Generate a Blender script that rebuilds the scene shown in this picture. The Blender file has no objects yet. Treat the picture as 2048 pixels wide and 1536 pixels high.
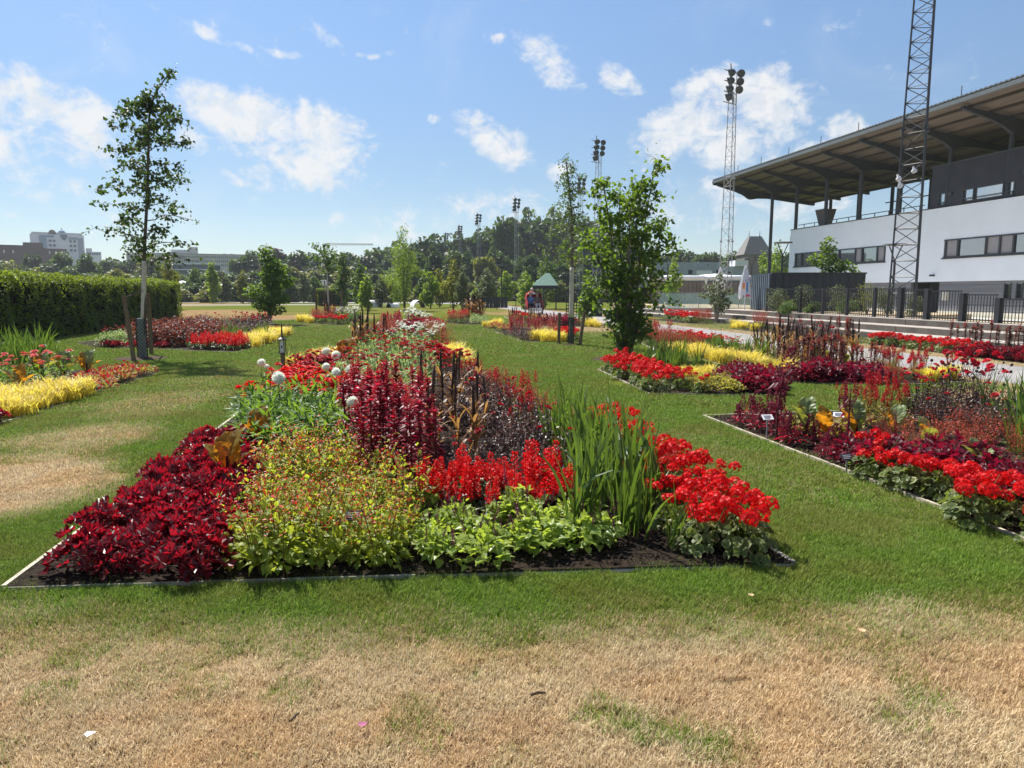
import bpy, bmesh, math, random
import numpy as np
from mathutils import Vector, Matrix

# ---------------------------------------------------------------- camera, sky, sun, exposure
SC = bpy.context.scene
COL = SC.collection
R = math.radians
FPX, HZ, EYE = 1420.0, 186.0, 1.6          # focal length and horizon offset in photo pixels, eye height in metres
PITCH = math.atan(HZ / FPX)
cam = bpy.data.cameras.new('camera'); cam_o = bpy.data.objects.new('camera', cam); COL.objects.link(cam_o)
cam.sensor_width = 36; cam.lens = FPX / 2048 * 36; cam.clip_end = 6000; cam.clip_start = 0.05
cam_o.location = (0, 0, EYE); cam_o.rotation_euler = (R(90) - PITCH, 0, 0)
SC.camera = cam_o
SUN_EL, SUN_AZ = R(55), R(38)              # azimuth: to the left of straight ahead
SUN = Vector((-math.sin(SUN_AZ) * math.cos(SUN_EL), math.cos(SUN_AZ) * math.cos(SUN_EL), math.sin(SUN_EL)))
sl = bpy.data.lights.new('sun', 'SUN'); sl.energy = 4.9; sl.angle = R(0.55); sl.color = (1.0, 0.95, 0.87)
so = bpy.data.objects.new('sun', sl); COL.objects.link(so); so.rotation_euler = SUN.to_track_quat('Z', 'Y').to_euler()
SC.view_settings.view_transform = 'Standard'; SC.view_settings.look = 'None'
SC.view_settings.exposure = 0.92; SC.view_settings.gamma = 1
SC.view_settings.use_curve_mapping = False
SC.render.engine = 'CYCLES'
cy = SC.cycles
cy.max_bounces = 7; cy.diffuse_bounces = 3; cy.glossy_bounces = 3; cy.transmission_bounces = 4; cy.transparent_max_bounces = 8
cy.use_denoising = True; cy.caustics_reflective = False; cy.caustics_refractive = False
cy.sample_clamp_indirect = 6

def G(px, py, z=0.0):                      # where the sight line through a photo pixel meets the plane at height z
    xc = (px - 1024) / FPX; yc = (768 - py) / FPX
    Y = math.cos(PITCH) + yc * math.sin(PITCH); Z = -math.sin(PITCH) + yc * math.cos(PITCH)
    t = (EYE - z) / -Z
    return (xc * t, Y * t)

def azel(px, py):
    xc = (px - 1024) / FPX; yc = (768 - py) / FPX
    Y = math.cos(PITCH) + yc * math.sin(PITCH); Z = -math.sin(PITCH) + yc * math.cos(PITCH)
    return math.atan2(xc, Y), math.atan2(Z, math.hypot(xc, Y))

W = bpy.data.worlds.new('World'); SC.world = W; W.use_nodes = True
NT = W.node_tree; NT.nodes.clear()
class NB:                                   # short-hand for building node trees
    def __init__(s, nt): s.t = nt
    def n(s, typ, **kw):
        x = s.t.nodes.new(typ)
        for k, v in kw.items(): setattr(x, k, v)
        return x
    def l(s, a, b): s.t.links.new(a, b)
    def put(s, sock, v):
        if hasattr(v, 'is_output') or isinstance(v, bpy.types.NodeSocket): s.l(v, sock)
        else: sock.default_value = v
    def m(s, op, a, b=0.0, c=None, clamp=False):
        x = s.n('ShaderNodeMath', operation=op, use_clamp=clamp)
        s.put(x.inputs[0], a); s.put(x.inputs[1], b)
        if c is not None: s.put(x.inputs[2], c)
        return x.outputs[0]
    def mix(s, f, a, b):
        x = s.n('ShaderNodeMix', data_type='RGBA')
        s.put(x.inputs[0], f); s.put(x.inputs[6], a); s.put(x.inputs[7], b)
        return x.outputs[2]
    def sm(s, v, lo, hi):
        x = s.n('ShaderNodeMapRange', interpolation_type='SMOOTHSTEP')
        s.put(x.inputs[0], v); s.put(x.inputs[1], lo); s.put(x.inputs[2], hi)
        return x.outputs[0]
    def noise(s, vec, scale, detail=4, rough=0.55, w=None, dist=0.0):
        x = s.n('ShaderNodeTexNoise'); s.l(vec, x.inputs['Vector'])
        x.inputs['Scale'].default_value = scale; x.inputs['Detail'].default_value = detail
        x.inputs['Roughness'].default_value = rough; x.inputs['Distortion'].default_value = dist
        return x.outputs[0]
b = NB(NT)
sky = b.n('ShaderNodeTexSky', sky_type='NISHITA', sun_disc=False)
sky.sun_elevation = SUN_EL; sky.sun_rotation = -SUN_AZ
sky.air_density = 1.0; sky.dust_density = 0.25; sky.ozone_density = 1.6; sky.altitude = 0
tc = b.n('ShaderNodeTexCoord')
sx = b.n('ShaderNodeSeparateXYZ'); b.l(tc.outputs['Generated'], sx.inputs[0])
az = b.m('ARCTAN2', sx.outputs[0], sx.outputs[1])
el = b.m('ARCSINE', sx.outputs[2])
cv = b.n('ShaderNodeCombineXYZ'); b.l(az, cv.inputs[0]); b.l(b.m('MULTIPLY', el, 1.25), cv.inputs[1])
wob = b.noise(cv.outputs[0], 9, 3)
wob2 = b.noise(tc.outputs['Generated'], 7, 3)
azw = b.m('ADD', az, b.m('MULTIPLY', b.m('SUBTRACT', wob, 0.5), 0.05))
elw = b.m('ADD', el, b.m('MULTIPLY', b.m('SUBTRACT', wob2, 0.5), 0.05))
CLOUDS = [  # photo pixel centre, radii, tilt (degrees, clockwise positive), weight
 (70, 215, 115, 62, 15, 1), (150, 275, 80, 45, 20, .9), (20, 290, 60, 60, 0, .6), (60, 370, 130, 40, 5, .55), (180, 380, 60, 30, 0, .45),
 (410, 205, 80, 34, 12, .95), (520, 240, 110, 58, 10, 1), (640, 270, 100, 52, 15, 1), (600, 330, 135, 45, 8, .85), (540, 360, 85, 28, 0, .7), (380, 278, 34, 26, 40, .8), (660, 350, 60, 30, 10, .8),
 (960, 262, 60, 34, 25, .95), (1010, 295, 62, 36, 20, .95), (880, 240, 24, 11, 20, .8),
 (1100, 130, 75, 34, 25, .75), (1130, 165, 40, 25, 10, .7), (1245, 155, 68, 24, 20, .85), (1005, 88, 14, 10, 0, .6),
 (1440, 180, 85, 45, 0, .95), (1540, 200, 75, 62, 10, 1), (1390, 250, 90, 55, 0, 1), (1480, 280, 120, 60, 0, 1), (1320, 290, 75, 40, -10, .85), (1290, 330, 60, 20, 0, .6),
 (1695, 255, 42, 30, 0, .9), (1625, 298, 55, 20, -10, .85), (1440, 400, 160, 60, 0, .55), (1110, 335, 28, 22, 0, .8),
 (420, 65, 85, 12, 22, .62), (570, 107, 36, 9, 0, .6), (738, 111, 20, 7, 0, .6), (360, 36, 30, 10, 15, .6), (170, 190, 16, 8, 0, .5), (640, 70, 50, 14, 30, .45),
 (800, 430, 170, 26, -5, .5), (980, 415, 150, 34, -8, .6), (530, 405, 48, 9, 0, .5), (770, 470, 120, 16, 0, .45), (1060, 420, 90, 34, 0, .6), (250, 420, 180, 26, 0, .4), (1600, 420, 120, 40, 0, .45)]
acc = None
for (px, py, rx, ry, tilt, wt) in CLOUDS:
    a0, e0 = azel(px, py); ta = R(tilt); ca, sa = math.cos(ta), math.sin(ta)
    dx = b.m('SUBTRACT', azw, a0); dy = b.m('SUBTRACT', e0, elw)
    p = b.m('ADD', b.m('MULTIPLY', dx, ca / (rx / FPX)), b.m('MULTIPLY', dy, sa / (rx / FPX)))
    q = b.m('ADD', b.m('MULTIPLY', dx, -sa / (ry / FPX)), b.m('MULTIPLY', dy, ca / (ry / FPX)))
    d = b.m('ADD', b.m('MULTIPLY', p, p), b.m('MULTIPLY', q, q))
    v = b.m('MULTIPLY', b.m('SUBTRACT', 1.0, b.m('MULTIPLY', d, 0.6)), wt)
    acc = v if acc is None else b.m('MAXIMUM', acc, v)
# the same broken cumulus goes on all round, outside the part of the sky in view
far_n = b.noise(tc.outputs['Generated'], 3.2, 2)
away = b.sm(b.m('ABSOLUTE', az), 0.68, 0.95)
high = b.sm(el, 0.52, 0.75)
acc = b.m('MAXIMUM', acc, b.m('MULTIPLY', b.m('MAXIMUM', away, high), b.sm(far_n, 0.52, 0.66)))
fine = b.noise(cv.outputs[0], 17, 10, 0.62, dist=0.5)
finer = b.noise(cv.outputs[0], 60, 6, 0.6, dist=0.3)
fn = b.m('ADD', b.m('MULTIPLY', b.m('SUBTRACT', fine, 0.5), 2.5), b.m('MULTIPLY', b.m('SUBTRACT', finer, 0.5), 1.1))
dens = b.m('ADD', b.m('MINIMUM', b.m('MAXIMUM', acc, -0.6), 1.0), fn)
mask = b.m('MULTIPLY', b.sm(dens, 0.26, 1.1), 0.95)
thin = b.m('MULTIPLY', b.sm(b.noise(cv.outputs[0], 5, 6, 0.6, dist=1.0), 0.5, 0.75), 0.15)
mask = b.m('MAXIMUM', mask, thin)
sh = b.n('ShaderNodeVectorMath', operation='ADD'); b.l(cv.outputs[0], sh.inputs[0]); sh.inputs[1].default_value = (-.010, .020, 0)
fine2 = b.noise(sh.outputs[0], 17, 10, 0.62, dist=0.5)          # the same billows a step nearer the sun: thicker there means shaded here
core = b.sm(dens, 0.55, 1.5)
lum = b.sm(b.m('SUBTRACT', fine2, fine), -0.05, 0.09)
ccol = b.mix(b.m('MULTIPLY', core, lum), (5.4, 5.45, 5.5, 1), (3.9, 4.3, 4.8, 1))
tint = b.n('ShaderNodeMix', data_type='RGBA', blend_type='MULTIPLY'); tint.inputs[0].default_value = 1.0; b.l(sky.outputs[0], tint.inputs[6]); b.l(b.mix(b.sm(el, 0.10, 0.40), (.55, .60, .65, 1), (.73, .81, .87, 1)), tint.inputs[7])
bgc = b.mix(mask, tint.outputs[2], ccol)
SKY_TINT = b.n('ShaderNodeBackground'); b.l(bgc, SKY_TINT.inputs[0]); SKY_TINT.inputs[1].default_value = 0.088
wo = b.n('ShaderNodeOutputWorld'); b.l(SKY_TINT.outputs[0], wo.inputs[0])

# ---------------------------------------------------------------- geometry helpers
rng = np.random.default_rng(7)
def U(a, c, n=None): return rng.uniform(a, c, n)
class Geo:
    def __init__(s): s.v = []; s.f = []; s.a = []; s.m = []; s.n = 0
    def add(s, V, F, a=0.5, mat=0):
        V = np.asarray(V, float).reshape(-1, 3)
        if not isinstance(F, (list, tuple)) or (len(F) and np.isscalar(F[0][0])): 
            groups = {}
            for f in (F.tolist() if isinstance(F, np.ndarray) else F): groups.setdefault(len(f), []).append(f)
            F = [np.array(g) for g in groups.values()]
        s.v.append(V); s.a.append(np.broadcast_to(np.asarray(a, float), (len(V),)))
        for f in F:
            s.f.append(np.asarray(f) + s.n); s.m.append(np.full(len(f), mat))
        s.n += len(V)
        return s
    def box(s, x0, x1, y0, y1, z0, z1, mat=0, a=0.5):
        V = [(x0,y0,z0),(x1,y0,z0),(x1,y1,z0),(x0,y1,z0),(x0,y0,z1),(x1,y0,z1),(x1,y1,z1),(x0,y1,z1)]
        return s.add(V, np.array([(0,3,2,1),(4,5,6,7),(0,1,5,4),(1,2,6,5),(2,3,7,6),(3,0,4,7)]), a, mat)
    def prism(s, poly, z0, z1, mat=0, a=0.5):
        n = len(poly); V = [(x, y, z0) for x, y in poly] + [(x, y, z1) for x, y in poly]
        F = [tuple(range(n - 1, -1, -1)), tuple(range(n, 2 * n))] + [(i, (i + 1) % n, n + (i + 1) % n, n + i) for i in range(n)]
        return s.add(V, F, a, mat)
    def tube(s, P, r, k=6, mat=0, a=0.5, cap=True):
        P = np.asarray(P, float); n = len(P); r = np.broadcast_to(np.asarray(r, float), (n,))
        T = np.gradient(P, axis=0); T /= np.linalg.norm(T, axis=1)[:, None] + 1e-9
        ref = np.array([0.0, 0, 1]) if abs(T[0][2]) < 0.9 else np.array([1.0, 0, 0])
        X = np.cross(T, ref); X /= np.linalg.norm(X, axis=1)[:, None] + 1e-9
        Yv = np.cross(T, X); ang = np.arange(k) * 2 * math.pi / k
        V = P[:, None] + r[:, None, None] * (np.cos(ang)[None, :, None] * X[:, None] + np.sin(ang)[None, :, None] * Yv[:, None])
        i = np.arange(n - 1)[:, None] * k; j = np.arange(k)[None]; j2 = (j + 1) % k
        Q = np.stack([i + j, i + j2, i + k + j2, i + k + j], -1).reshape(-1, 4)
        F = [Q]
        if cap: F += [np.array([tuple(range(k - 1, -1, -1))]), np.array([tuple(range((n - 1) * k, n * k))])]
        return s.add(V.reshape(-1, 3), F, a, mat)
    def lathe(s, prof, k=12, c=(0, 0, 0), mat=0, a=0.5):
        n = len(prof); ang = np.arange(k) * 2 * math.pi / k
        V = np.array([[(c[0] + r * math.cos(t), c[1] + r * math.sin(t), c[2] + z) for t in ang] for r, z in prof]).reshape(-1, 3)
        i = np.arange(n - 1)[:, None] * k; j = np.arange(k)[None]; j2 = (j + 1) % k
        return s.add(V, [np.stack([i + j, i + j2, i + k + j2, i + k + j], -1).reshape(-1, 4)], a, mat)
    def put(s, T, P, B, S, a=0.5, mat=0, tv=0.0):      # many copies of a small template at once
        V, F = T; P = np.asarray(P, float); n = len(P)
        if n == 0: return s
        S = np.asarray(S, float)
        if S.ndim == 0: S = np.full(n, float(S))
        S3 = S if S.ndim == 2 else np.repeat(S[:, None], 3, 1)
        W_ = P[:, None] + np.einsum('nij,nkj->nki', B, V[None] * S3[:, None])
        k = len(V); av = (np.broadcast_to(np.asarray(a, float), (n,))[:, None] + np.broadcast_to(np.asarray(tv, float), (k,))[None]).ravel()
        Fs = [(f[None] + (np.arange(n) * k)[:, None, None]).reshape(-1, f.shape[1]) for f in F]
        return s.add(W_.reshape(-1, 3), Fs, av, mat)
    def join(s, o, M=None, moff=0):
        M = np.eye(4) if M is None else np.asarray(M)
        for V, a in zip(o.v, o.a): s.v.append(V @ M[:3, :3].T + M[:3, 3]); s.a.append(a)
        for f, m in zip(o.f, o.m): s.f.append(f + s.n); s.m.append(m + moff)
        s.n += o.n; return s
    def mesh(s, name, mats, smooth=False):
        me = bpy.data.meshes.new(name)
        if not isinstance(mats, (list, tuple)): mats = [mats]
        for m in mats: me.materials.append(m)
        if not s.v: return me
        V = np.concatenate(s.v); L = np.concatenate([f.reshape(-1) for f in s.f])
        tot = np.concatenate([np.full(len(f), f.shape[1]) for f in s.f])
        st = np.concatenate([[0], np.cumsum(tot)[:-1]])
        me.vertices.add(len(V)); me.vertices.foreach_set('co', V.astype(np.float32).ravel())
        me.loops.add(len(L)); me.loops.foreach_set('vertex_index', L.astype(np.int32))
        me.polygons.add(len(tot)); me.polygons.foreach_set('loop_start', st.astype(np.int32))
        me.polygons.foreach_set('material_index', np.concatenate(s.m).astype(np.int32))
        me.polygons.foreach_set('use_smooth', np.full(len(tot), bool(smooth)))
        at = me.attributes.new('var', 'FLOAT', 'POINT'); at.data.foreach_set('value', np.concatenate(s.a).astype(np.float32))
        me.update(calc_edges=True); 
        return me
def ob(name, me, parent=None, loc=None, rz=None, sc=None):
    o = bpy.data.objects.new(name, me); COL.objects.link(o)
    if parent is not None: o.parent = parent
    if loc is not None: o.location = loc
    if rz is not None: o.rotation_euler = (0, 0, rz)
    if sc is not None: o.scale = (sc, sc, sc) if np.isscalar(sc) else sc
    return o
def tag(o, label=None, cat=None, group=None, kind=None):
    if label: o['label'] = label
    if cat: o['category'] = cat
    if group: o['group'] = group
    if kind: o['kind'] = kind
    return o
def norm(a): return a / (np.linalg.norm(a, axis=-1, keepdims=True) + 1e-9)
def basis(d, up=None):                         # frames whose y axis runs along d and z axis near up
    d = norm(np.asarray(d, float)); n = len(d)
    if up is None: up = np.tile([0.0, 0, 1], (n, 1))
    x = np.cross(d, up); bad = np.linalg.norm(x, axis=1) < 1e-3; x[bad] = [1, 0, 0]; x = norm(x)
    return np.stack([x, d, np.cross(x, d)], 2)
def rdir(n): return norm(rng.normal(size=(n, 3)))
def T_(V, F): 
    g = {}
    for f in F: g.setdefault(len(f), []).append(f)
    return (np.array(V, float), [np.array(x) for x in g.values()])
OVAL = T_([(0,0,0),(-.3,.4,.07),(.3,.4,.07),(0,.5,0),(-.19,.78,.03),(.19,.78,.03),(0,1,-.12)], [(0,3,1),(0,2,3),(1,3,4),(3,2,5),(4,3,6),(3,5,6)])
HEART = T_([(0,.08,0),(-.3,0,.05),(-.42,.35,.1),(0,.45,-.02),(.42,.35,.1),(.3,0,.05),(0,1,-.16)], [(0,3,1),(1,3,2),(2,3,6),(3,4,6),(3,5,4),(0,5,3)])
LEAF2 = T_([(0,0,0),(-.33,.5,.1),(0,1,-.05),(.33,.5,.1)], [(0,3,2),(0,2,1)])
LANCE = T_([(0,0,0),(-.15,.35,.06),(0,.4,0),(.15,.35,.06),(0,1,-.22)], [(0,2,1),(0,3,2),(1,2,4),(2,3,4)])
CARD = T_([(-.5,0,0),(.5,0,.1),(.45,1,0),(-.45,1,.12)], [(0,1,2,3)])
PETAL = T_([(0,0,0),(-.35,.6,.1),(0,1,.02),(.35,.6,.1)], [(0,3,2,1)])
def fan(lobes, cup, ruff, notch, start=0.35):
    V = [(0, 0, 0)]; n = lobes * 2
    for i in range(n + 1):
        t = start + (2 * math.pi - 2 * start) * i / n - math.pi / 2
        r = 1 if i % 2 else notch
        V.append((r * math.cos(t), r * math.sin(t), cup * r + ruff * (1 if i % 2 else -1) + ruff * .8 * math.sin(i * 1.7)))
    return T_(V, [(0, i, i + 1) for i in range(1, n + 1)])
HEUCH = fan(9, 0.14, 0.17, 0.74)
ROUND = fan(6, 0.28, 0.05, 0.93)
def blades(g, P, azm, L, lean, w, K=4, arch=0.0, mat=0, a=0.5, tw=0.3, flat=0.6):
    n = len(P); P = np.asarray(P, float); t = np.linspace(0, 1, K + 1)
    azm, L, lean, w = (np.broadcast_to(np.asarray(q, float), (n,)) for q in (azm, L, lean, w))
    arch = np.broadcast_to(np.asarray(arch, float), (n,))
    ang = lean[:, None] * (0.35 + 0.65 * t)[None] + arch[:, None] * (t ** 2)[None]
    dx = np.sin(ang); dz = np.cos(ang); st = L[:, None] / K
    hx = np.concatenate([np.zeros((n, 1)), np.cumsum((dx[:, 1:] + dx[:, :-1]) / 2 * st, 1)], 1)
    hz = np.concatenate([np.zeros((n, 1)), np.cumsum((dz[:, 1:] + dz[:, :-1]) / 2 * st, 1)], 1)
    C = P[:, None] + np.stack([hx * np.cos(azm)[:, None], hx * np.sin(azm)[:, None], hz], 2)
    sd = azm + math.pi / 2 + U(-tw, tw, n)
    wd = w[:, None] * np.clip(np.minimum(flat + 1.3 * t, (1 - t) * 2.4 + 0.02), 0, 1)[None] / 2
    sv = np.stack([np.cos(sd), np.sin(sd), np.zeros(n)], 1)[:, None] * wd[:, :, None]
    V = np.stack([C - sv, C + sv], 2).reshape(n, -1, 3); k = 2 * (K + 1)
    f = np.array([(2 * i, 2 * i + 1, 2 * i + 3, 2 * i + 2) for i in range(K)])
    F = (f[None] + (np.arange(n) * k)[:, None, None]).reshape(-1, 4)
    g.add(V.reshape(-1, 3), [F], np.repeat(np.broadcast_to(np.asarray(a, float), (n,)), k), mat)
    return C[:, -1]
def inside(poly, X, Y):
    poly = np.asarray(poly); c = np.zeros(np.shape(X), bool); j = len(poly) - 1
    for i in range(len(poly)):
        xi, yi = poly[i]; xj, yj = poly[j]
        hit = ((yi > Y) != (yj > Y)) & (X < (xj - xi) * (Y - yi) / ((yj - yi) or 1e-9) + xi)
        c ^= hit; j = i
    return c
_lat = np.random.default_rng(3).random((64, 64))
def vnoise(X, Y, s):
    x = np.asarray(X) * s + 100; y = np.asarray(Y) * s + 100
    i = np.floor(x).astype(int); j = np.floor(y).astype(int); u = x - i; v = y - j
    u = u * u * (3 - 2 * u); v = v * v * (3 - 2 * v); q = lambda a, c: _lat[a % 64, c % 64]
    return (q(i, j) * (1 - u) + q(i + 1, j) * u) * (1 - v) + (q(i, j + 1) * (1 - u) + q(i + 1, j + 1) * u) * v
def fbm(X, Y, s, o=4):
    r = 0; w = 0.5
    for k in range(o): r = r + w * vnoise(X, Y, s * 2 ** k + .13 * k); w /= 2
    return r / (1 - 0.5 ** o)
def sstep(x, lo, hi):
    t = np.clip((np.asarray(x) - lo) / (hi - lo), 0, 1); return t * t * (3 - 2 * t)

# ---------------------------------------------------------------- materials
def newmat(name):
    m = bpy.data.materials.new(name); m.use_nodes = True; m.node_tree.nodes.clear()
    q = NB(m.node_tree); out = q.n('ShaderNodeOutputMaterial')
    return m, q, out
def mat(name, col, rough=0.6, spec=0.4, metal=0.0, var=0.12, scale=6.0, bump=0.0, bscale=40.0, col2=None, streak=None):
    m, q, out = newmat(name)
    p = q.n('ShaderNodeBsdfPrincipled'); q.l(p.outputs[0], out.inputs[0])
    p.inputs['Roughness'].default_value = rough; p.inputs['Metallic'].default_value = metal
    p.inputs['Specular IOR Level'].default_value = spec
    tc = q.n('ShaderNodeTexCoord'); vec = tc.outputs['Object']
    if streak:
        mp = q.n('ShaderNodeMapping'); mp.inputs['Scale'].default_value = streak; q.l(vec, mp.inputs[0]); vec = mp.outputs[0]
    nz = q.noise(vec, scale, 5, 0.6)
    oi = q.n('ShaderNodeObjectInfo')
    f = q.m('ADD', q.sm(nz, 0.3, 0.7), q.m('MULTIPLY', q.m('SUBTRACT', oi.outputs['Random'], 0.5), 0.5), clamp=True)
    c = tuple(col) + (1,)
    lo = tuple(x * (1 - var) for x in col) + (1,) if col2 is None else tuple(col2) + (1,)
    hi = tuple(min(1, x * (1 + var)) for x in col) + (1,) if col2 is None else c
    q.l(q.mix(f, lo, hi), p.inputs['Base Color'])
    if bump:
        bp = q.n('ShaderNodeBump'); bp.inputs['Strength'].default_value = bump; bp.inputs['Distance'].default_value = 0.02
        q.l(q.noise(vec, bscale, 4), bp.inputs['Height']); q.l(bp.outputs[0], p.inputs['Normal'])
    return m
def leafm(name, c1, c2, tr, amt=0.35, rough=0.5, spec=0.35, c3=None):
    m, q, out = newmat(name)
    at = q.n('ShaderNodeAttribute'); at.attribute_name = 'var'
    oi = q.n('ShaderNodeObjectInfo')
    f = q.m('ADD', at.outputs['Fac'], q.m('MULTIPLY', q.m('SUBTRACT', oi.outputs['Random'], 0.5), 0.5), clamp=True)
    c = q.mix(f, tuple(c1) + (1,), tuple(c2) + (1,))
    if c3: c = q.mix(q.sm(f, 0.8, 0.95), c, tuple(c3) + (1,))
    p = q.n('ShaderNodeBsdfPrincipled'); q.l(c, p.inputs['Base Color'])
    p.inputs['Roughness'].default_value = rough; p.inputs['Specular IOR Level'].default_value = spec
    t = q.n('ShaderNodeBsdfTranslucent'); q.l(q.mix(f, tuple(tr) + (1,), tuple(min(1, x * 1.3) for x in tr) + (1,)), t.inputs[0])
    mx = q.n('ShaderNodeMixShader'); mx.inputs[0].default_value = amt
    q.l(p.outputs[0], mx.inputs[1]); q.l(t.outputs[0], mx.inputs[2]); q.l(mx.outputs[0], out.inputs[0])
    return m
# ---------------------------------------------------------------- beds, path and terrace outlines (metres)
TH = math.atan(0.1775)                       # the park's axis leans left of the view
def PU(u, Y): return (u - 0.1775 * Y, Y)
BEDS = {
 'nearest': [(-2.74,3.64),(1.66,3.99),(.35,9.3),(-.95,15.2),(-1.4,18),(-2.9,27.5),(-3.2,33),(-5.6,33),(-3.9,18.6),(-4.85,17.4),(-3.45,8.3)],
 'right': [(2.45,9.0),(3.29,4.38),(3.5,3.2),(8.3,4.05),(6.6,9.75)],
 'hazel': [(1.75,14.4),(2.15,10.95),(4.1,10.8),(4.45,11.6),(4.0,14.6),(3.0,16.0)],
 'long': [(3.9,19.4),(4.45,16.5),(4.75,13.5),(4.95,12.3),(7.2,12.1),(8.2,12.5),(6.75,20),(5.3,28),(4.0,25.5)],
 'kerb': [PU(14.4,21.5),PU(14.1,15.5),PU(14.0,10.5),PU(16.2,10.5),PU(16.3,19.5),PU(15.6,21.5)],
 'step': [PU(14.4,23.5),PU(15.6,22.8),PU(16.3,24),PU(16.3,31),PU(14.3,30)],
 'glass': [PU(14.6,34),PU(16.2,34),PU(16.2,41),PU(14.6,40)],
 'leftnear': [(-5.9,6.5),(-6.97,14.0),(-8.2,14.3),(-11.8,13.6),(-13,6.5)],
 'hedge': [(-11.9,20.2),(-8.9,19.2),(-7.2,18.5),(-7.6,23.4),(-8.4,26.7),(-10.5,31),(-14,31),(-13.5,22)],
 'sign': [(-11.2,37),(-7.9,33),(-8.2,39),(-9.5,46),(-12,46)],
 'birch': [(-1.3,31.5),(.35,22.4),(2.2,22.1),(1.9,24.5),(1.0,30),(-.6,33)],
 'trike': [(.2,37),(1.0,33),(3.9,31),(3.9,36),(1.5,44),(-.5,45)],
 'far': [(-3.4,36),(-2.0,33.5),(-1.2,34),(-1.5,42),(-4.0,45)],
}
PATH = [PU(10.8,2), PU(13.4,2), PU(13.4,60), PU(13.2,84), PU(12.5,101), (-70,112), (-70,103), PU(6,91.5), PU(9.3,84), PU(10.6,70)]
WALK = [(-60, 74), (-17, 82), (-14.0, 86), (-30, 84), (-60, 79)]
TREE_RINGS = [(-8.77, 16.75, .62), (2.62, 16.5, .8), (1.76, 21.1, .3), (-11.5, 33.8, .5)]
def dryness(X, Y):
    n = fbm(X, Y, 1.1) - .5; n2 = fbm(X + 40, Y, .35) - .5; n3 = fbm(X, Y - 60, 4.0, 3) - .5
    edge = 3.42 - .16 * sstep(X, .2, 1.6) + .12 * sstep(X, 1.9, 2.6)
    front = 1 - sstep(Y + n * .75, edge - .62, edge + .22)
    front *= .95 - .40 * sstep(n2 + .5 * n, .0, .22) * sstep(X, -.6, 1.0) - .38 * sstep(n3, .10, .27) * sstep(n2, -.25, .1)
    front *= 1 - .75 * sstep(vnoise(X * 1.0, Y * 1.5, 5.5), .80, .93)
    def blob(x, y, rx, ry, k, t=0.0):
        ca, sa = math.cos(t), math.sin(t); dx, dy = X - x, Y - y
        d = ((dx * ca + dy * sa) / rx) ** 2 + ((-dx * sa + dy * ca) / ry) ** 2
        return k * (1 - sstep(d + n * 1.3, .15, 1.25))
    D = front
    for q in (blob(-4.3, 5.6, 1.15, 1.5, .95, .15), blob(-4.6, 7.7, .9, 1.0, .62, .15), blob(-5.0, 10.0, 1.0, 1.6, .42, .15), blob(-5.4, 13, .9, 2.2, .28),
              blob(7.6, 10.4, 1.5, 1.1, .95, .3), blob(9.3, 9.0, 1.0, 4.0, .8, .18), blob(-13.5, 44, 6, 5.5, .95), blob(-26, 50, 11, 12, 1.0),
              blob(2.0, 3.15, .7, .35, .6), blob(3.3, 30.5, 2.6, 4.2, .75, .17), blob(-10.4, 33.2, 1.6, 1.4, .5), blob(-5, 62, 26, 17, .32), blob(3, 52, 7, 8, .6, .17),
              blob(1.9, 7.0, .6, 1.3, .22), blob(0.2, 17.5, .5, .35, .35), blob(-1, 150, 60, 45, .5), blob(-60, 70, 30, 40, .9)):
        D = np.maximum(D, q)
    u = X + .1775 * Y
    strip = np.maximum(1 - sstep(np.abs(u - 10.6) + n * .5, .1, .6), 1 - sstep(np.abs(u - 13.75) + n * .5, .15, .75)) * sstep(Y, 6, 9)
    D = np.maximum(D, strip * .8); D = np.maximum(D, (1 - sstep(np.abs(u - 15), .8, 2.2)) * .35)
    D = np.maximum(D, .06 + .42 * n2 + .2 * n)
    D = np.maximum(D, sstep(Y + 9 * n, 44, 62) * .22)
    return np.clip(D, 0, 1)

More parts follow.
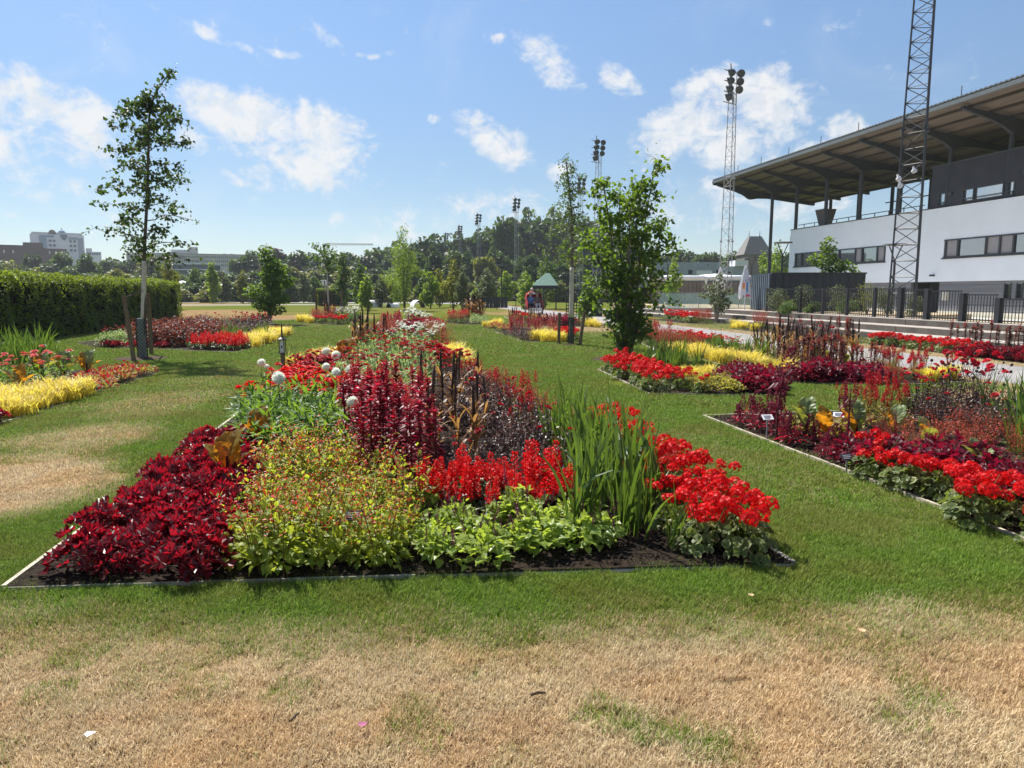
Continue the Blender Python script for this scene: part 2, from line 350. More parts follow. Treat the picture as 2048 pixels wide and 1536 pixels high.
def grass_shader(name, inst, blade):
    m, q, out = newmat(name)
    at = q.n('ShaderNodeAttribute', attribute_type='INSTANCER' if inst else 'GEOMETRY'); at.attribute_name = 'dry'
    geo = q.n('ShaderNodeNewGeometry'); pos = geo.outputs['Position']
    dry = at.outputs['Fac']
    n1 = q.noise(pos, 9, 4); n2 = q.noise(pos, 1.6, 4); n3 = q.noise(pos, 38, 3)
    dry = q.m('ADD', dry, q.m('MULTIPLY', q.m('SUBTRACT', n1, 0.5), 0.45))
    if blade:
        v = q.n('ShaderNodeAttribute'); v.attribute_name = 'var'; vv = v.outputs['Fac']
        f = q.sm(q.m('SUBTRACT', dry, q.m('MULTIPLY', vv, 0.75)), -0.12, 0.3)
    else:
        vv = n3; f = q.sm(q.m('ADD', dry, q.m('MULTIPLY', q.m('SUBTRACT', n3, 0.5), 0.5)), 0.15, 0.75)
    g = q.mix(vv, (.078, .160, .013, 1), (.235, .36, .040, 1))
    g = q.mix(q.sm(n2, .35, .7), g, q.mix(vv, (.115, .155, .018, 1), (.26, .285, .055, 1)))
    d = q.mix(vv, (.47, .35, .20, 1), (.86, .73, .49, 1))
    d = q.mix(q.sm(n2, .42, .62), d, q.mix(vv, (.48, .325, .175, 1), (.86, .67, .41, 1)))
    br = q.m('ADD', .72, q.m('MULTIPLY', q.noise(pos, 2.3, 5, .65), .56)); hv = q.n('ShaderNodeHueSaturation'); q.l(d, hv.inputs['Color']); q.l(br, hv.inputs['Value']); d = hv.outputs[0]
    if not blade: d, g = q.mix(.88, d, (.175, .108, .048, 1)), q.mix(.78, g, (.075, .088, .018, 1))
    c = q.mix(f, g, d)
    p = q.n('ShaderNodeBsdfPrincipled'); q.l(c, p.inputs['Base Color'])
    p.inputs['Roughness'].default_value = .6 if blade else 1.0; p.inputs['Specular IOR Level'].default_value = .25 if blade else 0.0
    if blade:
        t = q.n('ShaderNodeBsdfTranslucent'); q.l(c, t.inputs[0])
        mx = q.n('ShaderNodeMixShader'); mx.inputs[0].default_value = .35
        q.l(p.outputs[0], mx.inputs[1]); q.l(t.outputs[0], mx.inputs[2]); q.l(mx.outputs[0], out.inputs[0])
    else:
        bp = q.n('ShaderNodeBump'); bp.inputs['Strength'].default_value = .8; bp.inputs['Distance'].default_value = .04
        q.l(q.noise(pos, 24, 5, .7), bp.inputs['Height']); q.l(bp.outputs[0], p.inputs['Normal'])
        q.l(p.outputs[0], out.inputs[0])
    return m
# ground sheet out to the horizon, fine near the viewer
def ax(lo, hi, st, far): 
    a = np.arange(lo, hi + 1e-6, st); k = np.geomspace(1.0, far, 16)
    return np.concatenate([lo - k[::-1], a, hi + k])
gx = ax(-16, 14, .16, 2600); gy = np.concatenate([-np.geomspace(1, 900, 10)[::-1], np.arange(0, 24, .14), np.arange(24, 70, .6), 70 + np.geomspace(1, 3000, 22)])
GX, GY = np.meshgrid(gx, gy)
gv = np.stack([GX.ravel(), GY.ravel(), 0.015 * (fbm(GX, GY, .5) - .5).ravel() * sstep(60 - GY, 0, 40).ravel()], 1)
nx, ny = len(gx), len(gy); ii = (np.arange(ny - 1)[:, None] * nx + np.arange(nx - 1)[None]).ravel()
g = Geo().add(gv, [np.stack([ii, ii + 1, ii + nx + 1, ii + nx], 1)])
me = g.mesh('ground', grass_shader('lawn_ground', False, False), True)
at = me.attributes.new('dry', 'FLOAT', 'POINT'); at.data.foreach_set('value', dryness(gv[:, 0], gv[:, 1]).astype(np.float32))
tag(ob('ground', me), 'mown park lawn with green strips and scorched straw coloured patches', 'lawn', kind='structure')

# grass blades on the near lawn: clumps scattered by geometry nodes
def blocked(X, Y):
    bad = inside(PATH, X, Y) | ((X + .1775 * Y > 16.55) & (Y < 60))
    for k, p in BEDS.items(): bad |= inside(p, X, Y)
    for (x, y, r) in TREE_RINGS: bad |= (X - x) ** 2 + (Y - y) ** 2 < r * r
    return bad
MB = grass_shader('grass_blades', True, True)
def grass_zone(y0, y1, step, size, nb, w, L, lean=1.0):
    src = bpy.data.collections.new('grass_clumps')
    for k in range(4):
        g = Geo(); P = np.stack([U(-size / 2, size / 2, nb), U(-size / 2, size / 2, nb), np.full(nb, -.004)], 1)
        blades(g, P, U(0, 6.283, nb), U(.55, 1.1, nb) * L, np.abs(rng.normal(0, .55, nb)) * lean + .1, U(.7, 1.2, nb) * w, K=2, arch=U(.1, 1.0, nb), a=U(0, 1, nb), flat=.9)
        src.objects.link(bpy.data.objects.new('grass_clump', g.mesh('grass_clump', MB)))
    Y = np.arange(y0, y1, step); pts = []
    for y in Y:
        hw = y * .78 + .6; x = np.arange(-hw, hw, step); pts.append(np.stack([x + U(-.5, .5, len(x)) * step, y + U(-.5, .5, len(x)) * step, np.zeros(len(x))], 1))
    P = np.concatenate(pts); P = P[~blocked(P[:, 0], P[:, 1])]
    me = bpy.data.meshes.new('grass'); me.vertices.add(len(P)); me.vertices.foreach_set('co', P.astype(np.float32).ravel())
    D = dryness(P[:, 0], P[:, 1])
    tall = U(.75, 1.15, len(P)) * (1 - .15 * D) * (1 + .25 * (fbm(P[:, 0], P[:, 1], 3.0) - .5))
    for nm, v in (('dry', D), ('size', tall), ('turn', U(0, 6.283, len(P)))):
        a = me.attributes.new(nm, 'FLOAT', 'POINT'); a.data.foreach_set('value', v.astype(np.float32))
    me.materials.append(MB)
    o = ob('grass', me); tag(o, 'short mown grass blades, green near the beds and straw dry in the open', 'grass', kind='stuff')
    nt = bpy.data.node_groups.new('scatter_grass', 'GeometryNodeTree')
    nt.interface.new_socket('Geometry', in_out='INPUT', socket_type='NodeSocketGeometry'); nt.interface.new_socket('Geometry', in_out='OUTPUT', socket_type='NodeSocketGeometry')
    q = NB(nt); gi = q.n('NodeGroupInput'); go = q.n('NodeGroupOutput'); ip = q.n('GeometryNodeInstanceOnPoints'); ci = q.n('GeometryNodeCollectionInfo')
    ci.inputs['Collection'].default_value = src; ci.inputs['Separate Children'].default_value = True; ci.inputs['Reset Children'].default_value = True
    def na(nm):
        x = q.n('GeometryNodeInputNamedAttribute', data_type='FLOAT'); x.inputs['Name'].default_value = nm; return x.outputs['Attribute']
    rot = q.n('ShaderNodeCombineXYZ'); q.l(na('turn'), rot.inputs[2])
    q.l(gi.outputs[0], ip.inputs['Points']); q.l(ci.outputs[0], ip.inputs['Instance']); ip.inputs['Pick Instance'].default_value = True
    q.l(rot.outputs[0], ip.inputs['Rotation']); q.l(na('size'), ip.inputs['Scale']); q.l(ip.outputs[0], go.inputs[0])
    md = o.modifiers.new('scatter', 'NODES'); md.node_group = nt
    return o
grass_zone(1.5, 5.2, .10, .2, 290, .0034, .05)
grass_zone(5.2, 9.5, .16, .32, 260, .006, .052)
grass_zone(9.5, 18, .3, .6, 330, .011, .052)
grass_zone(18, 40, .7, 1.4, 420, .026, .055)

# ---------------------------------------------------------------- beds: soil and edging
M_SOIL = mat('soil', (.030, .021, .015), .95, .1, var=.5, scale=30, bump=.9, bscale=60)
M_EDGE = mat('edging', (.42, .38, .30), .8, .2, var=.2, scale=9)
M_MULCH = mat('mulch', (.06, .042, .03), .95, .1, var=.4, scale=25, bump=.8, bscale=50)
from mathutils.geometry import delaunay_2d_cdt
BED_LABEL = {'nearest': 'nearest flower bed, a long planted strip with pale edging running away from the viewer', 'right': 'flower bed cut off by the frame with bare soil at its pointed corner',
 'hazel': 'short bed of geraniums and gladioli beside the many stemmed tree', 'long': 'long bed with a yellow grass band between lawn and path', 'kerb': 'pale edged bed past the path, below the stone steps and beside the fence',
 'step': 'bed of dark bushes and yellow grass at the foot of the steps', 'glass': 'small far bed of red flowers in front of the glass balustrade', 'leftnear': 'bed with yellow grass and pink zinnias in front of the tall hedge',
 'hedge': 'bed of dark bronze plants behind the staked tree at the hedge', 'sign': 'small far bed around the bare young tree with straps', 'birch': 'bed with crimson amaranths just behind the staked birch',
 'trike': 'far bed beside the path where the tricycle rides', 'far': 'far bed of dark millet between the two lawn strips'}
for key, poly in BEDS.items():
    near = min(p[1] for p in poly); sp = .075 if near < 5 else .22 if near < 20 else .7
    P = np.array(poly); x0, y0 = P.min(0); x1, y1 = P.max(0); pts = []
    yy = y0
    while yy < y1:
        s = max(sp, .013 * yy); xs = np.arange(x0, x1, s); pts.append(np.stack([xs + U(-.3, .3, len(xs)) * s, yy + U(-.3, .3, len(xs)) * s], 1)); yy += s
    Q = np.concatenate(pts); c = P.mean(0)
    shr = P + (c - P) * .02
    Q = Q[inside(shr, Q[:, 0], Q[:, 1])]
    vv, _, ff, *_r = delaunay_2d_cdt([Vector(p) for p in poly] + [Vector(q) for q in Q], [(i, (i + 1) % len(poly)) for i in range(len(poly))], [], 1, 1e-5)
    va = np.array([(v.x, v.y) for v in vv]); z = .012 + .035 * (fbm(va[:, 0], va[:, 1], 5, 3) - .3) + .02 * (fbm(va[:, 0], va[:, 1], 19, 2) - .5)
    root = ob('flower_bed', None); root.location = (c[0], c[1], 0)
    tag(root, BED_LABEL[key], 'flower bed', 'flower beds set into the lawn')
    g = Geo().add(np.column_stack([va - c, z]), [np.array([tuple(f) for f in ff])])
    ob('soil', g.mesh('soil', M_SOIL), root)
    for i in range(len(poly)):
        a = P[i] - c; d = P[(i + 1) % len(poly)] - P[i]; Ln = np.hypot(*d); t = d / Ln; k = max(1, round(Ln / 2.4)); nrm = np.array([-t[1], t[0]])
        for j in range(k):
            s, e = a + t * (Ln * j / k + .004), a + t * (Ln * (j + 1) / k - .004); w = nrm * (.014 if near > 5 else .018)
            h = (.02 if near < 5 else .016) + U(-.010, .010)
            g = Geo().prism([tuple(s - w * .4), tuple(e - w * .4), tuple(e + w), tuple(s + w)], -.03, h + .0004 * i)
            ob('edging_board', g.mesh('edging_board', M_EDGE), root)
# loose crumbs of soil where the bare earth shows
for key, strip_, n in (('nearest', [(-2.68,3.70),(1.6,4.02),(1.5,4.75),(-2.6,4.6)], 3600), ('right', [(2.55,8.9),(3.28,4.6),(3.9,4.6),(3.6,8.9)], 2200)):
    P = np.array(strip_); Q = np.column_stack([U(P[:, 0].min(), P[:, 0].max(), n * 2), U(P[:, 1].min(), P[:, 1].max(), n * 2)]); Q = Q[inside(strip_, Q[:, 0], Q[:, 1])][:n]; n = len(Q)
    OCT = T_([(1,0,0),(0,1,0),(-1,0,0),(0,-1,0),(.2,.1,.8),(-.1,.2,-.8)], [(0,1,4),(1,2,4),(2,3,4),(3,0,4),(1,0,5),(2,1,5),(3,2,5),(0,3,5)])
    g = Geo().put(OCT, np.column_stack([Q, np.full(n, .022) + .035 * (fbm(Q[:, 0], Q[:, 1], 5, 3) - .3)]), basis(rdir(n)), U(.004, .017, n) [:, None] * U(.6, 1.2, (n, 3)))
    root = [o for o in COL.objects if o.name.startswith('flower_bed') and o.get('label') == BED_LABEL[key]][0]
    o = ob('soil_crumbs', g.mesh('soil_crumbs', M_SOIL), root, tuple(-root.location)); tag(o, kind='stuff')
for (x, y, r) in TREE_RINGS:
    n = 26; g = Geo(); V = [(0, 0, .05)]; F = []
    for k, rr in enumerate((.5, .85, 1.05)):
        for i in range(n):
            t = i * 2 * math.pi / n; q = r * rr * (1 + U(-.07, .07)); V.append((q * math.cos(t), q * math.sin(t), (.045, .03, -.01)[k] + U(-.012, .012)))
    F += [(0, 1 + i, 1 + (i + 1) % n) for i in range(n)]
    for k in range(2): F += [(1 + k * n + i, 1 + (k + 1) * n + i, 1 + (k + 1) * n + (i + 1) % n, 1 + k * n + (i + 1) % n) for i in range(n)]
    g.add(V, F); tag(ob('soil_ring', g.mesh('soil_ring', M_MULCH), loc=(x, y, 0)), 'bare soil ring round a tree foot', 'soil', kind='structure')

# ---------------------------------------------------------------- path, terrace, steps
M_ASPH = mat('asphalt', (.26, .25, .245), .9, .2, var=.16, scale=1.2, bump=.25, bscale=160)
M_GRAVEL = mat('pale_gravel', (.36, .33, .29), .95, .1, var=.12, scale=3)
def sheet(name, poly, z, m, label, cat):
    g = Geo().add([(x, y, z) for x, y in poly], [np.array([tuple(range(len(poly)))])])
    return tag(ob(name, g.mesh(name, m)), label, cat, kind='structure')
sheet('path', PATH, .02, M_ASPH, 'grey asphalt park path running along the steps', 'path')
sheet('gravel_walk', WALK, .02, M_GRAVEL, 'pale gravel walk across the far dry lawn', 'path')
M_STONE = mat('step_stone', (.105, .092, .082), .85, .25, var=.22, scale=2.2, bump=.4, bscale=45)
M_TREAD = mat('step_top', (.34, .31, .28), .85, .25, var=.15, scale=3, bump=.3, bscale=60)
def axis_root(u, label, cat, name):
    r = ob(name, None, loc=(u, 0, 0), rz=TH); return tag(r, label, cat)
K = 1 / math.cos(TH)
st = axis_root(16.6, 'three low grey stone seating steps along the path', 'steps', 'stone_steps')
blk = {}
for k in range(3):
    y = 9 + .7 * k
    while y < 60:
        Ln = 3.0
        if k not in blk:
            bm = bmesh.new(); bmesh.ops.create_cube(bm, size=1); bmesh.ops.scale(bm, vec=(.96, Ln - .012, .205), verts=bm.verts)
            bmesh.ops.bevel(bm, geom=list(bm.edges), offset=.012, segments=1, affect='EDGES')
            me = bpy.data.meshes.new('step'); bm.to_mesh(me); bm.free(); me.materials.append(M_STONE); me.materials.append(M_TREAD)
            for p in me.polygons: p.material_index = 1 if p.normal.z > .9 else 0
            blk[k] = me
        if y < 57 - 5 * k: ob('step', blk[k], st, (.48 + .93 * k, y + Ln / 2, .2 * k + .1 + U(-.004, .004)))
        y += Ln
M_DRYTOP = mat('terrace_top', (.36, .29, .19), .95, .1, var=.3, scale=1.5, bump=.5, bscale=30)
tp = [PU(19.3, 6), PU(20.6, 6), PU(20.6, 29), PU(25.5, 31), PU(26.5, 60), PU(18.9, 60), PU(18.9, 55)]
g = Geo().prism(tp, -.2, .6)
tag(ob('terrace', g.mesh('terrace', M_DRYTOP)), 'raised dry terrace above the stone steps', 'terrace', kind='structure')

M_BOUNCE = mat('bounce_pale', (.46, .44, .41), .9, .2, var=.1, scale=1.0)  # added pale ground sheet, bounces sunlight up onto the shaded stadium wall
sheet('bounce_sheet', [PU(20.7, 6), PU(35.8, 6), PU(35.8, 62), PU(27, 60), PU(25.6, 31), PU(20.7, 29)], .02, M_BOUNCE, 'added pale sheet between fence and stadium that bounces light onto the wall', 'reflector')
# ---------------------------------------------------------------- stadium building
AF = 35.9
def bl(px, a=AF): return K * FPX * a / (px - 772)
M_WHITE = mat('white_render', (.90, .93, .96), .85, .2, var=.03, scale=.6)
M_DARK = mat('dark_panel', (.045, .045, .055), .6, .3, var=.15, scale=1)
M_FRAME = mat('frame_grey', (.055, .062, .068), .5, .4, var=.1)
M_CLAD = mat('grey_cladding', (.20, .20, .215), .7, .3, var=.1, scale=.8, streak=(1, .3, 6))
M_PLINTH = mat('plinth', (.62, .58, .48), .9, .2, var=.1, scale=2)
M_STEEL = mat('dark_steel', (.035, .04, .045), .5, .45, var=.15)
M_ROOFU = mat('roof_boards', (.165, .135, .11), .8, .2, var=.22, scale=1.5, streak=(4, .25, 1))
M_ROOFT = mat('roof_metal', (.11, .125, .13), .45, .5, var=.08)
M_BLIND = mat('blind', (.36, .34, .34), .8, .2, var=.05)
def glassm(name, tint, refl):
    m, q, out = newmat(name)
    p = q.n('ShaderNodeBsdfPrincipled'); p.inputs['Base Color'].default_value = tint + (1,); p.inputs['Roughness'].default_value = .15
    gl = q.n('ShaderNodeBsdfGlossy'); gl.inputs['Color'].default_value = (.85, .92, .95, 1); gl.inputs['Roughness'].default_value = .02
    mx = q.n('ShaderNodeMixShader'); mx.inputs[0].default_value = refl
    q.l(p.outputs[0], mx.inputs[1]); q.l(gl.outputs[0], mx.inputs[2]); q.l(mx.outputs[0], out.inputs[0]); return m
M_GLASS = glassm('window_glass', (.03, .035, .04), .36)
bd = axis_root(AF, 'white and dark grey sports stand building with a big overhanging roof', 'building', 'stadium_building')
def bp(name, m, *boxes, parent=None):
    g = Geo(); [g.box(*q) for q in boxes]; return ob(name, g.mesh(name, m), parent or bd)
y_far, y_near = bl(1571), 12.0
s1 = (bl(1760), bl(1581)); s2 = (32.0, bl(1874)); z0, z1 = 3.69, 4.85
bp('wall', M_WHITE, (0, .35, y_near, y_far, 2.2, z0), (0, .35, y_near, y_far, z1, 6.9), (0, .35, y_near, s2[0], z0, z1), (0, .35, s2[1], s1[0], z0, z1), (0, .35, s1[1], y_far, z0, z1), (.35, 9, y_far - .3, y_far, 0, 6.9))
bp('coping', M_FRAME, (-.04, .4, bl(1845) + .1, y_far + .04, 6.9, 6.97))
bp('end_pier', M_WHITE, (.5, 1.6, y_far + .05, y_far + .9, .3, 6.5))
def strip(a, c, cuts, blinds):
    w = ob('window', None, bd)
    bp('frame', M_FRAME, (-.03, .1, a, c, z0, z0 + .09), (-.03, .1, a, c, z1 - .08, z1), *[(-.028, .1, q - .06, q + .06, z0 + .09, z1 - .08) for q in cuts], parent=w)
    bp('sill', M_FRAME, (-.09, .0, a - .05, c + .1, z0 - .07, z0 - .002), parent=w)
    for i in range(len(cuts) - 1):
        lo, hi = sorted((cuts[i], cuts[i + 1])); g = Geo().box(.06, .09, lo + .062, hi - .062, z0 + .092, z1 - .082)
        ob('pane', g.mesh('pane', M_BLIND if blinds[i] else M_GLASS), w)
strip(*s1, [bl(p) - (.06 if p == 1582 else 0) for p in (1582, 1595, 1618, 1643, 1668, 1700, 1713, 1743, 1758)], (0, 0, 1, 0, 0, 1, 0, 1))
strip(*s2, [bl(p) for p in (1877, 1901, 1956, 1983, 2010, 2070)] + [32.1], (1, 0, 1, 1, 0, 1))
y_d = bl(1837)
d_open = (bl(1998), bl(1899)); sm_o = (bl(1866), bl(1852)); zb, zt = 7.08, 7.86
bp('upper_storey', M_DARK, (.12, .5, y_near, d_open[0], 6.97, 9.57), (.12, .5, d_open[1], sm_o[0], 6.97, 9.57), (.12, .5, sm_o[1], y_d, 6.97, 9.57),
   (.12, .5, d_open[0], d_open[1], 6.97, zb), (.12, .5, d_open[0], d_open[1], zt, 9.57), (.12, .5, sm_o[0], sm_o[1], 6.97, zb), (.12, .5, sm_o[0], sm_o[1], zt, 9.57), (.5, 7, y_d - .3, y_d, 6.97, 9.57))
bp('coping', M_FRAME, (.06, .56, y_near, y_d + .05, 9.57, 9.66))
for (a, c, cuts) in ((d_open[0], d_open[1], [bl(p) for p in (1998, 1977, 1920, 1899)]), (sm_o[0], sm_o[1], list(sm_o))):
    w = ob('window', None, bd); n = len(cuts)
    bp('frame', M_FRAME, (.1, .2, a, c, zb, zb + .05), (.1, .2, a, c, zt - .05, zt), *[(.103, .2, q - .05, q + .05, zb + .05, zt - .05) for q in cuts], parent=w)
    for i in range(n - 1):
        lo, hi = sorted(cuts[i:i + 2]); ob('pane', Geo().box(.22, .24, lo + .03, hi - .03, zb + .03, zt - .03).mesh('pane', glassm('pale_glass', (.25, .27, .29), .5)), w)
    bp('guard_rail', M_FRAME, (.02, .05, a, c, zb + .16, zb + .2), (.02, .05, a, a + .04, 6.97, zb + .16), (.02, .05, c - .04, c, 6.97, zb + .16), parent=w)
# lower storey: boards, plinth, doorway
dr = (bl(1868), bl(1812)); tiny = [(bl(2011), bl(1997)), (bl(2035), bl(2021))]
bp('plinth', M_PLINTH, (.06, .4, y_near, dr[0], -.05, .32), (.06, .4, dr[1], y_far, -.05, .32))
h = 2.2 - .32; nb = 9
for seg in ((y_near, tiny[1][0]), (tiny[1][1], tiny[0][0]), (tiny[0][1], dr[0]), (dr[1], y_far), tiny[0], tiny[1]):
    for k in range(nb):
        za, zc = .32 + h * k / nb, .32 + h * (k + 1) / nb - .018
        if seg in tiny and 1.2 < (za + zc) / 2 < 2.02: continue
        g = Geo().box(.1, .3, seg[0], seg[1], za, zc); g.box(.16, .3, seg[0], seg[1], zc, zc + .018); ob('plank', g.mesh('plank', M_CLAD), bd)
for (a, c) in tiny:
    w = ob('window', None, bd)
    bp('frame', M_STEEL, (.02, .1, a - .05, c + .05, 1.14, 1.2), (.06, .2, a, a + .06, 1.2, 2.05), (.06, .2, c - .06, c, 1.2, 2.05), parent=w)
    ob('pane', Geo().box(.2, .24, a + .06, c - .06, 1.2, 2.05).mesh('pane', M_GLASS), w)
bp('doorway', M_STEEL, (1.5, 1.6, dr[0], dr[1], -.05, 2.2), (.3, 1.5, dr[0] - .1, dr[0], -.05, 2.2), (.3, 1.5, dr[1], dr[1] + .1, -.05, 2.2), (.1, 1.5, dr[0], dr[1], 2.15, 2.2))
bp('wall_box', M_PLINTH, (.02, .1, bl(1888), bl(1876), 1.0, 1.55))
for (px, z) in ((2040, 6.1), (1860, 2.55)): bp('security_camera', M_STEEL, (-.32, 0, bl(px), bl(px) + .12, z, z + .12))
for (px, z) in ((1880, 7.6), (2023, 8.1)): bp('wall_lamp', M_FRAME, (-.02, .12, bl(px), bl(px) + .25, z, z + .2))
# railing on the white wall
g = Geo(); y = y_d + 1
while y < y_far - 1: g.box(.2, .24, y, y + .05, 6.97, 7.25); y += 1.5
g.box(.19, .25, y_d + .6, y_far - .8, 7.25, 7.3); ob('railing', g.mesh('railing', M_FRAME), bd)
g = Geo(); yc = bl(1614); g.add([(s * .32 + 1.1, yc + t * .32, 6.9) for s, t in ((-1,-1),(1,-1),(1,1),(-1,1))] + [(s * .6 + 1.1, yc + t * .6, 8.35) for s, t in ((-1,-1),(1,-1),(1,1),(-1,1))], np.array([(0,3,2,1),(4,5,6,7),(0,1,5,4),(1,2,6,5),(2,3,7,6),(3,0,4,7)]))
ob('vent_cowl', g.mesh('vent_cowl', mat('cowl_metal', (.12, .105, .10), .6, .3)), bd)
# roof: corrugated sheet, boards underneath, purlins, rafters, columns
AE = 32.3; xe = (AE - AF) * math.cos(TH)
rz_ = lambda x: 12.08 - .155 * (x - xe)
ya, yb, xb = 14.0, K * FPX * AE / (1410 - 772), xe + 11
yy = np.arange(ya, yb + .01, .16); wv = np.where(np.arange(len(yy)) % 2, .05, 0)
g = Geo()
for dz in (.0, .07): g.add(np.concatenate([np.column_stack([np.full(len(yy), xe - .12), yy, rz_(xe - .12) + .16 + wv + dz]), np.column_stack([np.full(len(yy), xb), yy, rz_(xb) + .16 + wv + dz])]), [np.array([(i, i + 1, len(yy) + i + 1, len(yy) + i) for i in range(len(yy) - 1)])])
g.add(np.concatenate([np.column_stack([np.full(len(yy), xe - .12), yy, rz_(xe - .12) + .16 + wv + dz]) for dz in (0, .07)]), [np.array([(i, i + 1, len(yy) + i + 1, len(yy) + i) for i in range(len(yy) - 1)])])
ob('roof_sheet', g.mesh('roof_sheet', M_ROOFT), bd)
def slope_box(g, x0, x1, y0, y1, top, bot):
    g.add([(x0,y0,rz_(x0)+bot),(x1,y0,rz_(x1)+bot),(x1,y1,rz_(x1)+bot),(x0,y1,rz_(x0)+bot),(x0,y0,rz_(x0)+top),(x1,y0,rz_(x1)+top),(x1,y1,rz_(x1)+top),(x0,y1,rz_(x0)+top)], np.array([(0,3,2,1),(4,5,6,7),(0,1,5,4),(1,2,6,5),(2,3,7,6),(3,0,4,7)]))
M_PURL = mat('purlin_wood', (.07, .056, .047), .8)
PUR = [xe + q for q in np.linspace(.9, 10.6, 8)]
edges = [xe] + PUR + [xb]
for i in range(len(edges) - 1):
    g = Geo(); slope_box(g, edges[i], edges[i + 1] - .01, ya, yb, .14, .03 + .004 * (i % 2)); ob('roof_board', g.mesh('roof_board', M_ROOFU), bd)
for x in PUR:
    g = Geo(); slope_box(g, x - .06, x + .06, ya, yb - .02, .028, -.12); ob('purlin', g.mesh('purlin', M_PURL), bd)
g = Geo(); slope_box(g, xe - .1, xe - .005, ya, yb + .05, .14, -.1); ob('fascia', g.mesh('fascia', M_ROOFT), bd)
g = Geo(); slope_box(g, xe, xb, yb, yb + .12, .15, -.2); ob('end_fascia', g.mesh('end_fascia', M_STEEL), bd)
cx = .22; YR = [.979 * q for q in (68.9, 64.8, 60.5, 56.2, 51.9, 47.5, 43.0, 38.9, 34.7, 30.5, 26.2, 22)]
prof = [(xe + .35, -.12), (xe + .35, -.30), (-1.4, -.48), (-.5, -.68), (cx - .15, -.95), (cx + .15, -.95), (1.1, -.72), (2.2, -.55), (xb - .3, -.35), (xb - .3, -.12)]
raf = None
for k, Yv in enumerate([yb / K - .25] + YR):
    yk = K * Yv
    if raf is None:
        g = Geo(); n = len(prof); V = [(x, s, rz_(x) + d) for s in (-.11, .11) for x, d in prof]
        top = [(i, (i + 1) % n, n + (i + 1) % n, n + i) for i in range(n)]
        g.add(V, top); 
        for s in (0, n):
            for i in range(1, n // 2): 
                q = (s + i - 1, s + i, s + n - i - 1, s + n - i) if i > 1 else (s + n - 1, s + 0, s + 1, s + n - 2); 
                if i > 1: g.f.append(np.array([q])); g.m.append(np.zeros(1, int))
                else: g.f.append(np.array([q])); g.m.append(np.zeros(1, int))
        raf = g.mesh('rafter', M_STEEL)
    ob('rafter', raf, bd, (0, yk, 0))
    if k == 0: continue
    for (x, zl) in ((cx, .3 if yk > y_far else 6.9), (6.2, .3 if yk > y_far else 6.9)):
        if x > 5 and k > 6: continue
        g = Geo().tube([(x, yk, zl), (x, yk, rz_(x) - (.9 if x < 5 else .45))], .15, 10); ob('column', g.mesh('column', M_STEEL), bd)
    if k < 9: 
        g = Geo().box(xe + .2, xe + .24, yk - .02, yk + .02, rz_(xe) + .2, rz_(xe) + .9); ob('lightning_rod', g.mesh('lightning_rod', M_ROOFT), bd)
    if k in (3, 4, 5):
        g = Geo().box(6.2, 6.3, yk - .8, yk + .8, 8.9, 8.98); ob('lamp_bar', g.mesh('lamp_bar', M_STEEL), bd)
# ---------------------------------------------------------------- trees and hedges
M_BARK = mat('bark', (.13, .105, .08), .9, .15, var=.3, scale=12, bump=.6, bscale=60, streak=(1, 1, .25))
M_BARKG = mat('grey_bark', (.17, .15, .125), .9, .15, var=.3, scale=10, bump=.5, bscale=50)
M_LIMEW = mat('whitewashed_bark', (.55, .50, .42), .9, .15, var=.15, scale=14, bump=.3, bscale=60)
M_WOOD = mat('stake_wood', (.17, .12, .075), .85, .2, var=.3, scale=5, bump=.5, bscale=30, streak=(8, 8, .6))
L_PEAR = leafm('pear_leaf', (.018, .038, .012), (.055, .085, .022), (.10, .17, .02), .3)
L_HAZEL = leafm('hazel_leaf', (.022, .055, .010), (.08, .135, .02), (.23, .37, .025), .38)
L_MID = leafm('mid_leaf', (.022, .05, .012), (.075, .12, .025), (.16, .26, .03), .33)
L_FRESH = leafm('fresh_leaf', (.05, .10, .012), (.14, .21, .03), (.30, .42, .03), .4)
L_GREY = leafm('grey_leaf', (.045, .065, .03), (.13, .155, .075), (.18, .22, .07), .3)
L_YEL = leafm('olive_leaf', (.06, .085, .015), (.17, .18, .035), (.28, .30, .03), .35)
L_DARK = leafm('wood_leaf', (.012, .030, .010), (.045, .078, .020), (.08, .14, .02), .28)
L_WOOD2 = leafm('wood_leaf_light', (.020, .045, .012), (.065, .10, .026), (.12, .19, .025), .3)
L_COP = leafm('copper_leaf', (.02, .016, .013), (.055, .04, .026), (.09, .06, .03), .28)
L_HEDGE = leafm('hedge_leaf', (.012, .028, .008), (.09, .135, .016), (.30, .40, .02), .33)
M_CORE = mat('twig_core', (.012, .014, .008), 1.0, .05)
def crvpath(P, n):
    P = np.asarray(P, float); t = np.linspace(0, len(P) - 1, n); i = np.clip(t.astype(int), 0, len(P) - 2); u = (t - i)[:, None]
    p0 = P[np.clip(i - 1, 0, len(P) - 1)]; p1 = P[i]; p2 = P[i + 1]; p3 = P[np.clip(i + 2, 0, len(P) - 1)]
    return .5 * (2 * p1 + (p2 - p0) * u + (2 * p0 - 5 * p1 + 4 * p2 - p3) * u ** 2 + (3 * p1 - p0 - 3 * p2 + p3) * u ** 3)
def leaves_on(gl, pts, per, spread, T, size, droop=.4, a0=.5):
    n = len(pts) * per
    P = np.repeat(pts, per, 0) + rng.normal(0, spread, (n, 3)); d = rdir(n); d[:, 2] -= droop
    up = rdir(n) * .8; up[:, 2] += .8
    gl.put(T, P, basis(d, norm(up)), U(.65, 1.2, n) * size, np.clip(a0 + rng.normal(0, .22, n), 0, 1))
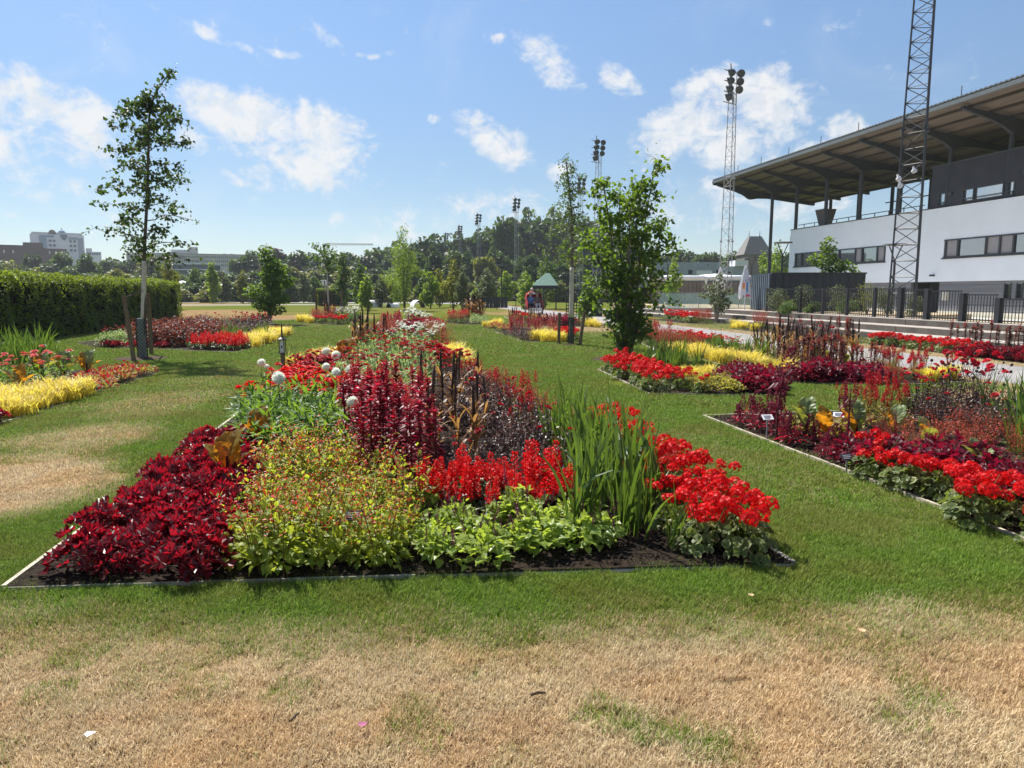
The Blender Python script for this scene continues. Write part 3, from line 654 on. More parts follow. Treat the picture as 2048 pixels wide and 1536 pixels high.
def branchy(gt, gl, stem, r0, t0, nb, length, elev, T, size, per=5, spread=.06, droop=.25, tipdroop=0.0, sub=3, dens=9, az0=0.0, topleaf=True, r1=.25):
    """limbs and twigs along a stem path; length(t) and elev(t) give their reach and rise"""
    S = crvpath(stem, 24); gt.tube(S, np.linspace(r0, r0 * r1, 24), 8)
    for k in range(nb):
        t = t0 + (1 - t0) * (k + U(0, 1)) / nb; q = t * 23; i = int(min(q, 22)); p = S[i] + (S[i + 1] - S[i]) * (q - i)
        az_ = az0 + k * 2.4 + U(-.5, .5); L = length(t) * U(.75, 1.2); e = elev(t) + U(-.15, .15)
        m = 7; s = np.linspace(0, 1, m); ang = e + (.35 - tipdroop - .35) * s ** 1.5
        h = np.concatenate([[0], np.cumsum(np.cos(ang[1:]) * L / (m - 1))]); z = np.concatenate([[0], np.cumsum(np.sin(ang[1:]) * L / (m - 1))])
        B = p + np.stack([h * math.cos(az_), h * math.sin(az_), z], 1) + np.concatenate([[[0, 0, 0]], rng.normal(0, .025 * L, (m - 1, 3))])
        rb = max(.004, r0 * (1 - t * .8) * .42); gt.tube(B, np.linspace(rb, .003, m), 5, cap=False)
        dk = max(2, int(dens * min(1, L / .7))); pts = [crvpath(B[1:], dk)]
        for _ in range(sub if L > .3 else 0):
            j = rng.integers(1, m - 1); d = rdir(1)[0]; d[2] = d[2] * .5 + .1; Ls = L * U(.2, .42)
            C = B[j] + d * Ls * np.linspace(0, 1, 4)[:, None] + np.array([0, 0, -.1 * Ls]) * np.linspace(0, 1, 4)[:, None] ** 2
            gt.tube(C, [.006, .004, .003, .002], 4, cap=False); pts.append(crvpath(C[1:], max(3, dens // 2)))
        leaves_on(gl, np.concatenate(pts), per, spread, T, size, droop)
    if topleaf: leaves_on(gl, S[18:], per * 2, spread * 1.3, T, size, droop)
def tree_thing(name, gt, gl, loc, label, group, lm, bark=M_BARK):
    r = ob(name, None, loc=loc); tag(r, label, 'tree', group)
    ob('trunk', gt.mesh('trunk', bark, True), r); ob('crown', gl.mesh('crown', lm), r)
    return r
def wpt(px, py, Y):                                   # point at distance Y on the sight line of a photo pixel
    xc = (px - 1024) / FPX; yc = (768 - py) / FPX; c = math.cos(PITCH) + yc * math.sin(PITCH)
    t = Y / c; return np.array((xc * t, Y, EYE + t * (-math.sin(PITCH) + yc * math.cos(PITCH))))
def stake(x, y, h, r, lx, ly, label, group):
    g = Geo().tube([(0, 0, -.1), (lx * .5, ly * .5, h * .5), (lx, ly, h)], [r, r, r * .95], 10)
    tag(ob('tree_stake', g.mesh('tree_stake', M_WOOD, False), loc=(x, y, 0)), label, 'stake', group); return np.array((x + lx, y + ly, h))
M_TIE = mat('tie_rope', (.13, .10, .075), .95, .1)
M_MESHG = mat('guard_net', (.02, .05, .045), .6, .3)
def guard(parent, p0, p1, r, nz, k=9):
    """diamond net sleeve round a young trunk"""
    g = Geo(); p0 = np.array(p0); p1 = np.array(p1)
    for s in (1, -1):
        for i in range(k):
            t = np.linspace(0, 1, nz); a = i * 2 * math.pi / k + s * t * 7
            g.tube(p0 + (p1 - p0) * t[:, None] + np.stack([r * np.cos(a), r * np.sin(a), 0 * a], 1), .0065, 3, cap=False)
    ob('net_guard', g.mesh('net_guard', M_MESHG), parent)
def rope(a, c, sag, label):
    t = np.linspace(0, 1, 9)[:, None]; P = a + (c - a) * t; P[:, 2] -= (sag * 4 * t * (1 - t))[:, 0]
    g = Geo().tube(P, .018, 6); tag(ob('tree_tie', g.mesh('tree_tie', M_TIE)), label, 'tie', 'ropes tying the staked tree')
# tall staked tree on the left
B0 = np.array((-8.77, 16.8, 0.0)); Yt = 16.8
stem = [wpt(x, y, Yt) - B0 for x, y in ((286, 716), (288, 600), (289, 500), (294, 400), (297, 300), (299, 230), (312, 185), (345, 138))]
gt, gl = Geo(), Geo()
Lp = lambda t: float(np.interp(t, [.24, .33, .42, .52, .62, .72, .8, .88, 1], [1.1, 1.25, 1.2, 1.05, .9, .7, .3, .16, .08]))
branchy(gt, gl, stem, .05, .245, 50, Lp, lambda t: .55 - .25 * t, HEART, .088, per=3, spread=.055, droop=.5, tipdroop=.75, sub=4, dens=10, az0=.3)
pt = tree_thing('staked_tree', gt, gl, tuple(B0), 'tall slim young tree between two wooden stakes in front of the hedge', None, L_PEAR)
P_ = [wpt(x, y, Yt) - B0 for x, y in ((286, 640), (287, 600), (288, 560), (289, 522))]
ob('whitewash', Geo().tube(crvpath(P_, 9), .052, 12).mesh('whitewash', M_LIMEW, True), pt)
guard(pt, (0, 0, .05), (.02, 0, .95), .115, 26)
ob('guard_liner', Geo().tube([(0, 0, 0), (.02, 0, .96)], .085, 12).mesh('guard_liner', mat('liner', (.30, .31, .29), .8)), pt)
a1 = stake(-8.68 - .0, 16.25, 1.5, .05, -.17, .05, 'left wooden stake leaning away from the slim tree by the hedge', 'stakes of the slim tree by the hedge')
a2 = stake(-9.12, 17.9, 1.56, .05, .03, 0, 'right wooden stake of the slim tree by the hedge', 'stakes of the slim tree by the hedge')
tt = wpt(286, 578, 16.8)
rope(a1 + (0, 0, -.05), tt, .03, 'rope from the left stake to the whitewashed trunk'); rope(a2 + (0, 0, -.05), tt, .03, 'rope from the right stake to the whitewashed trunk')
# many stemmed tree on the right
B1 = np.array((2.64, 16.55, 0.0)); gt, gl = Geo(), Geo(); Yh = 16.55
tops = [((1238, 712), (1232, 600), (1222, 470), (1205, 360)), ((1246, 712), (1245, 600), (1240, 480), (1240, 372)), ((1255, 712), (1262, 600), (1270, 480), (1282, 360)), ((1262, 712), (1272, 600), (1288, 460), (1312, 318)),
        ((1250, 712), (1236, 620), (1205, 540), (1178, 470)), ((1258, 712), (1280, 630), (1305, 540), (1326, 440)), ((1252, 714), (1256, 610), (1258, 500), (1262, 400))]
for k, s in enumerate(tops):
    pts = [wpt(x, y, Yh + (j * .22 * math.sin(k * 1.9))) - B1 for j, (x, y) in enumerate(s)]
    branchy(gt, gl, pts, .042, .16, 17, lambda t: float(np.interp(t, [.1, .3, .55, .8, 1], [.5, .68, .78, .62, .25])), lambda t: .55, HEART, .105, per=3, spread=.07, droop=.35, tipdroop=.35, sub=3, dens=6, az0=k)
for k in range(16):
    a = k * 2.4; pts = np.array([(0, 0, .1), (.2 * math.cos(a), .2 * math.sin(a), .5), (U(.3, .5) * math.cos(a), .45 * math.sin(a), U(.5, 1.1))])
    gt.tube(pts, [.012, .008, .004], 4); leaves_on(gl, crvpath(pts, 8)[2:], 5, .09, HEART, .10, .4)
tree_thing('many_stemmed_tree', gt, gl, tuple(B1), 'bushy dark green tree with many stems behind the red geraniums on the right lawn', None, L_HAZEL, M_BARKG)
# staked birch
B2 = np.array((1.76, 21.2, 0.0)); gt, gl = Geo(), Geo()
stem = [wpt(x, y, 21.2) - B2 for x, y in ((1142, 690), (1143, 600), (1144, 520), (1143, 440), (1138, 370), (1131, 316))]
branchy(gt, gl, stem, .06, .36, 46, lambda t: float(np.interp(t, [.35, .5, .7, .85, 1], [.85, .85, .6, .4, .15])), lambda t: .5, HEART, .062, per=3, spread=.06, droop=.7, tipdroop=.7, sub=3, dens=8)
bt = tree_thing('staked_tree', gt, gl, tuple(B2), 'slender pale trunked tree with two short dark stakes beyond the lawn', None, L_MID, M_BARKG)
P_ = [wpt(x, y, 21.2) - B2 for x, y in ((1142, 635), (1143, 600), (1143.5, 560), (1144, 535))]
ob('whitewash', Geo().tube(crvpath(P_, 9), .064, 12).mesh('whitewash', M_LIMEW, True), bt); guard(bt, (0, 0, .05), (.01, 0, .82), .09, 20)
stake(1.42, 21.6, .95, .05, .02, 0, 'left short stake of the pale trunked tree', 'stakes of the pale trunked tree'); stake(2.0, 21.0, 1.0, .05, .14, 0, 'right short stake of the pale trunked tree', 'stakes of the pale trunked tree')
# bush-like trees and young trees, each from its own shape
def lobed(gl, n, lobes, T, size, droop=.2):
    Lb = np.array(lobes, float); w = Lb[:, 3] * Lb[:, 4] * Lb[:, 5]; idx = rng.choice(len(Lb), n, p=w / w.sum())
    d = rdir(n); r = np.clip(1 - np.abs(rng.normal(0, .22, n)), .15, 1.06)
    P = Lb[idx, :3] + d * r[:, None] * Lb[idx, 3:6]
    dd = d * .7 + rdir(n); dd[:, 2] -= droop; up = d + rdir(n) * .6; up[:, 2] += .5
    gl.put(T, P, basis(dd, norm(up)), U(.6, 1.25, n) * size, np.clip(U(.1, .9, n) + .08 * rng.normal(size=n), 0, 1))
def multi(gt, h, r, n, R0, k=0):
    for i in range(n):
        a = i * 2.4 + k; q = R0 * U(.4, 1)
        gt.tube([(.03 * math.cos(a), .03 * math.sin(a), 0), (.35 * q * math.cos(a), .35 * q * math.sin(a), h * .45), (q * math.cos(a), q * math.sin(a), h * U(.75, .95))], [r, r * .7, r * .3], 6)
def young_lobes(R_, h, base, n, taper=1.0):
    L = []
    for i in range(n):
        t = (i + .5) / n; z = base + (h - base) * t; rr = R_ * max(.28, 1 - abs(2 * t - .85) ** 2.2) * (1 - taper * .3 * t); a = U(0, 6.28); off = rr * U(.15, .55)
        L.append((off * math.cos(a), off * math.sin(a), z, rr * U(.55, .8), rr * U(.55, .8), (h - base) / n * U(.8, 1.2)))
    return L
def simple_tree(px, pb, ptop, wpx, Y, lm, label, base=.15, n=2200, size=.11, stems=3, name='young_tree', group=None, T=HEART, lobes=9, taper=.8, bark=M_BARKG, clear=None, z0=0.0, cat='tree'):
    x = (px - 1024) / FPX * Y; h = wpt(px, ptop, Y)[2] - z0; Rr = wpx / FPX * Y / 2
    gt, gl = Geo(), Geo()
    if clear: gt.tube([(0, 0, 0), (.02, 0, h * .5), (0, .02, h * .93)], [.05, .04, .015], 8)
    multi(gt, h * .92, .035, stems, Rr * .6)
    lobed(gl, n, young_lobes(Rr, h, h * (clear or base), lobes, taper) + [(0, 0, h * .9, Rr * .28, Rr * .28, h * .1)], T, size)
    r = tree_thing(name, gt, gl, (x, Y, z0), label, group, lm, bark); r.rotation_euler.z = U(-.4, .4); return r
simple_tree(541, 650, 492, 112, 33.8, L_HAZEL, 'dense bushy young tree with a short trunk on the dry lawn edge', .1, 4400, .125, 5, lobes=14, taper=.35)
simple_tree(810, 612, 452, 84, 58, L_FRESH, 'light green feathery tree at the far end of the nearest bed', .0, 3600, .24, 7, T=LANCE, lobes=16, taper=.5, clear=.08)
Bs = np.array((-9.85, 38.5, 0)); gt, gl = Geo(), Geo()
stem = [wpt(x, y, 38.5) - Bs for x, y in ((659, 640), (656, 590), (654, 540), (652, 505))]
branchy(gt, gl, stem, .06, .6, 11, lambda t: float(np.interp(t, [.6, .8, 1], [.55, 1.0, .7])), lambda t: .6, HEART, .15, per=3, spread=.1, droop=.3, tipdroop=.1, sub=2, dens=5)
sp = tree_thing('strapped_tree', gt, gl, tuple(Bs), 'thin young tree with an open spreading top held by straps over the small far bed', None, L_MID, M_LIMEW)
q = [stake(-9.85 + dx, 38.2 + dy, 1.6, .05, 0, 0, f'{w} stake round the thin strapped tree in the small far bed', 'stakes round the strapped tree') for dx, dy, w in ((-.62, 0, 'left'), (-.3, .5, 'rear'), (.72, .1, 'right'))]
tt = wpt(657, 590, 38.5)
for p, w in zip(q, ('left', 'rear', 'right')): rope(p, tt, .06, f'strap from the {w} stake to the thin strapped tree')
YT = [ # px, base, top, width, distance, leaf, label
 (725, 604, 528, 42, 60, L_MID, 'rounded young tree right of the small clipped hedge'), (737, 606, 545, 30, 52, L_FRESH, 'narrow light young tree just right of the small clipped hedge'),
 (765, 600, 550, 34, 70, L_GREY, 'grey green young tree behind the left white arch'), (690, 600, 505, 34, 66, L_MID, 'upright young tree behind the small clipped hedge'),
 (862, 603, 545, 44, 66, L_FRESH, 'light bushy young tree right of the feathery tree'), (880, 603, 540, 40, 70, L_YEL, 'olive young tree in the row behind the right white arch'),
 (907, 608, 522, 44, 56, L_YEL, 'broad olive young tree with thin stems left of the black screen'), (925, 612, 535, 30, 52, L_GREY, 'thin grey green tree before the black screen'),
 (845, 600, 555, 26, 80, L_MID, 'small dark young tree behind the right white arch'), (785, 600, 560, 26, 75, L_YEL, 'small olive shrub tree left of the feathery tree'),
 (1052, 606, 545, 56, 62, L_FRESH, 'light green small tree left of the green roof'), (1090, 604, 500, 70, 66, L_MID, 'loose mid green tree over the green roof'), (975, 600, 540, 60, 74, L_GREY, 'grey willow like shrub behind the black screen'),
 (1010, 600, 545, 44, 80, L_FRESH, 'drooping light green shrub by the street lamp'), (1175, 640, 545, 56, 34, L_HAZEL, 'bushy tree with thin stems at the path behind the many stemmed tree'),
 (430, 595, 525, 30, 95, L_FRESH, 'bright young tree among the white parasols'), (395, 594, 540, 40, 110, L_MID, 'dark young tree left of the white parasols'), (455, 594, 555, 34, 100, L_GREY, 'greyish young tree right of the white parasols'),
 (490, 594, 545, 30, 92, L_YEL, 'rusty olive young tree beside the dense bushy tree'), (345, 590, 512, 40, 60, L_YEL, 'tall olive tree just behind the far end of the hedge'), (325, 590, 525, 40, 66, L_GREY, 'pale olive tree behind the tall hedge'),
 (610, 600, 545, 40, 95, L_GREY, 'pale conifer like tree left of the round sign'), (630, 600, 553, 34, 100, L_MID, 'low conifer like tree next to the round sign'), (580, 600, 548, 36, 95, L_GREY, 'pale loose tree right of the dense bushy tree'),
 (1345, 606, 515, 40, 47, L_FRESH, 'narrow bright conifer by the grey timber hall'), (1545, 600, 488, 60, 80, L_FRESH, 'bright yellow green tree behind the dark container'),
 (1520, 600, 508, 44, 90, L_FRESH, 'second bright tree behind the dark container'), (1300, 600, 530, 60, 70, L_MID, 'dark tree behind the many stemmed tree')]
for (px, pb, pt_, w, Y, lm, lab) in YT:
    simple_tree(px, pb, pt_, w, Y, lm, lab, .12, 900, .0042 * Y, 3, group='young trees across the park', T=HEART if Y < 40 else OVAL, lobes=8, taper=float(rng.choice([.3, .5, .8])))
simple_tree(1646, 600, 474, 112, 37.5, L_HAZEL, 'fresh green young tree in front of the white stadium wall', .05, 2600, .15, 4, z0=.6, lobes=11, taper=.9)
simple_tree(1432, 644, 548, 78, 36, L_GREY, 'airy pale shrub tree with several stems on the grass before the glass balustrade', .22, 1300, .105, 8, lobes=10, taper=.5, bark=M_LIMEW)
# shrubs behind the black fence
for i, (px, w, top, Y, lm, lab) in enumerate(((1555, 60, 578, 33.5, L_GREY, 'grey feathery shrub at the louvred end of the dark container'), (1600, 60, 570, 33, L_GREY, 'grey twiggy shrub in front of the dark container'), (1680, 66, 572, 32.5, L_GREY, 'pale grassy shrub right of the fresh green tree'),
     (1730, 70, 566, 31.5, L_YEL, 'tall olive feathery shrub left of the lattice mast'), (1770, 54, 572, 31, L_GREY, 'grey shrub at the foot of the lattice mast'), (1575, 40, 604, 32, L_MID, 'low dark shrub behind the fence left part'), (1620, 44, 604, 32, L_MID, 'low dark shrub behind the fence middle part'), (1690, 50, 600, 31.5, L_MID, 'dark shrub below the pale grassy shrub'),
     (1825, 44, 590, 28, L_GREY, 'bare twiggy shrub between the mast legs'))):
    x = (px - 1024) / FPX * Y; h = wpt(px, top, Y)[2] - .6; Rr = w / FPX * Y / 2; gl = Geo(); gt = Geo()
    multi(gt, h * .9, .012, 9, Rr * .9, i)
    lobed(gl, 700, [(U(-.4, .4) * Rr, U(-.4, .4) * Rr, h * q, Rr * .55, Rr * .55, h * .25) for q in (.25, .4, .55, .7, .8, .3)], LANCE, .13)
    r = ob('shrub', None, loc=(x, Y, .6)); tag(r, lab, 'shrub', 'shrubs behind the black fence'); ob('stems', gt.mesh('stems', M_BARKG), r); ob('foliage', gl.mesh('foliage', lm), r)
# hedges: leaves spread through the outer skin of a clipped box with a dark twiggy inside
def hedge(name, path, w, h, dens, size, label, lm=L_HEDGE, rough=.12):
    P = np.asarray(path, float); g = Geo(); core = Geo(); gl = Geo()
    seg = np.diff(P, axis=0); Ls = np.hypot(seg[:, 0], seg[:, 1]); tot = Ls.sum(); cs = np.concatenate([[0], np.cumsum(Ls)])
    def at_(s):
        i = np.clip(np.searchsorted(cs, s) - 1, 0, len(seg) - 1); u = (s - cs[i]) / Ls[i]; t = seg[i] / Ls[i][:, None]
        return P[i] + seg[i] * u[:, None], t
    def skin(n, side):
        s = U(0, tot, n)
        if side == 'top': o = U(-w / 2, w / 2, n); z = np.full(n, h)
        elif side in ('a', 'c'): o = np.full(n, w / 2 if side == 'a' else -w / 2); z = U(.05, h, n)
        else: s = np.full(n, 0.0 if side == 'e0' else tot); o = U(-w / 2, w / 2, n); z = U(.05, h, n)
        c, t = at_(np.clip(s, 1e-4, tot - 1e-4)); nn = np.stack([-t[:, 1], t[:, 0]], 1)
        out = np.zeros((n, 3))
        if side == 'top': out[:, 2] = 1
        elif side in ('a', 'c'): out[:, :2] = nn * (1 if side == 'a' else -1)
        else: out[:, :2] = t * (-1 if side == 'e0' else 1)
        pos = np.column_stack([c + nn * o[:, None], z])
        rnd = np.minimum(np.minimum(h - z, .35), np.minimum(w / 2 - np.abs(o), .35)) if side != 'top' else np.minimum(w / 2 - np.abs(o), .35)
        n1 = fbm(s * 1.0 + z, o * 1.0 + z * 1.3, 1.6, 3) - .5; n2 = vnoise(s * 3.1, z * 3.1 + o * 3, 1.5) - .5
        dep = rough * (n1 * 1.6 + n2 * .8) - np.abs(rng.normal(0, .06, n)) - .10 * (1 - np.clip(rnd / .35, 0, 1)) ** 2
        pos += out * dep[:, None]; d = out * .5 + rdir(n); d[:, 2] += .25; up = out + rdir(n) * .7; up[:, 2] += .4
        gl.put(OVAL, pos, basis(d, norm(up)), U(.6, 1.25, n) * size, np.clip(U(.05, .8, n) + .5 * n1, 0, 1))
    for side, area in (('top', tot * w), ('a', tot * h), ('c', tot * h), ('e0', w * h), ('e1', w * h)): skin(int(area * dens), side)
    for i in range(len(seg)):
        t = seg[i] / Ls[i]; nn = np.array([-t[1], t[0]]) * (w / 2 - .22); e = t * .22
        a, c = P[i] + e, P[i + 1] - e
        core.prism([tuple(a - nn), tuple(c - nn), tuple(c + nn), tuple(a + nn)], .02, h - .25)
    r = ob(name, None); tag(r, label, 'hedge'); ob('stems', core.mesh('stems', M_CORE), r); ob('foliage', gl.mesh('foliage', lm), r); return r
hd = np.array((-.2, 1.0)) / math.hypot(.2, 1)
h0 = np.array((-14.5, 19.8)); h1 = np.array((-19.0, 41.2)); off = np.array((-1.25, -.25))
hedge('tall_hedge', [h0 + off - (h1 - h0) * .28, h0 + off, h1 + off], 2.5, 2.1, 470, .085, 'tall clipped green hedge behind the left flower beds', rough=.24)
hc = np.array(G(664, 606)); hedge('clipped_hedge', [hc * .8 + (-1.55, 0), hc * .8 + (1.55, .3)], 1.4, 1.85, 420, .10, 'small clipped hedge block behind the strapped tree')
for (pa, pb, hh, lab) in (((560, 594), (640, 592), 1.5, 'low far hedge left of the clipped hedge block'), ((830, 593), (700, 600), 1.5, 'far hedge running back beside the left white arch'), ((1000, 597), (1115, 604), 1.2, 'dark low hedge under the green roof'), ((480, 592), (370, 592), 1.1, 'far hedge in front of the white parasols')):
    hedge('far_hedge', [np.array(G(*pa)), np.array(G(*pb))] if pa[1] > 593 else [np.array((G(*pa)[0] * .8, G(*pa)[1] * .8)), np.array((G(*pb)[0] * .8, G(*pb)[1] * .8))], 1.2, hh, 60, .24, lab, L_MID)
# far woodland, each tree with its own trunk and crown
WP = []
for k in range(6):
    gt, gl = Geo(), Geo(); gt.tube([(0, 0, 0), (.02, 0, .4), (0, .01, .8)], [.035, .026, .01], 8)
    lobes = [(0, 0, .55, .26, .26, .34), (0, 0, .25, .3, .3, .22)]
    for i in range(13):
        a = U(0, 6.28); t = U(.1, .88); rr = .36 * math.sin(math.pi * min(1, .25 + t * .8)) * U(.5, 1.0)
        lobes.append((rr * math.cos(a), rr * math.sin(a), t, U(.12, .2), U(.12, .2), U(.10, .17)))
        gt.tube([(0, 0, t * .6), (rr * .6 * math.cos(a), rr * .6 * math.sin(a), t * .95)], [.012, .004], 4)
    lobed(gl, 3300, lobes, CARD, .052)
    WP.append((gt, gl))
wm = [[(gt.mesh('trunk', M_BARK), gl.mesh('crown', m)) for gt, gl in WP] for m in (L_DARK, L_WOOD2, L_COP, L_YEL, L_FRESH)]
WOOD = []
for px in range(-60, 330, 24): WOOD.append((px + U(-6, 6), 523 + U(-16, 8), U(165, 210), U(44, 62), int(rng.choice([0, 1, 1, 0, 3]))))
for px in range(-60, 520, 30): WOOD.append((px + U(-8, 8), 546 + U(-8, 6), U(120, 150), U(40, 56), int(rng.choice([1, 1, 0, 3]))))
for px in range(340, 520, 26): WOOD.append((px + U(-6, 6), 545 + U(-8, 8), U(150, 190), 50, int(rng.choice([0, 1]))))
for px, top, hue in ((505, 505, 1), (530, 515, 0), (562, 500, 2), (595, 503, 0), (622, 508, 0), (650, 515, 0), (678, 512, 0), (705, 503, 0), (728, 510, 0), (752, 500, 1), (775, 492, 1), (800, 488, 0), (826, 484, 1), (850, 478, 0), (872, 474, 0), (898, 480, 1), (918, 470, 1), (945, 462, 0), (962, 456, 1), (985, 450, 0), (1008, 440, 1), (1030, 432, 0), (1052, 424, 1), (1078, 422, 0), (1104, 424, 1), (1130, 430, 0), (1160, 438, 1), (1190, 446, 0), (1225, 452, 0), (1260, 470, 1)):
    WOOD.append((px, top, U(175, 215), U(62, 84), hue))
for px in range(520, 1290, 30): WOOD.append((px + U(-8, 8), 540 + U(-16, 8) - (26 if 830 < px < 1200 else 0), U(125, 160), U(44, 60), int(rng.choice([0, 0, 1, 1, 3]))))
for px in range(1290, 1580, 27): WOOD.append((px + U(-6, 6), 506 + U(-10, 6), U(150, 185), U(44, 60), int(rng.choice([1, 3, 0, 1]))))
for px in range(300, 1330, 11):
    WOOD.append((px + U(-6, 6), 570 + U(-16, 6), U(98, 118), U(28, 46), int(rng.choice([0, 1, 1, 3, 3, 4]))))
wl = ['dark green', 'mid green', 'copper brown', 'olive', 'bright green']
WOOD.sort(key=lambda q: q[0]); kk = {}
ORDW = ['first', 'second', 'third', 'fourth', 'fifth', 'sixth', 'seventh', 'eighth', 'ninth', 'tenth', 'eleventh', 'twelfth', 'thirteenth', 'fourteenth', 'fifteenth', 'sixteenth', 'seventeenth', 'eighteenth', 'nineteenth', 'twentieth'] + [f'{k}th' for k in range(21, 80)]
for (px, top, Y, w, hue) in WOOD:
    i = int(rng.integers(6)); mt, mc = wm[hue][i]; h = wpt(px, top, Y)[2]; s = max(1.25 * w / FPX * Y / .82, h * .6)
    zone = 'under the office block' if px < 330 else 'below the long grey building' if px < 520 else 'in far wood left of the feathery tree' if px < 810 else 'on the rising far wood' if px < 1290 else 'behind the grey timber hall'
    size_ = 'low' if Y < 119 else 'full crowned'
    r = ob('park_tree', None, loc=((px - 1024) / FPX * Y, Y, -.14 * h if Y < 119 else 0), rz=U(0, 6.28), sc=(s, s, h / .98)); kz = (size_, hue, zone); kk[kz] = kk.get(kz, -1) + 1; tag(r, f'{wl[hue]} {size_} tree {zone}, {ORDW[kk[kz]]} from left', 'tree', f'{size_} {wl[hue]} trees {zone}')
    ob('trunk', mt, r); ob('crown', mc, r)
# ---------------------------------------------------------------- bed plants
F_HEU = leafm('burgundy_leaf', (.026, .004, .010), (.12, .008, .018), (.50, .010, .025), .36, .36, .42)
F_LIME = leafm('lime_leaf', (.09, .15, .014), (.27, .31, .03), (.48, .56, .04), .42)
F_BASIL = leafm('basil_leaf', (.10, .17, .025), (.30, .36, .07), (.45, .58, .06), .4, .4)
F_GREEN = leafm('green_leaf', (.030, .075, .014), (.09, .16, .03), (.22, .38, .03), .38)
F_DKG = leafm('dark_green_leaf', (.018, .042, .012), (.06, .10, .03), (.10, .18, .02), .3, .4)
F_CRIM = leafm('crimson_leaf', (.055, .005, .012), (.25, .009, .028), (.58, .014, .05), .4, .4)
F_BURG = leafm('wine_leaf', (.035, .003, .009), (.15, .006, .022), (.32, .008, .035), .33, .5)
F_PURP = leafm('purple_leaf', (.022, .015, .014), (.12, .078, .068), (.14, .06, .05), .25, .4)
F_BRON = leafm('bronze_leaf', (.075, .035, .018), (.36, .22, .12), (.42, .22, .06), .4, .4)
F_GLAD = leafm('sword_leaf', (.022, .055, .012), (.085, .14, .03), (.17, .28, .028), .33, .4)
F_GER = leafm('edged_leaf', (.045, .075, .016), (.13, .165, .045), (.22, .30, .04), .3, .5, .3, (.46, .45, .26))
F_PALE = leafm('variegated_leaf', (.08, .15, .03), (.38, .46, .22), (.38, .50, .14), .35)
F_YEL = leafm('golden_blade', (.38, .28, .03), (.82, .68, .15), (.88, .70, .08), .4)
F_CANNA = leafm('canna_leaf', (.09, .07, .015), (.19, .17, .035), (.72, .29, .014), .48, .45, .2)
F_COLB = leafm('brown_lime_leaf', (.13, .05, .03), (.30, .32, .04), (.45, .40, .06), .38)
P_RED = leafm('scarlet_petal', (.36, .004, .006), (.72, .008, .010), (.82, .010, .010), .3, .5, .2)
P_DRED = leafm('dark_red_petal', (.16, .004, .010), (.42, .010, .018), (.6, .01, .02), .3, .5, .2)
P_PINK = leafm('pink_petal', (.55, .06, .07), (.75, .16, .15), (.8, .2, .15), .3, .5, .2)
P_ORED = leafm('orange_red_petal', (.45, .025, .012), (.66, .06, .03), (.7, .05, .02), .3)
P_BRICK = leafm('brick_red_petal', (.28, .03, .02), (.55, .09, .045), (.6, .08, .03), .3)
P_WHITE = leafm('white_petal', (.66, .70, .60), (.86, .87, .82), (.8, .85, .7), .3, .5, .2)
P_PURP = leafm('plum_floret', (.05, .010, .028), (.16, .03, .07), (.2, .03, .07), .25)
P_SEED = leafm('seed_brown', (.018, .011, .009), (.085, .050, .036), (.08, .04, .02), .15, .7)
P_PLUME = leafm('wine_plume', (.05, .004, .014), (.17, .010, .035), (.25, .01, .04), .25, .7)
M_STEMG = mat('green_stem', (.06, .10, .025), .6, .3, var=.3)
M_STEMR = mat('red_stem', (.12, .012, .022), .6, .3, var=.3)
M_STEMD = mat('dark_stem', (.03, .018, .018), .7, .3, var=.3)
M_STEMB = mat('brown_stem', (.13, .075, .03), .7, .3, var=.3)
def bush(g, n, Rr, H, T, s, mat=0, up=.4, base=.06, rnd=.5, a=None, tv=0.0, pw=.5, amin=.1, amax=.9):
    d = rdir(n); d[:, 2] = np.abs(d[:, 2]); r = U(0.05, 1, n) ** pw
    P = np.column_stack([d[:, 0] * r * Rr, d[:, 1] * r * Rr, base + (H - base) * d[:, 2] * r])
    dd = np.column_stack([d[:, 0], d[:, 1], np.full(n, up)]) + rdir(n) * rnd
    upv = np.tile([0, 0, 1.0], (n, 1)) + rdir(n) * .5
    g.put(T, P, basis(dd, norm(upv)), U(.7, 1.2, n) * s, U(amin, amax, n) if a is None else a, mat, tv)
    return P
def stemset(g, tips, r=.004, mat=0, spread=.25, k=4):
    for t in tips:
        b0 = np.array((t[0] * spread, t[1] * spread, 0)); m = np.array((t[0] * (spread + .75) / 2, t[1] * (spread + .75) / 2, t[2] * .55))
        g.tube([b0, m, t], [r, r * .8, r * .55], k, mat, .5, False)
def kid(name, g, m, loc, rz=0.0, sc=1.0, tilt=(0, 0)): return (name, g, m, tuple(loc), rz, sc, tilt)
def star(n, notch=.7, cup=.15):
    V = [(0, 0, 0)] + [((1 if i % 2 else notch) * math.cos(i * math.pi / n), (1 if i % 2 else notch) * math.sin(i * math.pi / n), cup * (1 if i % 2 else .6)) for i in range(2 * n)]
    return T_(V, [(0, 1 + i, 1 + (i + 1) % (2 * n)) for i in range(2 * n)])
FLORET = star(5, .62, .18)
def fib(n, zmin=-.4):
    i = np.arange(n) + .5; z = 1 - (1 - zmin) * i / n; r = np.sqrt(1 - z * z); t = i * 2.39996
    return np.stack([r * np.cos(t), r * np.sin(t), z], 1)
def facing(d):                                     # frames whose z axis is d
    d = norm(d); h = np.tile([0, 0, 1.0], (len(d), 1)); h[np.abs(d[:, 2]) > .95] = [1, 0, 0]
    x = norm(np.cross(h, d)); return np.stack([x, np.cross(d, x), d], 2)
def g_umbel(r=.07, n=44, f=.02):
    g = Geo(); d = norm(fib(n) + rng.normal(0, .16, (n, 3))); P = d * r * U(.76, 1.05, n)[:, None] * np.array([1, 1, .78])
    g.put(FLORET, P, facing(d + rng.normal(0, .3, (n, 3))), U(.65, 1.25, n) * f, U(0, 1, n)); return g
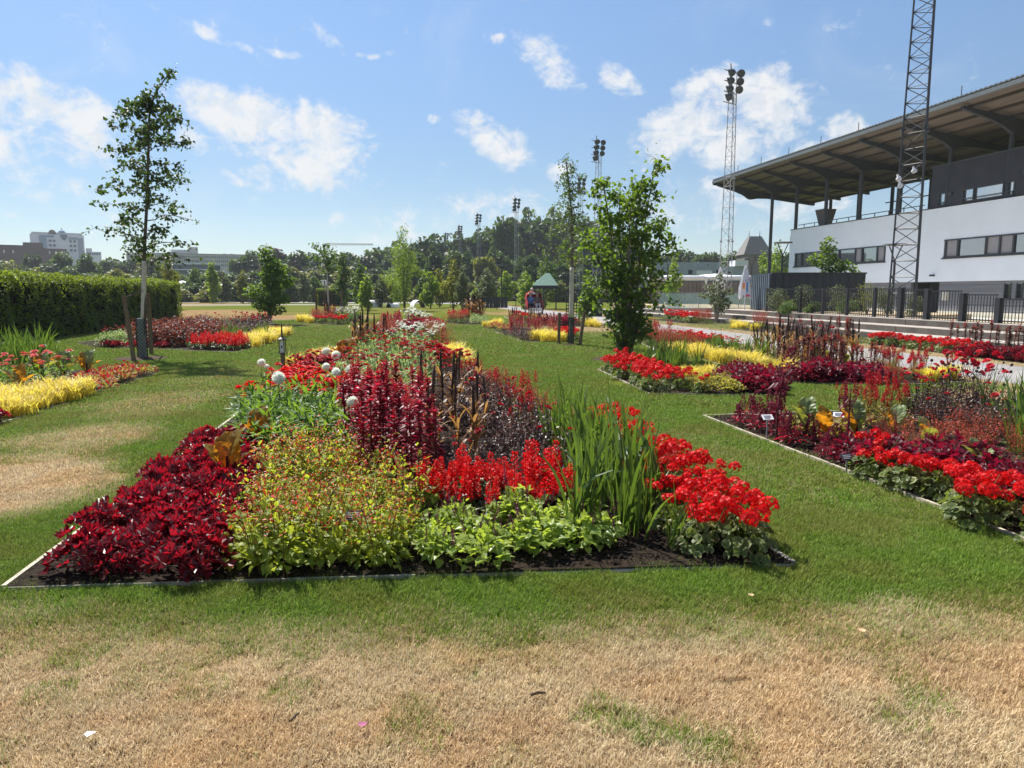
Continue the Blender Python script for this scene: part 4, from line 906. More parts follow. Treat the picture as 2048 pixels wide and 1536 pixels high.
def g_pompon(r=.07, n=110):
    g = Geo(); d = fib(n, -.85); B = facing(d); 
    B2_ = basis(d + B[:, :, 0] * .35 + np.array([0, 0, .1]), B[:, :, 1]); g.put(PETAL, d * r * .55, B2_, np.full(n, r * .55), U(.2, 1, n)); g.lathe([(r * .72 * math.sin(q), -r * .72 * math.cos(q)) for q in np.linspace(.01, 3.13, 7)], 10, a=.7); return g
def g_disc(r=.05, rings=3, n=12, lift=.25):
    g = Geo()
    for k in range(rings):
        t = np.arange(n) * 2 * math.pi / n + k * .26; d = np.stack([np.cos(t), np.sin(t), np.full(n, lift * (k + .3))], 1)
        g.put(PETAL, d * .1 * r + np.array([0, 0, .004 * k]), basis(d), np.full(n, r * (1 - .24 * k)), U(.2, 1, n))
    return g
def g_spike(L=.16, r=.026, n=46, f=.03, T=None):
    g = Geo(); z = np.linspace(0, 1, n); t = np.arange(n) * 2.4; rr = r * (1 - z ** 2 * .8)
    P = np.stack([rr * .35 * np.cos(t), rr * .35 * np.sin(t), z * L], 1); d = np.stack([np.cos(t), np.sin(t), U(.1, .7, n)], 1)
    g.put(T or OVAL, P, basis(d, rdir(n)), U(.75, 1.2, n) * f * (1 - .45 * z), U(0, 1, n)); g.tube([(0, 0, -.02), (0, 0, L)], .003, 4); return g
def g_seed(L=.42, r=.022):
    g = Geo(); z = np.linspace(0, 1, 15); bend = U(-.05, .05, 2); P = np.stack([bend[0] * z ** 2, bend[1] * z ** 2, z * L], 1)
    g.tube(P, r * np.clip(np.minimum(.55 + 2.5 * z, (1 - z) * 3.2 + .22), 0, 1) * U(.9, 1.1, 15), 9, 0, U(0, 1))
    n = 150; q = U(.02, .97, n); t = U(0, 6.28, n); d = np.stack([np.cos(t), np.sin(t), np.full(n, .7)], 1)
    pr = r * .8 * np.clip(np.minimum(.55 + 2.5 * q, (1 - q) * 3.2 + .22), 0, 1)
    g.put(LEAF2, np.stack([bend[0] * q ** 2, bend[1] * q ** 2, q * L], 1) + d * np.array([1, 1, 0]) * pr[:, None], basis(d), U(.012, .02, n), U(0, 1, n)); return g
def g_plume(L=.3, r=.035, n=170, lean=.1):
    g = Geo(); q = U(0, 1, n) ** .8; t = U(0, 6.28, n); rr = r * np.clip(np.minimum(.5 + 3 * q, (1 - q) * 2 + .1), 0, 1)
    P = np.stack([rr * np.cos(t) + lean * q ** 2 * L, rr * np.sin(t), q * L], 1); d = np.stack([np.cos(t), np.sin(t), U(.2, 1.2, n)], 1)
    g.put(LEAF2, P, basis(d, rdir(n)), U(.018, .034, n), U(0, 1, n)); return g
UMB = [g_umbel(), g_umbel(.062, 38), g_umbel(.075, 50)]; POM = [g_pompon(), g_pompon(.06, 90)]; DISC = [g_disc(), g_disc(.045, 4, 11, .3)]
SPK = [g_spike(.16, .036, 52, .034), g_spike(.13, .034, 44, .032), g_spike(.19, .036, 60, .034)]; THIN = [g_spike(.14, .012, 40, .016), g_spike(.11, .011, 32, .015)]
SEED = [g_seed(.4, .016), g_seed(.34, .015), g_seed(.46, .017)]; PLUME = [g_plume(), g_plume(.22, .03, 130, -.1), g_plume(.4, .05, 240, .2)]
def pick(L): return L[int(rng.integers(len(L)))]
def sp_coral():
    g = Geo(); n = 40; t = U(0, 6.28, n); r = U(.1, 1, n) ** .6 * .19; z = .05 + .13 * (1 - (r / .21) ** 2) + U(-.02, .03, n)
    P = np.stack([r * np.cos(t), r * np.sin(t), z], 1); nrm_ = np.stack([np.cos(t) * r * 4, np.sin(t) * r * 4, np.full(n, .8)], 1) + rng.normal(0, .42, (n, 3))
    g.put(HEUCH, P, facing(nrm_), U(.034, .060, n), U(0, 1, n), 0, np.r_[-.15, np.tile([.0, .12], 9), 0])
    stemset(g, P[::2] - (0, 0, .01), .003, 1, .15, 3); return g, [F_HEU, M_STEMR], []
def sp_limesage():
    g = Geo(); bush(g, 90, .18, .22, HEART, .058, up=-.25, rnd=.6, amin=.3, amax=1); bush(g, 40, .17, .36, OVAL, .05, up=.5, rnd=.7, amin=.3, amax=1)
    tips = np.stack([U(-.2, .2, 13), U(-.2, .2, 13), U(.28, .48, 13)], 1); stemset(g, tips, .0025, 1, .4, 3)
    q = np.concatenate([tips * U(.45, .97, (13, 1)) for _ in range(5)]) + rng.normal(0, .012, (65, 3)); n = len(q); g.put(OVAL, q, basis(rdir(n) + (0, 0, .2)), U(.02, .048, n), U(.4, 1, n))
    m = 5 * 13; f = Geo(); P = np.repeat(tips, 5, 0) * U(.6, 1.05, (m, 1)) + rng.normal(0, .022, (m, 3)); f.put(LEAF2, P, basis(rdir(m) + (0, 0, .2)), U(.014, .026, m), U(0, 1, m), 0)
    m = 4 * 13; P = np.repeat(tips, 4, 0) * U(.5, 1.02, (m, 1)) + rng.normal(0, .022, (m, 3)); f.put(LEAF2, P, basis(rdir(m)), U(.008, .015, m), U(0, .5, m), 1)
    return g, [F_LIME, M_STEMB], [kid('blossoms', f, [P_ORED, P_BRICK], (0, 0, 0))]
def sp_basil():
    g = Geo(); P = bush(g, 85, .17, .24, HEART, .068, up=.0, rnd=.7, base=.05); bush(g, 30, .1, .26, OVAL, .06, up=.6)
    tips = np.stack([U(-.16, .16, 3), U(-.16, .16, 3), U(.20, .28, 3)], 1); stemset(g, tips, .003, 1, .4, 3)
    return g, [F_BASIL, M_STEMD], [kid('flower_spike', pick(THIN), [P_PURP], t - (0, 0, .03), U(0, 6), U(.7, 1.1), (U(-.35, .35), U(-.35, .35))) for t in tips]
def sp_redsage():
    g = Geo(); bush(g, 52, .14, .2, OVAL, .065, up=.1)
    tips = np.stack([U(-.11, .11, 5), U(-.11, .11, 5), U(.10, .20, 5)], 1); stemset(g, tips, .004, 1, .4, 3)
    return g, [F_DKG, M_STEMR], [kid('flower_spike', pick(SPK), [P_RED], t, U(0, 6), U(.85, 1.25)) for t in tips]
def sp_crim(h=.68):
    g = Geo(); n = 60; z = U(.06, 1, n); t = U(0, 6.28, n); d = np.stack([np.cos(t), np.sin(t), U(-.2, .5, n)], 1)
    g.tube([(0, 0, 0), (.01, 0, h * .5), (.0, .01, h)], [.012, .01, .006], 6, 1)
    g.put(LANCE, np.stack([0 * z, 0 * z, z * h], 1), basis(d), U(.09, .15, n) * (1.15 - .45 * z), U(0, 1, n))
    n = 26; z = U(.72, 1.03, n); t = U(0, 6.28, n); d = np.stack([np.cos(t), np.sin(t), U(.2, .9, n)], 1); g.put(OVAL, np.stack([0 * z, 0 * z, z * h], 1), basis(d), U(.05, .085, n), U(.3, 1, n))
    k = [kid('flower_plume', pick(SPK), [P_DRED], (U(-.02, .02), U(-.02, .02), h * U(.94, 1.0)), U(0, 6), U(.5, .75)) for _ in range(2)]
    return g, [F_CRIM, M_STEMR], k
def sp_crimd(): g, ms, ks = sp_crim(.62); return g, [F_BROZ, M_STEMR], ks[:1]
def sp_millet():
    g = Geo(); tips = []
    for k in range(3):
        x, y = rng.normal(0, .05, 2); h = U(.38, .62); lx, ly = rng.normal(0, .05, 2); g.tube([(x, y, 0), (x + lx * .5, y + ly * .5, h * .5), (x + lx, y + ly, h)], [.010, .008, .006], 5, 1); tips.append((x + lx, y + ly, h - .03))
        n = 9; q = U(.04, .9, n); P = np.stack([x + lx * q, y + ly * q, h * q], 1); blades(g, P, U(0, 6.28, n), U(.3, .48, n), U(.35, .8, n), U(.026, .042, n), K=6, arch=U(1.0, 2.2, n), a=U(0, 1, n), flat=.5)
    return g, [F_BRON, M_STEMB], [kid('seed_spike', pick(SEED), [P_SEED], t, U(0, 6), U(.75, 1.05), (U(-.12, .12), U(-.12, .12))) for t in tips]
def sp_dark(fl=1):
    g = Geo(); bush(g, 240, .22, .52, OVAL, .042, up=.3, rnd=.9, pw=.4); tips = np.stack([U(-.2, .2, 11), U(-.2, .2, 11), U(.42, .62, 11)], 1); stemset(g, tips, .003, 1, .3, 3)
    return g, [F_PURP, M_STEMD], [kid('flower_head', pick(DISC), [P_DRED], t, U(0, 6), U(.6, .95), (U(-.5, .5), U(-.5, .5))) for t in tips[:fl]]
def sp_glad():
    g = Geo(); n = 11; P = np.stack([rng.normal(0, .035, n), rng.normal(0, .035, n), np.zeros(n)], 1)
    blades(g, P, U(0, 6.28, n), U(.45, .82, n), np.abs(rng.normal(0, .30, n)) + .03, U(.018, .031, n), K=6, arch=np.where(U(0, 1, n) < .25, U(.8, 1.9, n), U(0, .35, n)), a=U(0, 1, n), tw=1.2, flat=.6)
    return g, [F_GLAD], []
def sp_ger():
    g = Geo(); n = 68; d = rdir(n); d[:, 2] = np.abs(d[:, 2]) * .9 - .05; r = U(.35, 1, n) ** .5
    P = np.stack([d[:, 0] * r * .19, d[:, 1] * r * .19, .04 + .19 * np.abs(d[:, 2]) * r], 1)
    g.put(ROUND, P, facing(np.stack([d[:, 0], d[:, 1], np.full(n, .7)], 1) + rng.normal(0, .3, (n, 3))), U(.022, .041, n), U(.1, .45, n), 0, np.r_[-.2, np.full(13, .5)])
    m = 6; t = np.arange(m) * 2.4 + U(0, 6); q = np.sqrt((np.arange(m) + .5) / m); tips = np.stack([.18 * q * np.cos(t), .18 * q * np.sin(t), U(.22, .35, m)], 1); stemset(g, tips, .004, 1, .4, 3)
    return g, [F_GER, M_STEMG], [kid('flower_head', pick(UMB), [P_RED], t, U(0, 6), U(.58, .86), (U(-.4, .4), U(-.4, .4))) for t in tips[:int(rng.integers(4, 7))]]
def sp_zin(petal, leaf=F_GREEN, n=7, r=.9, H=.26, heads=DISC):
    g = Geo(); bush(g, 70, .16, H * .85, OVAL, .065, up=.3); tips = np.stack([U(-.16, .16, n), U(-.16, .16, n), U(H * .85, H * 1.15, n)], 1); stemset(g, tips, .004, 1, .4, 3)
    return g, [leaf, M_STEMG], [kid('flower_head', pick(heads), [petal], t, U(0, 6), U(.7, 1.1) * r, (U(-.3, .3), U(-.3, .3))) for t in tips]
def sp_white():
    g = Geo(); bush(g, 130, .26, .44, LANCE, .13, up=.5, rnd=.6); tips = np.array([(0, 0, .62), (.07, .03, .56)]); stemset(g, tips[:NW[0]], .005, 1, .3, 3)
    return g, [F_GREEN, M_STEMG], [kid('flower_head', pick(POM), [P_WHITE], t, U(0, 6), (U(.85, 1.05) if i == 0 else .5), (U(-.4, .4), U(-.4, .4))) for i, t in enumerate(tips[:NW[0]])]
NW = [0]
def sp_wine():
    g = Geo(); bush(g, 150, .21, .30, HEART, .068, up=.25, rnd=.8, pw=.35, base=.04); bush(g, 60, .15, .33, OVAL, .05, up=.9, rnd=.6, pw=.3); return g, [F_BURG, M_STEMR], []
def sp_yel():
    g = Geo(); n = 110; P = np.stack([rng.normal(0, .05, n), rng.normal(0, .05, n), np.zeros(n)], 1)
    blades(g, P, U(0, 6.28, n), U(.2, .36, n), U(.2, .7, n), U(.007, .012, n), K=5, arch=U(.8, 2.0, n), a=U(0, 1, n), flat=.7); return g, [F_YEL], []
def sp_pale():
    g = Geo(); bush(g, 170, .24, .48, OVAL, .072, up=.3, rnd=.7, pw=.4); tips = np.stack([U(-.2, .2, 5), U(-.2, .2, 5), U(.5, .66, 5)], 1); stemset(g, tips, .004, 1, .4, 3)
    return g, [F_PALE, M_STEMG], [kid('flower_head', pick(DISC), [P_DRED], t, U(0, 6), U(.7, 1.0), (U(-.3, .3), U(-.3, .3))) for t in tips[:int(rng.integers(1, 4))]]
def sp_bronze():
    g = Geo(); bush(g, 200, .26, .62, OVAL, .085, up=.3, rnd=.8, pw=.4); return g, [F_BROZ, M_STEMR], []
F_BROZ = leafm('red_bronze_leaf', (.025, .011, .010), (.125, .042, .03), (.22, .05, .025), .33)
def sp_amar():
    g = Geo(); bush(g, 34, .12, .2, LANCE, .10, up=.2, rnd=.5); tips = np.stack([U(-.07, .07, 4), U(-.07, .07, 4), U(.08, .16, 4)], 1); tips[0] = (0, 0, .18); stemset(g, tips, .006, 1, .4, 4)
    return g, [F_CRIM, M_STEMR], [kid('flower_plume', PLUME[i % 2], [P_PLUME], t, U(0, 6), U(.55, 1.0), (U(-.2, .2), U(-.2, .2))) for i, t in enumerate(tips)]
def sp_tall():
    g = Geo(); g.tube([(0, 0, 0), (.02, 0, .3), (.0, .03, .62)], [.012, .010, .007], 6, 1); n = 15; z = U(.15, .95, n); t = U(0, 6.28, n); d = np.stack([np.cos(t), np.sin(t), U(-.5, .2, n)], 1)
    g.put(LANCE, np.stack([0 * z, 0 * z, z * .6], 1), basis(d), U(.10, .17, n), U(0, .8, n))
    return g, [F_BURG, M_STEMR], [kid('flower_plume', PLUME[2], [P_PLUME], (0, .03, .5), U(0, 6), 1.0, (.15, .1)), kid('flower_plume', PLUME[1], [P_PLUME], (.03, .0, .42), U(0, 6), .9, (.5, .3)), kid('flower_plume', PLUME[1], [P_PLUME], (-.03, .0, .4), U(0, 6), .9, (-.5, .2))]
def sp_begon():
    g = Geo(); bush(g, 90, .17, .17, OVAL, .045, up=.3, rnd=.8); f = Geo(); bush(f, 26, .17, .2, FLORET, .017, up=1.2, pw=.25, mat=0); bush(f, 40, .17, .19, LEAF2, .035, up=.6, pw=.3, mat=1)
    return g, [F_COLB, M_STEMR], [kid('blossoms', f, [P_DRED, F_CRIM], (0, 0, 0))]
def sp_gaura():
    g = Geo(); bush(g, 36, .15, .2, OVAL, .05, up=.2, amin=0, amax=.6); tips = np.stack([U(-.22, .22, 20), U(-.22, .22, 20), U(.34, .6, 20)], 1); stemset(g, tips, .0025, 1, .3, 3)
    n = 20 * 12; P = np.repeat(tips, 12, 0) * U(.5, 1.02, (n, 1)) + rng.normal(0, .02, (n, 3)); f = Geo().put(LEAF2, P, basis(rdir(n)), U(.014, .03, n), U(0, 1, n))
    return g, [F_GREEN, M_STEMB], [kid('blossoms', f, [P_BRICK], (0, 0, 0))]
def sp_lobel():
    g = Geo(); tips = np.stack([U(-.15, .15, 8), U(-.15, .15, 8), U(.4, .62, 8)], 1); stemset(g, tips, .004, 1, .4, 3); bush(g, 60, .15, .3, OVAL, .06, up=.3, amin=0, amax=.7)
    for t in tips: n = 12; q = U(.3, 1, n); g.put(LANCE, t * q[:, None], basis(rdir(n) + (0, 0, .3)), U(.035, .07, n), U(0, .8, n))
    return g, [F_COLB, M_STEMD], [kid('flower_spike', pick(SPK), [P_DRED], t - (0, 0, .06), U(0, 6), U(.7, 1.1)) for t in tips[:5]]
def sp_dahlia():
    g = Geo(); bush(g, 220, .26, .55, OVAL, .05, up=.3, rnd=.9, pw=.4); tips = np.stack([U(-.32, .32, 12), U(-.3, .3, 12), U(.62, .95, 12)], 1); stemset(g, tips, .004, 1, .3, 4)
    n = 40; q = np.repeat(tips, 4, 0)[:n] * U(.6, .95, (n, 1)); g.put(OVAL, q, basis(rdir(n)), U(.03, .06, n), U(0, .7, n))
    return g, [F_PURP, M_STEMD], [kid('flower_head', pick(DISC), [P_DR2], t, U(0, 6), U(.9, 1.2), (U(.2, 1.2), U(-.4, .4))) for t in tips[:6]] + [kid('flower_bud', BUD, [P_SEED], t, 0, U(.8, 1.2)) for t in tips[6:]]
P_DR2 = leafm('cherry_petal', (.34, .008, .02), (.62, .02, .05), (.8, .02, .05), .3, .5, .2)
BUD = Geo().lathe([(0, -.02), (.014, -.012), (.018, 0), (.012, .014), (0, .02)], 8)
def sp_colm():
    g = Geo(); bush(g, 110, .17, .22, HEART, .055, up=.3, rnd=.7, pw=.4); return g, [F_COLB, M_STEMG], []
def canna_leaf(L, w):
    n = 12; t = np.linspace(0, 1, n); u = np.clip((t - .2) / .8, 0, 1); wd = np.maximum(w * np.sin(np.pi * np.clip(u * .95 + .0, 0, 1)) ** .7, .008 * (1 - t)); V = []; a = []
    for i in range(n):
        bend = .24 * t[i] ** 2
        for s in (-1, -.55, 0, .55, 1): V.append((s * wd[i], t[i] * L * math.cos(bend * .6), -t[i] * L * math.sin(bend) * .8 + abs(s) * wd[i] * .2 + .012 * abs(s) * math.sin(i * 1.9 + s * 3))); a.append(.62 - .35 * abs(s) + (.3 if s == 0 else 0) + .12 * math.sin(i * 2.1))
    F = [(5 * i + j, 5 * i + j + 1, 5 * i + j + 6, 5 * i + j + 5) for i in range(n - 1) for j in range(4)]
    return Geo().add(V, F, a)
CL = [canna_leaf(.40, .10), canna_leaf(.36, .095), canna_leaf(.46, .115), canna_leaf(.34, .075)]
F_CANG = leafm('canna_green', (.10, .15, .05), (.24, .30, .14), (.40, .42, .05), .35, .4, .3)
def sp_canna():
    g = Geo(); g.tube([(0, 0, 0), (.01, 0, .12), (0, 0, .3)], [.022, .018, .010], 8, 0); ks = []
    for i, (q, az_, inc) in enumerate(((2, U(-.3, .3), 1.5), (0, 1.6 + U(-.3, .3), 1.2), (1, .7 + U(-.3, .3), 1.42), (3, -1.5 + U(-.3, .3), .8), (1, -.8 + U(-.3, .3), 1.3), (0, 2.6, 1.1))[:4 + int(rng.integers(2))]):
        ks.append(kid('leaf', CL[q], [F_CANNA if U(0, 1) < .75 else F_CANG], (0, 0, .06 + .035 * i), az_, U(.85, 1.05), (inc, 0)))
    return g, [F_BURG], ks
SPEC = {}
def species(key, fn, nv, name, cat, **kw):
    out = []
    for _ in range(nv):
        g, ms, ks = fn(**kw); out.append(dict(fol=g.mesh('foliage', ms), g=g, ms=ms, ks=ks, far=None))
    SPEC[key] = (name, cat, out)
KM = {}
def kmesh(name, g, ms):
    k = (id(g), ms[0].name)
    if k not in KM: KM[k] = g.mesh(name, ms)
    return KM[k]
from mathutils import Euler
def kmat(k): return Matrix.Translation(k[3]) @ Euler((k[6][0], k[6][1], k[4]), 'XYZ').to_matrix().to_4x4() @ Matrix.Scale(k[5], 4) if k[0] != 'leaf' else Matrix.Translation(k[3]) @ Euler((0, 0, k[4]), 'XYZ').to_matrix().to_4x4() @ Euler((k[6][0], 0, 0), 'XYZ').to_matrix().to_4x4() @ Matrix.Scale(k[5], 4)
def plant(key, x, y, s=1.0, label=None, group=None, near=None, rz=None, v=None, z=.01):
    name, cat, vs = SPEC[key]; p = vs[int(rng.integers(len(vs))) if v is None else v]
    near = (y < 15) if near is None else near
    rz = U(0, 6.28) if rz is None else rz
    if near and p['ks']:
        r = ob(name, None, loc=(x, y, z), rz=rz, sc=s); ob('foliage', p['fol'], r)
        for k in p['ks']:
            o = ob(k[0], kmesh(k[0], k[1], k[2]), r); o.matrix_basis = kmat(k)
    else:
        if p['far'] is None:
            g = Geo().join(p['g']); ms = list(p['ms'])
            for k in p['ks']: g.join(k[1], np.array(kmat(k)), len(ms)); ms += k[2]
            p['far'] = g.mesh(name, ms)
        r = ob(name, p['far'], loc=(x, y, z), rz=rz, sc=s)
    return tag(r, label, cat, group)
for a in (('coral', sp_coral, 5, 'coral_bells', 'plant'), ('lime', sp_limesage, 5, 'lime_sage', 'plant'), ('basil', sp_basil, 4, 'basil_plant', 'plant'), ('redsage', sp_redsage, 4, 'scarlet_sage', 'flower'), ('crim', sp_crim, 5, 'crimson_amaranth', 'plant'),
          ('crimd', sp_crimd, 4, 'dark_amaranth', 'plant'), ('millet', sp_millet, 4, 'purple_millet', 'plant'), ('dark', sp_dark, 4, 'dark_leaved_bush', 'plant'), ('glad', sp_glad, 6, 'gladiolus', 'plant'), ('ger', sp_ger, 5, 'geranium', 'flower'), ('wine', sp_wine, 4, 'wine_coleus', 'plant'),
          ('yel', sp_yel, 5, 'golden_sedge', 'plant'), ('pale', sp_pale, 4, 'variegated_plant', 'plant'), ('bronze', sp_bronze, 3, 'bronze_shrub', 'plant'), ('amar', sp_amar, 4, 'spiked_amaranth', 'plant'), ('tall', sp_tall, 2, 'tall_amaranth', 'plant'), ('begon', sp_begon, 4, 'begonia', 'flower'), ('gaura', sp_gaura, 4, 'red_gaura', 'flower'),
          ('lobel', sp_lobel, 4, 'red_lobelia', 'flower'), ('dahlia', sp_dahlia, 3, 'red_dahlia', 'flower'), ('colm', sp_colm, 4, 'lime_coleus', 'plant'), ('canna', sp_canna, 5, 'canna', 'plant')): species(*a)
species('zred', sp_zin, 4, 'red_zinnia', 'flower', petal=P_RED, n=10, r=1.0, H=.26); species('zpink', sp_zin, 3, 'pink_zinnia', 'flower', petal=P_PINK, n=2, r=1.2, H=.46); species('zcrim', sp_zin, 3, 'crimson_zinnia', 'flower', petal=P_DRED, n=12, r=1.0, H=.28)
species('zwhite', sp_zin, 3, 'white_zinnia', 'flower', petal=P_WHITE, n=7, r=1.1, H=.5)
_w = []
for NW[0] in (0, 0, 0, 1, 1, 2): species('white', sp_white, 1, 'white_dahlia', 'flower'); _w += SPEC['white'][2]
SPEC['white'] = ('white_dahlia', 'flower', _w)
CNT = {}
ORD = ['first', 'second', 'third', 'fourth', 'fifth', 'sixth', 'seventh', 'eighth', 'ninth', 'tenth', 'eleventh', 'twelfth', 'thirteenth', 'fourteenth', 'fifteenth', 'sixteenth', 'seventeenth', 'eighteenth', 'nineteenth', 'twentieth'] + [f'{k}th' for k in range(21, 60)]
def short(t):
    t = ' ' + t + ' '
    for a, c in ((' the ', ' '), (' pale edged leaves ', ' edged leaves '), (' small leaved ', ' '), (' of nearest bed', ' nearest bed'), (' of right bed', ' right bed'), (' of left bed', ' left bed'), (' of long bed', ' long bed'), (' long green leaves', ' green leaves')): t = t.replace(a, c)
    w = t.split(); return ' '.join(w[:10]) if len(w) > 10 else ' '.join(w)
def fill(key, poly, sp, srange, label, group=None, jit=.42, near=None, prob=1.0, z=.01, v=None):
    P = np.array(poly); x0, y0 = P.min(0); x1, y1 = P.max(0); row = 0; y = y0 + sp * .3; gname = group or label; k = 0
    while y < y1:
        x = x0 + (sp / 2 if row % 2 else 0); q = []
        while x < x1:
            px, py = x + U(-jit, jit) * sp, y + U(-jit, jit) * sp; stray = rng.normal(0, .55 * sp, 2) if U(0, 1) < .14 else (0, 0)
            if inside(P, np.array([px]), np.array([py]))[0] and U(0, 1) < prob: q.append((px + stray[0], py + abs(stray[1]) * .6))
            x += sp
        for i, (px, py) in enumerate(sorted(q, key=lambda t: t[0] / t[1])):
            plant(key, px, py, U(srange[0] * .86, srange[1] * 1.04), f'{short(label)}, {ORD[i]} from left, {ORD[k]} row back', gname, near, z=z, v=None if v is None else v[int(rng.integers(len(v)))]); CNT[key] = CNT.get(key, 0) + 1
        k += bool(q); y += sp * .87; row += 1
def C(z, *pts, lo=.4):
    out = []; n = len(pts)
    for (px, py) in pts:
        ys = []
        for i in range(n):
            (xa, ya), (xb, yb) = pts[i], pts[(i + 1) % n]
            if xa != xb and min(xa, xb) <= px <= max(xa, xb): ys.append(ya + (yb - ya) * (px - xa) / (xb - xa))
        a, c = min(ys + [py]), max(ys + [py]); f = (c - py) / (c - a) if c - a > 4 else .5
        out.append(G(px, py, z * (lo + (1 - lo) * f)))
    return out
# --- nearest bed
fill('coral', [(-2.46,3.84),(-1.62,3.78),(-1.85,4.8),(-2.2,6.0),(-2.6,7.3),(-3.2,7.4),(-2.90,5.8),(-2.68,4.4)], .205, (.8, 1.15), 'dark red ruffled coral bells at the left corner of the nearest bed')
fill('lime', [(-1.6,3.80),(-.5,3.88),(-.72,5.0),(-1.1,5.6),(-1.3,6.1),(-2.15,6.1),(-1.75,4.8)], .22, (.8, 1.12), 'lime leaved sage with tiny red flowers at the front of the nearest bed')
fill('basil', [(-.5,3.9),(.6,3.99),(.55,4.85),(-.55,4.7)], .21, (.8, 1.05), 'crinkled lime basil with plum spikes at the front of the nearest bed')
fill('redsage', [(-.6,4.72),(.45,4.9),(.38,5.5),(-.66,5.35)], .185, (.8, 1.1), 'scarlet spiked sage in the row behind the lime basil')
fill('crim', [(-1.2,5.5),(-.68,5.5),(-.8,6.5),(-1.05,8.0),(-1.95,8.0),(-1.5,6.4)], .20, (.85, 1.12), 'crimson leaved amaranth in the middle of the nearest bed')
for (px, py, s, w) in ((880, 925, 1.0, 'front left clump'), (935, 930, .92, 'front right clump'), (860, 885, .95, 'left clump beside the crimson amaranth'), (955, 890, .88, 'right clump beside the dark bush'), (905, 865, 1.0, 'clump in the middle'), (870, 830, 1.02, 'rear left clump'), (945, 828, 1.0, 'rear right clump')):
    plant('millet', *G(px, py), s * .95, f'bronze millet with dark brown spikes in the nearest bed, {w}', 'bronze millet of the nearest bed')
fill('dark', [(-.2,5.75),(.42,5.9),(.38,6.6),(.2,8),(-.35,10.4),(-1.1,12),(-1.7,11.5),(-.95,8.2),(-.2,7.2)], .29, (.7, .98), 'dark purple small leaved bush behind the bronze millet')
fill('glad', [(.5,4.2),(1.0,4.16),(1.08,5.3),(.82,7.2),(.38,7.4),(.42,5.3)], .185, (.66, 1.08), 'green sword leaved gladiolus on the right of the nearest bed')
fill('ger', [(1.05,4.16),(1.55,4.1),(1.4,6.0),(1.06,8.0),(.82,7.9),(1.02,6.0)], .195, (.82, 1.08), 'scarlet geranium with pale edged leaves along the right edge of the nearest bed')
fill('gaura', [(.55,7.5),(.74,7.7),(.02,10.2),(-.36,12.2),(-.66,12),(-.1,9.6)], .25, (.6, .8), 'wispy brick red gaura along the right edge of the nearest bed')
fill('lobel', [(.05,7.2),(.45,7.6),(-.12,9.6),(-.7,12.4),(-1.0,12.2),(-.3,10)], .3, (.7, .9), 'dark red lobelia spikes beside the dark purple bush')
fill('white', [(-2.35,6.5),(-1.45,6.5),(-1.95,8.3),(-2.2,9.2),(-3.2,9.2),(-3.0,7.6)], .28, (.85, 1.1), 'green dahlia foliage on the left of the nearest bed', v=(0, 1, 2))
for (px, py, q, w) in ((523, 727, 5, 'leftmost, high over the lawn edge'), (557, 757, 3, 'low over the left edge of the bed'), (652, 704, 3, 'upper of the touching pair'), (672, 712, 3, 'lower of the touching pair'), (652, 735, 4, 'just below the touching pair'), (710, 771, 3, 'right of the others, among green leaves'), (702, 741, 3, 'beside the canna'), (705, 806, 4, 'lowest, next to the crimson amaranths'), (672, 745, 4, 'near the canna foot')):
    plant('white', *G(px, py, .62), 1.0, f'white pompon dahlia bloom, {w}', 'white pompon dahlias in flower', v=q, near=True)
fill('zred', [(-3.35,9.0),(-2.3,8.9),(-2.5,12.2),(-3.8,12.2)], .25, (1.05, 1.35), 'bright red bedding flower on the left edge of the nearest bed')
fill('zcrim', [(-3.9,12.2),(-2.7,12.2),(-3.1,14.2),(-4.2,14.2)], .28, (1.1, 1.3), 'deep crimson bedding flower in front of the golden sedge of the nearest bed')
fill('yel', [(-4.3,14.2),(-3.1,14.2),(-3.5,17.0),(-4.7,17.2)], .26, (1.1, 1.4), 'golden sedge at the left shoulder of the nearest bed')
fill('pale', [(-2.3,9.4),(-1.1,9.6),(-1.6,14),(-3.2,14.2),(-2.7,11)], .34, (.95, 1.2), 'pale variegated plant with dark red blooms in the centre of the nearest bed')
fill('redsage', [(-2.0,8.2),(-1.1,8.2),(-1.3,9.3),(-2.3,9.3)], .23, (1.1, 1.4), 'red sage between the crimson amaranth and the variegated plants')
fill('zcrim', [(-1.6,12.2),(-.9,12.4),(-1.3,15),(-2.3,15)], .42, (1.3, 1.7), 'dark red zinnia behind the dark purple bush')
fill('yel', [(-1.35,13.4),(-.75,13.6),(-1.3,17.5),(-1.8,17.5)], .26, (1.2, 1.5), 'golden sedge on the right edge of the nearest bed')
fill('millet', [(-3.9,17.2),(-3.3,17.2),(-3.3,18.2),(-3.95,18.2)], .30, (1.1, 1.3), 'dark millet clump at the left edge of the nearest bed beside the lawn', near=True)
fill('pale', [(-3.2,14.5),(-1.9,14.5),(-2.3,18.5),(-3.6,18.5)], .42, (1.0, 1.25), 'pale green plant farther along the nearest bed')
fill('gaura', [(-3.9,18.8),(-3.2,18.5),(-4.0,26),(-4.7,26)], .4, (1.1, 1.4), 'brick red gaura on the far left edge of the nearest bed')
fill('zwhite', [(-3.2,18.5),(-1.8,18.3),(-2.4,24),(-3.8,24)], .5, (.9, 1.2), 'green plant with white blooms far along the nearest bed')
fill('gaura', [(-1.95,17.8),(-1.5,18.2),(-2.6,25),(-3.0,25)], .38, (1.1, 1.4), 'brick red gaura on the far right edge of the nearest bed')
fill('glad', [(-2.6,19),(-1.9,19),(-2.3,22),(-2.9,22)], .4, (.9, 1.1), 'green sword leaves on the far right of the nearest bed')
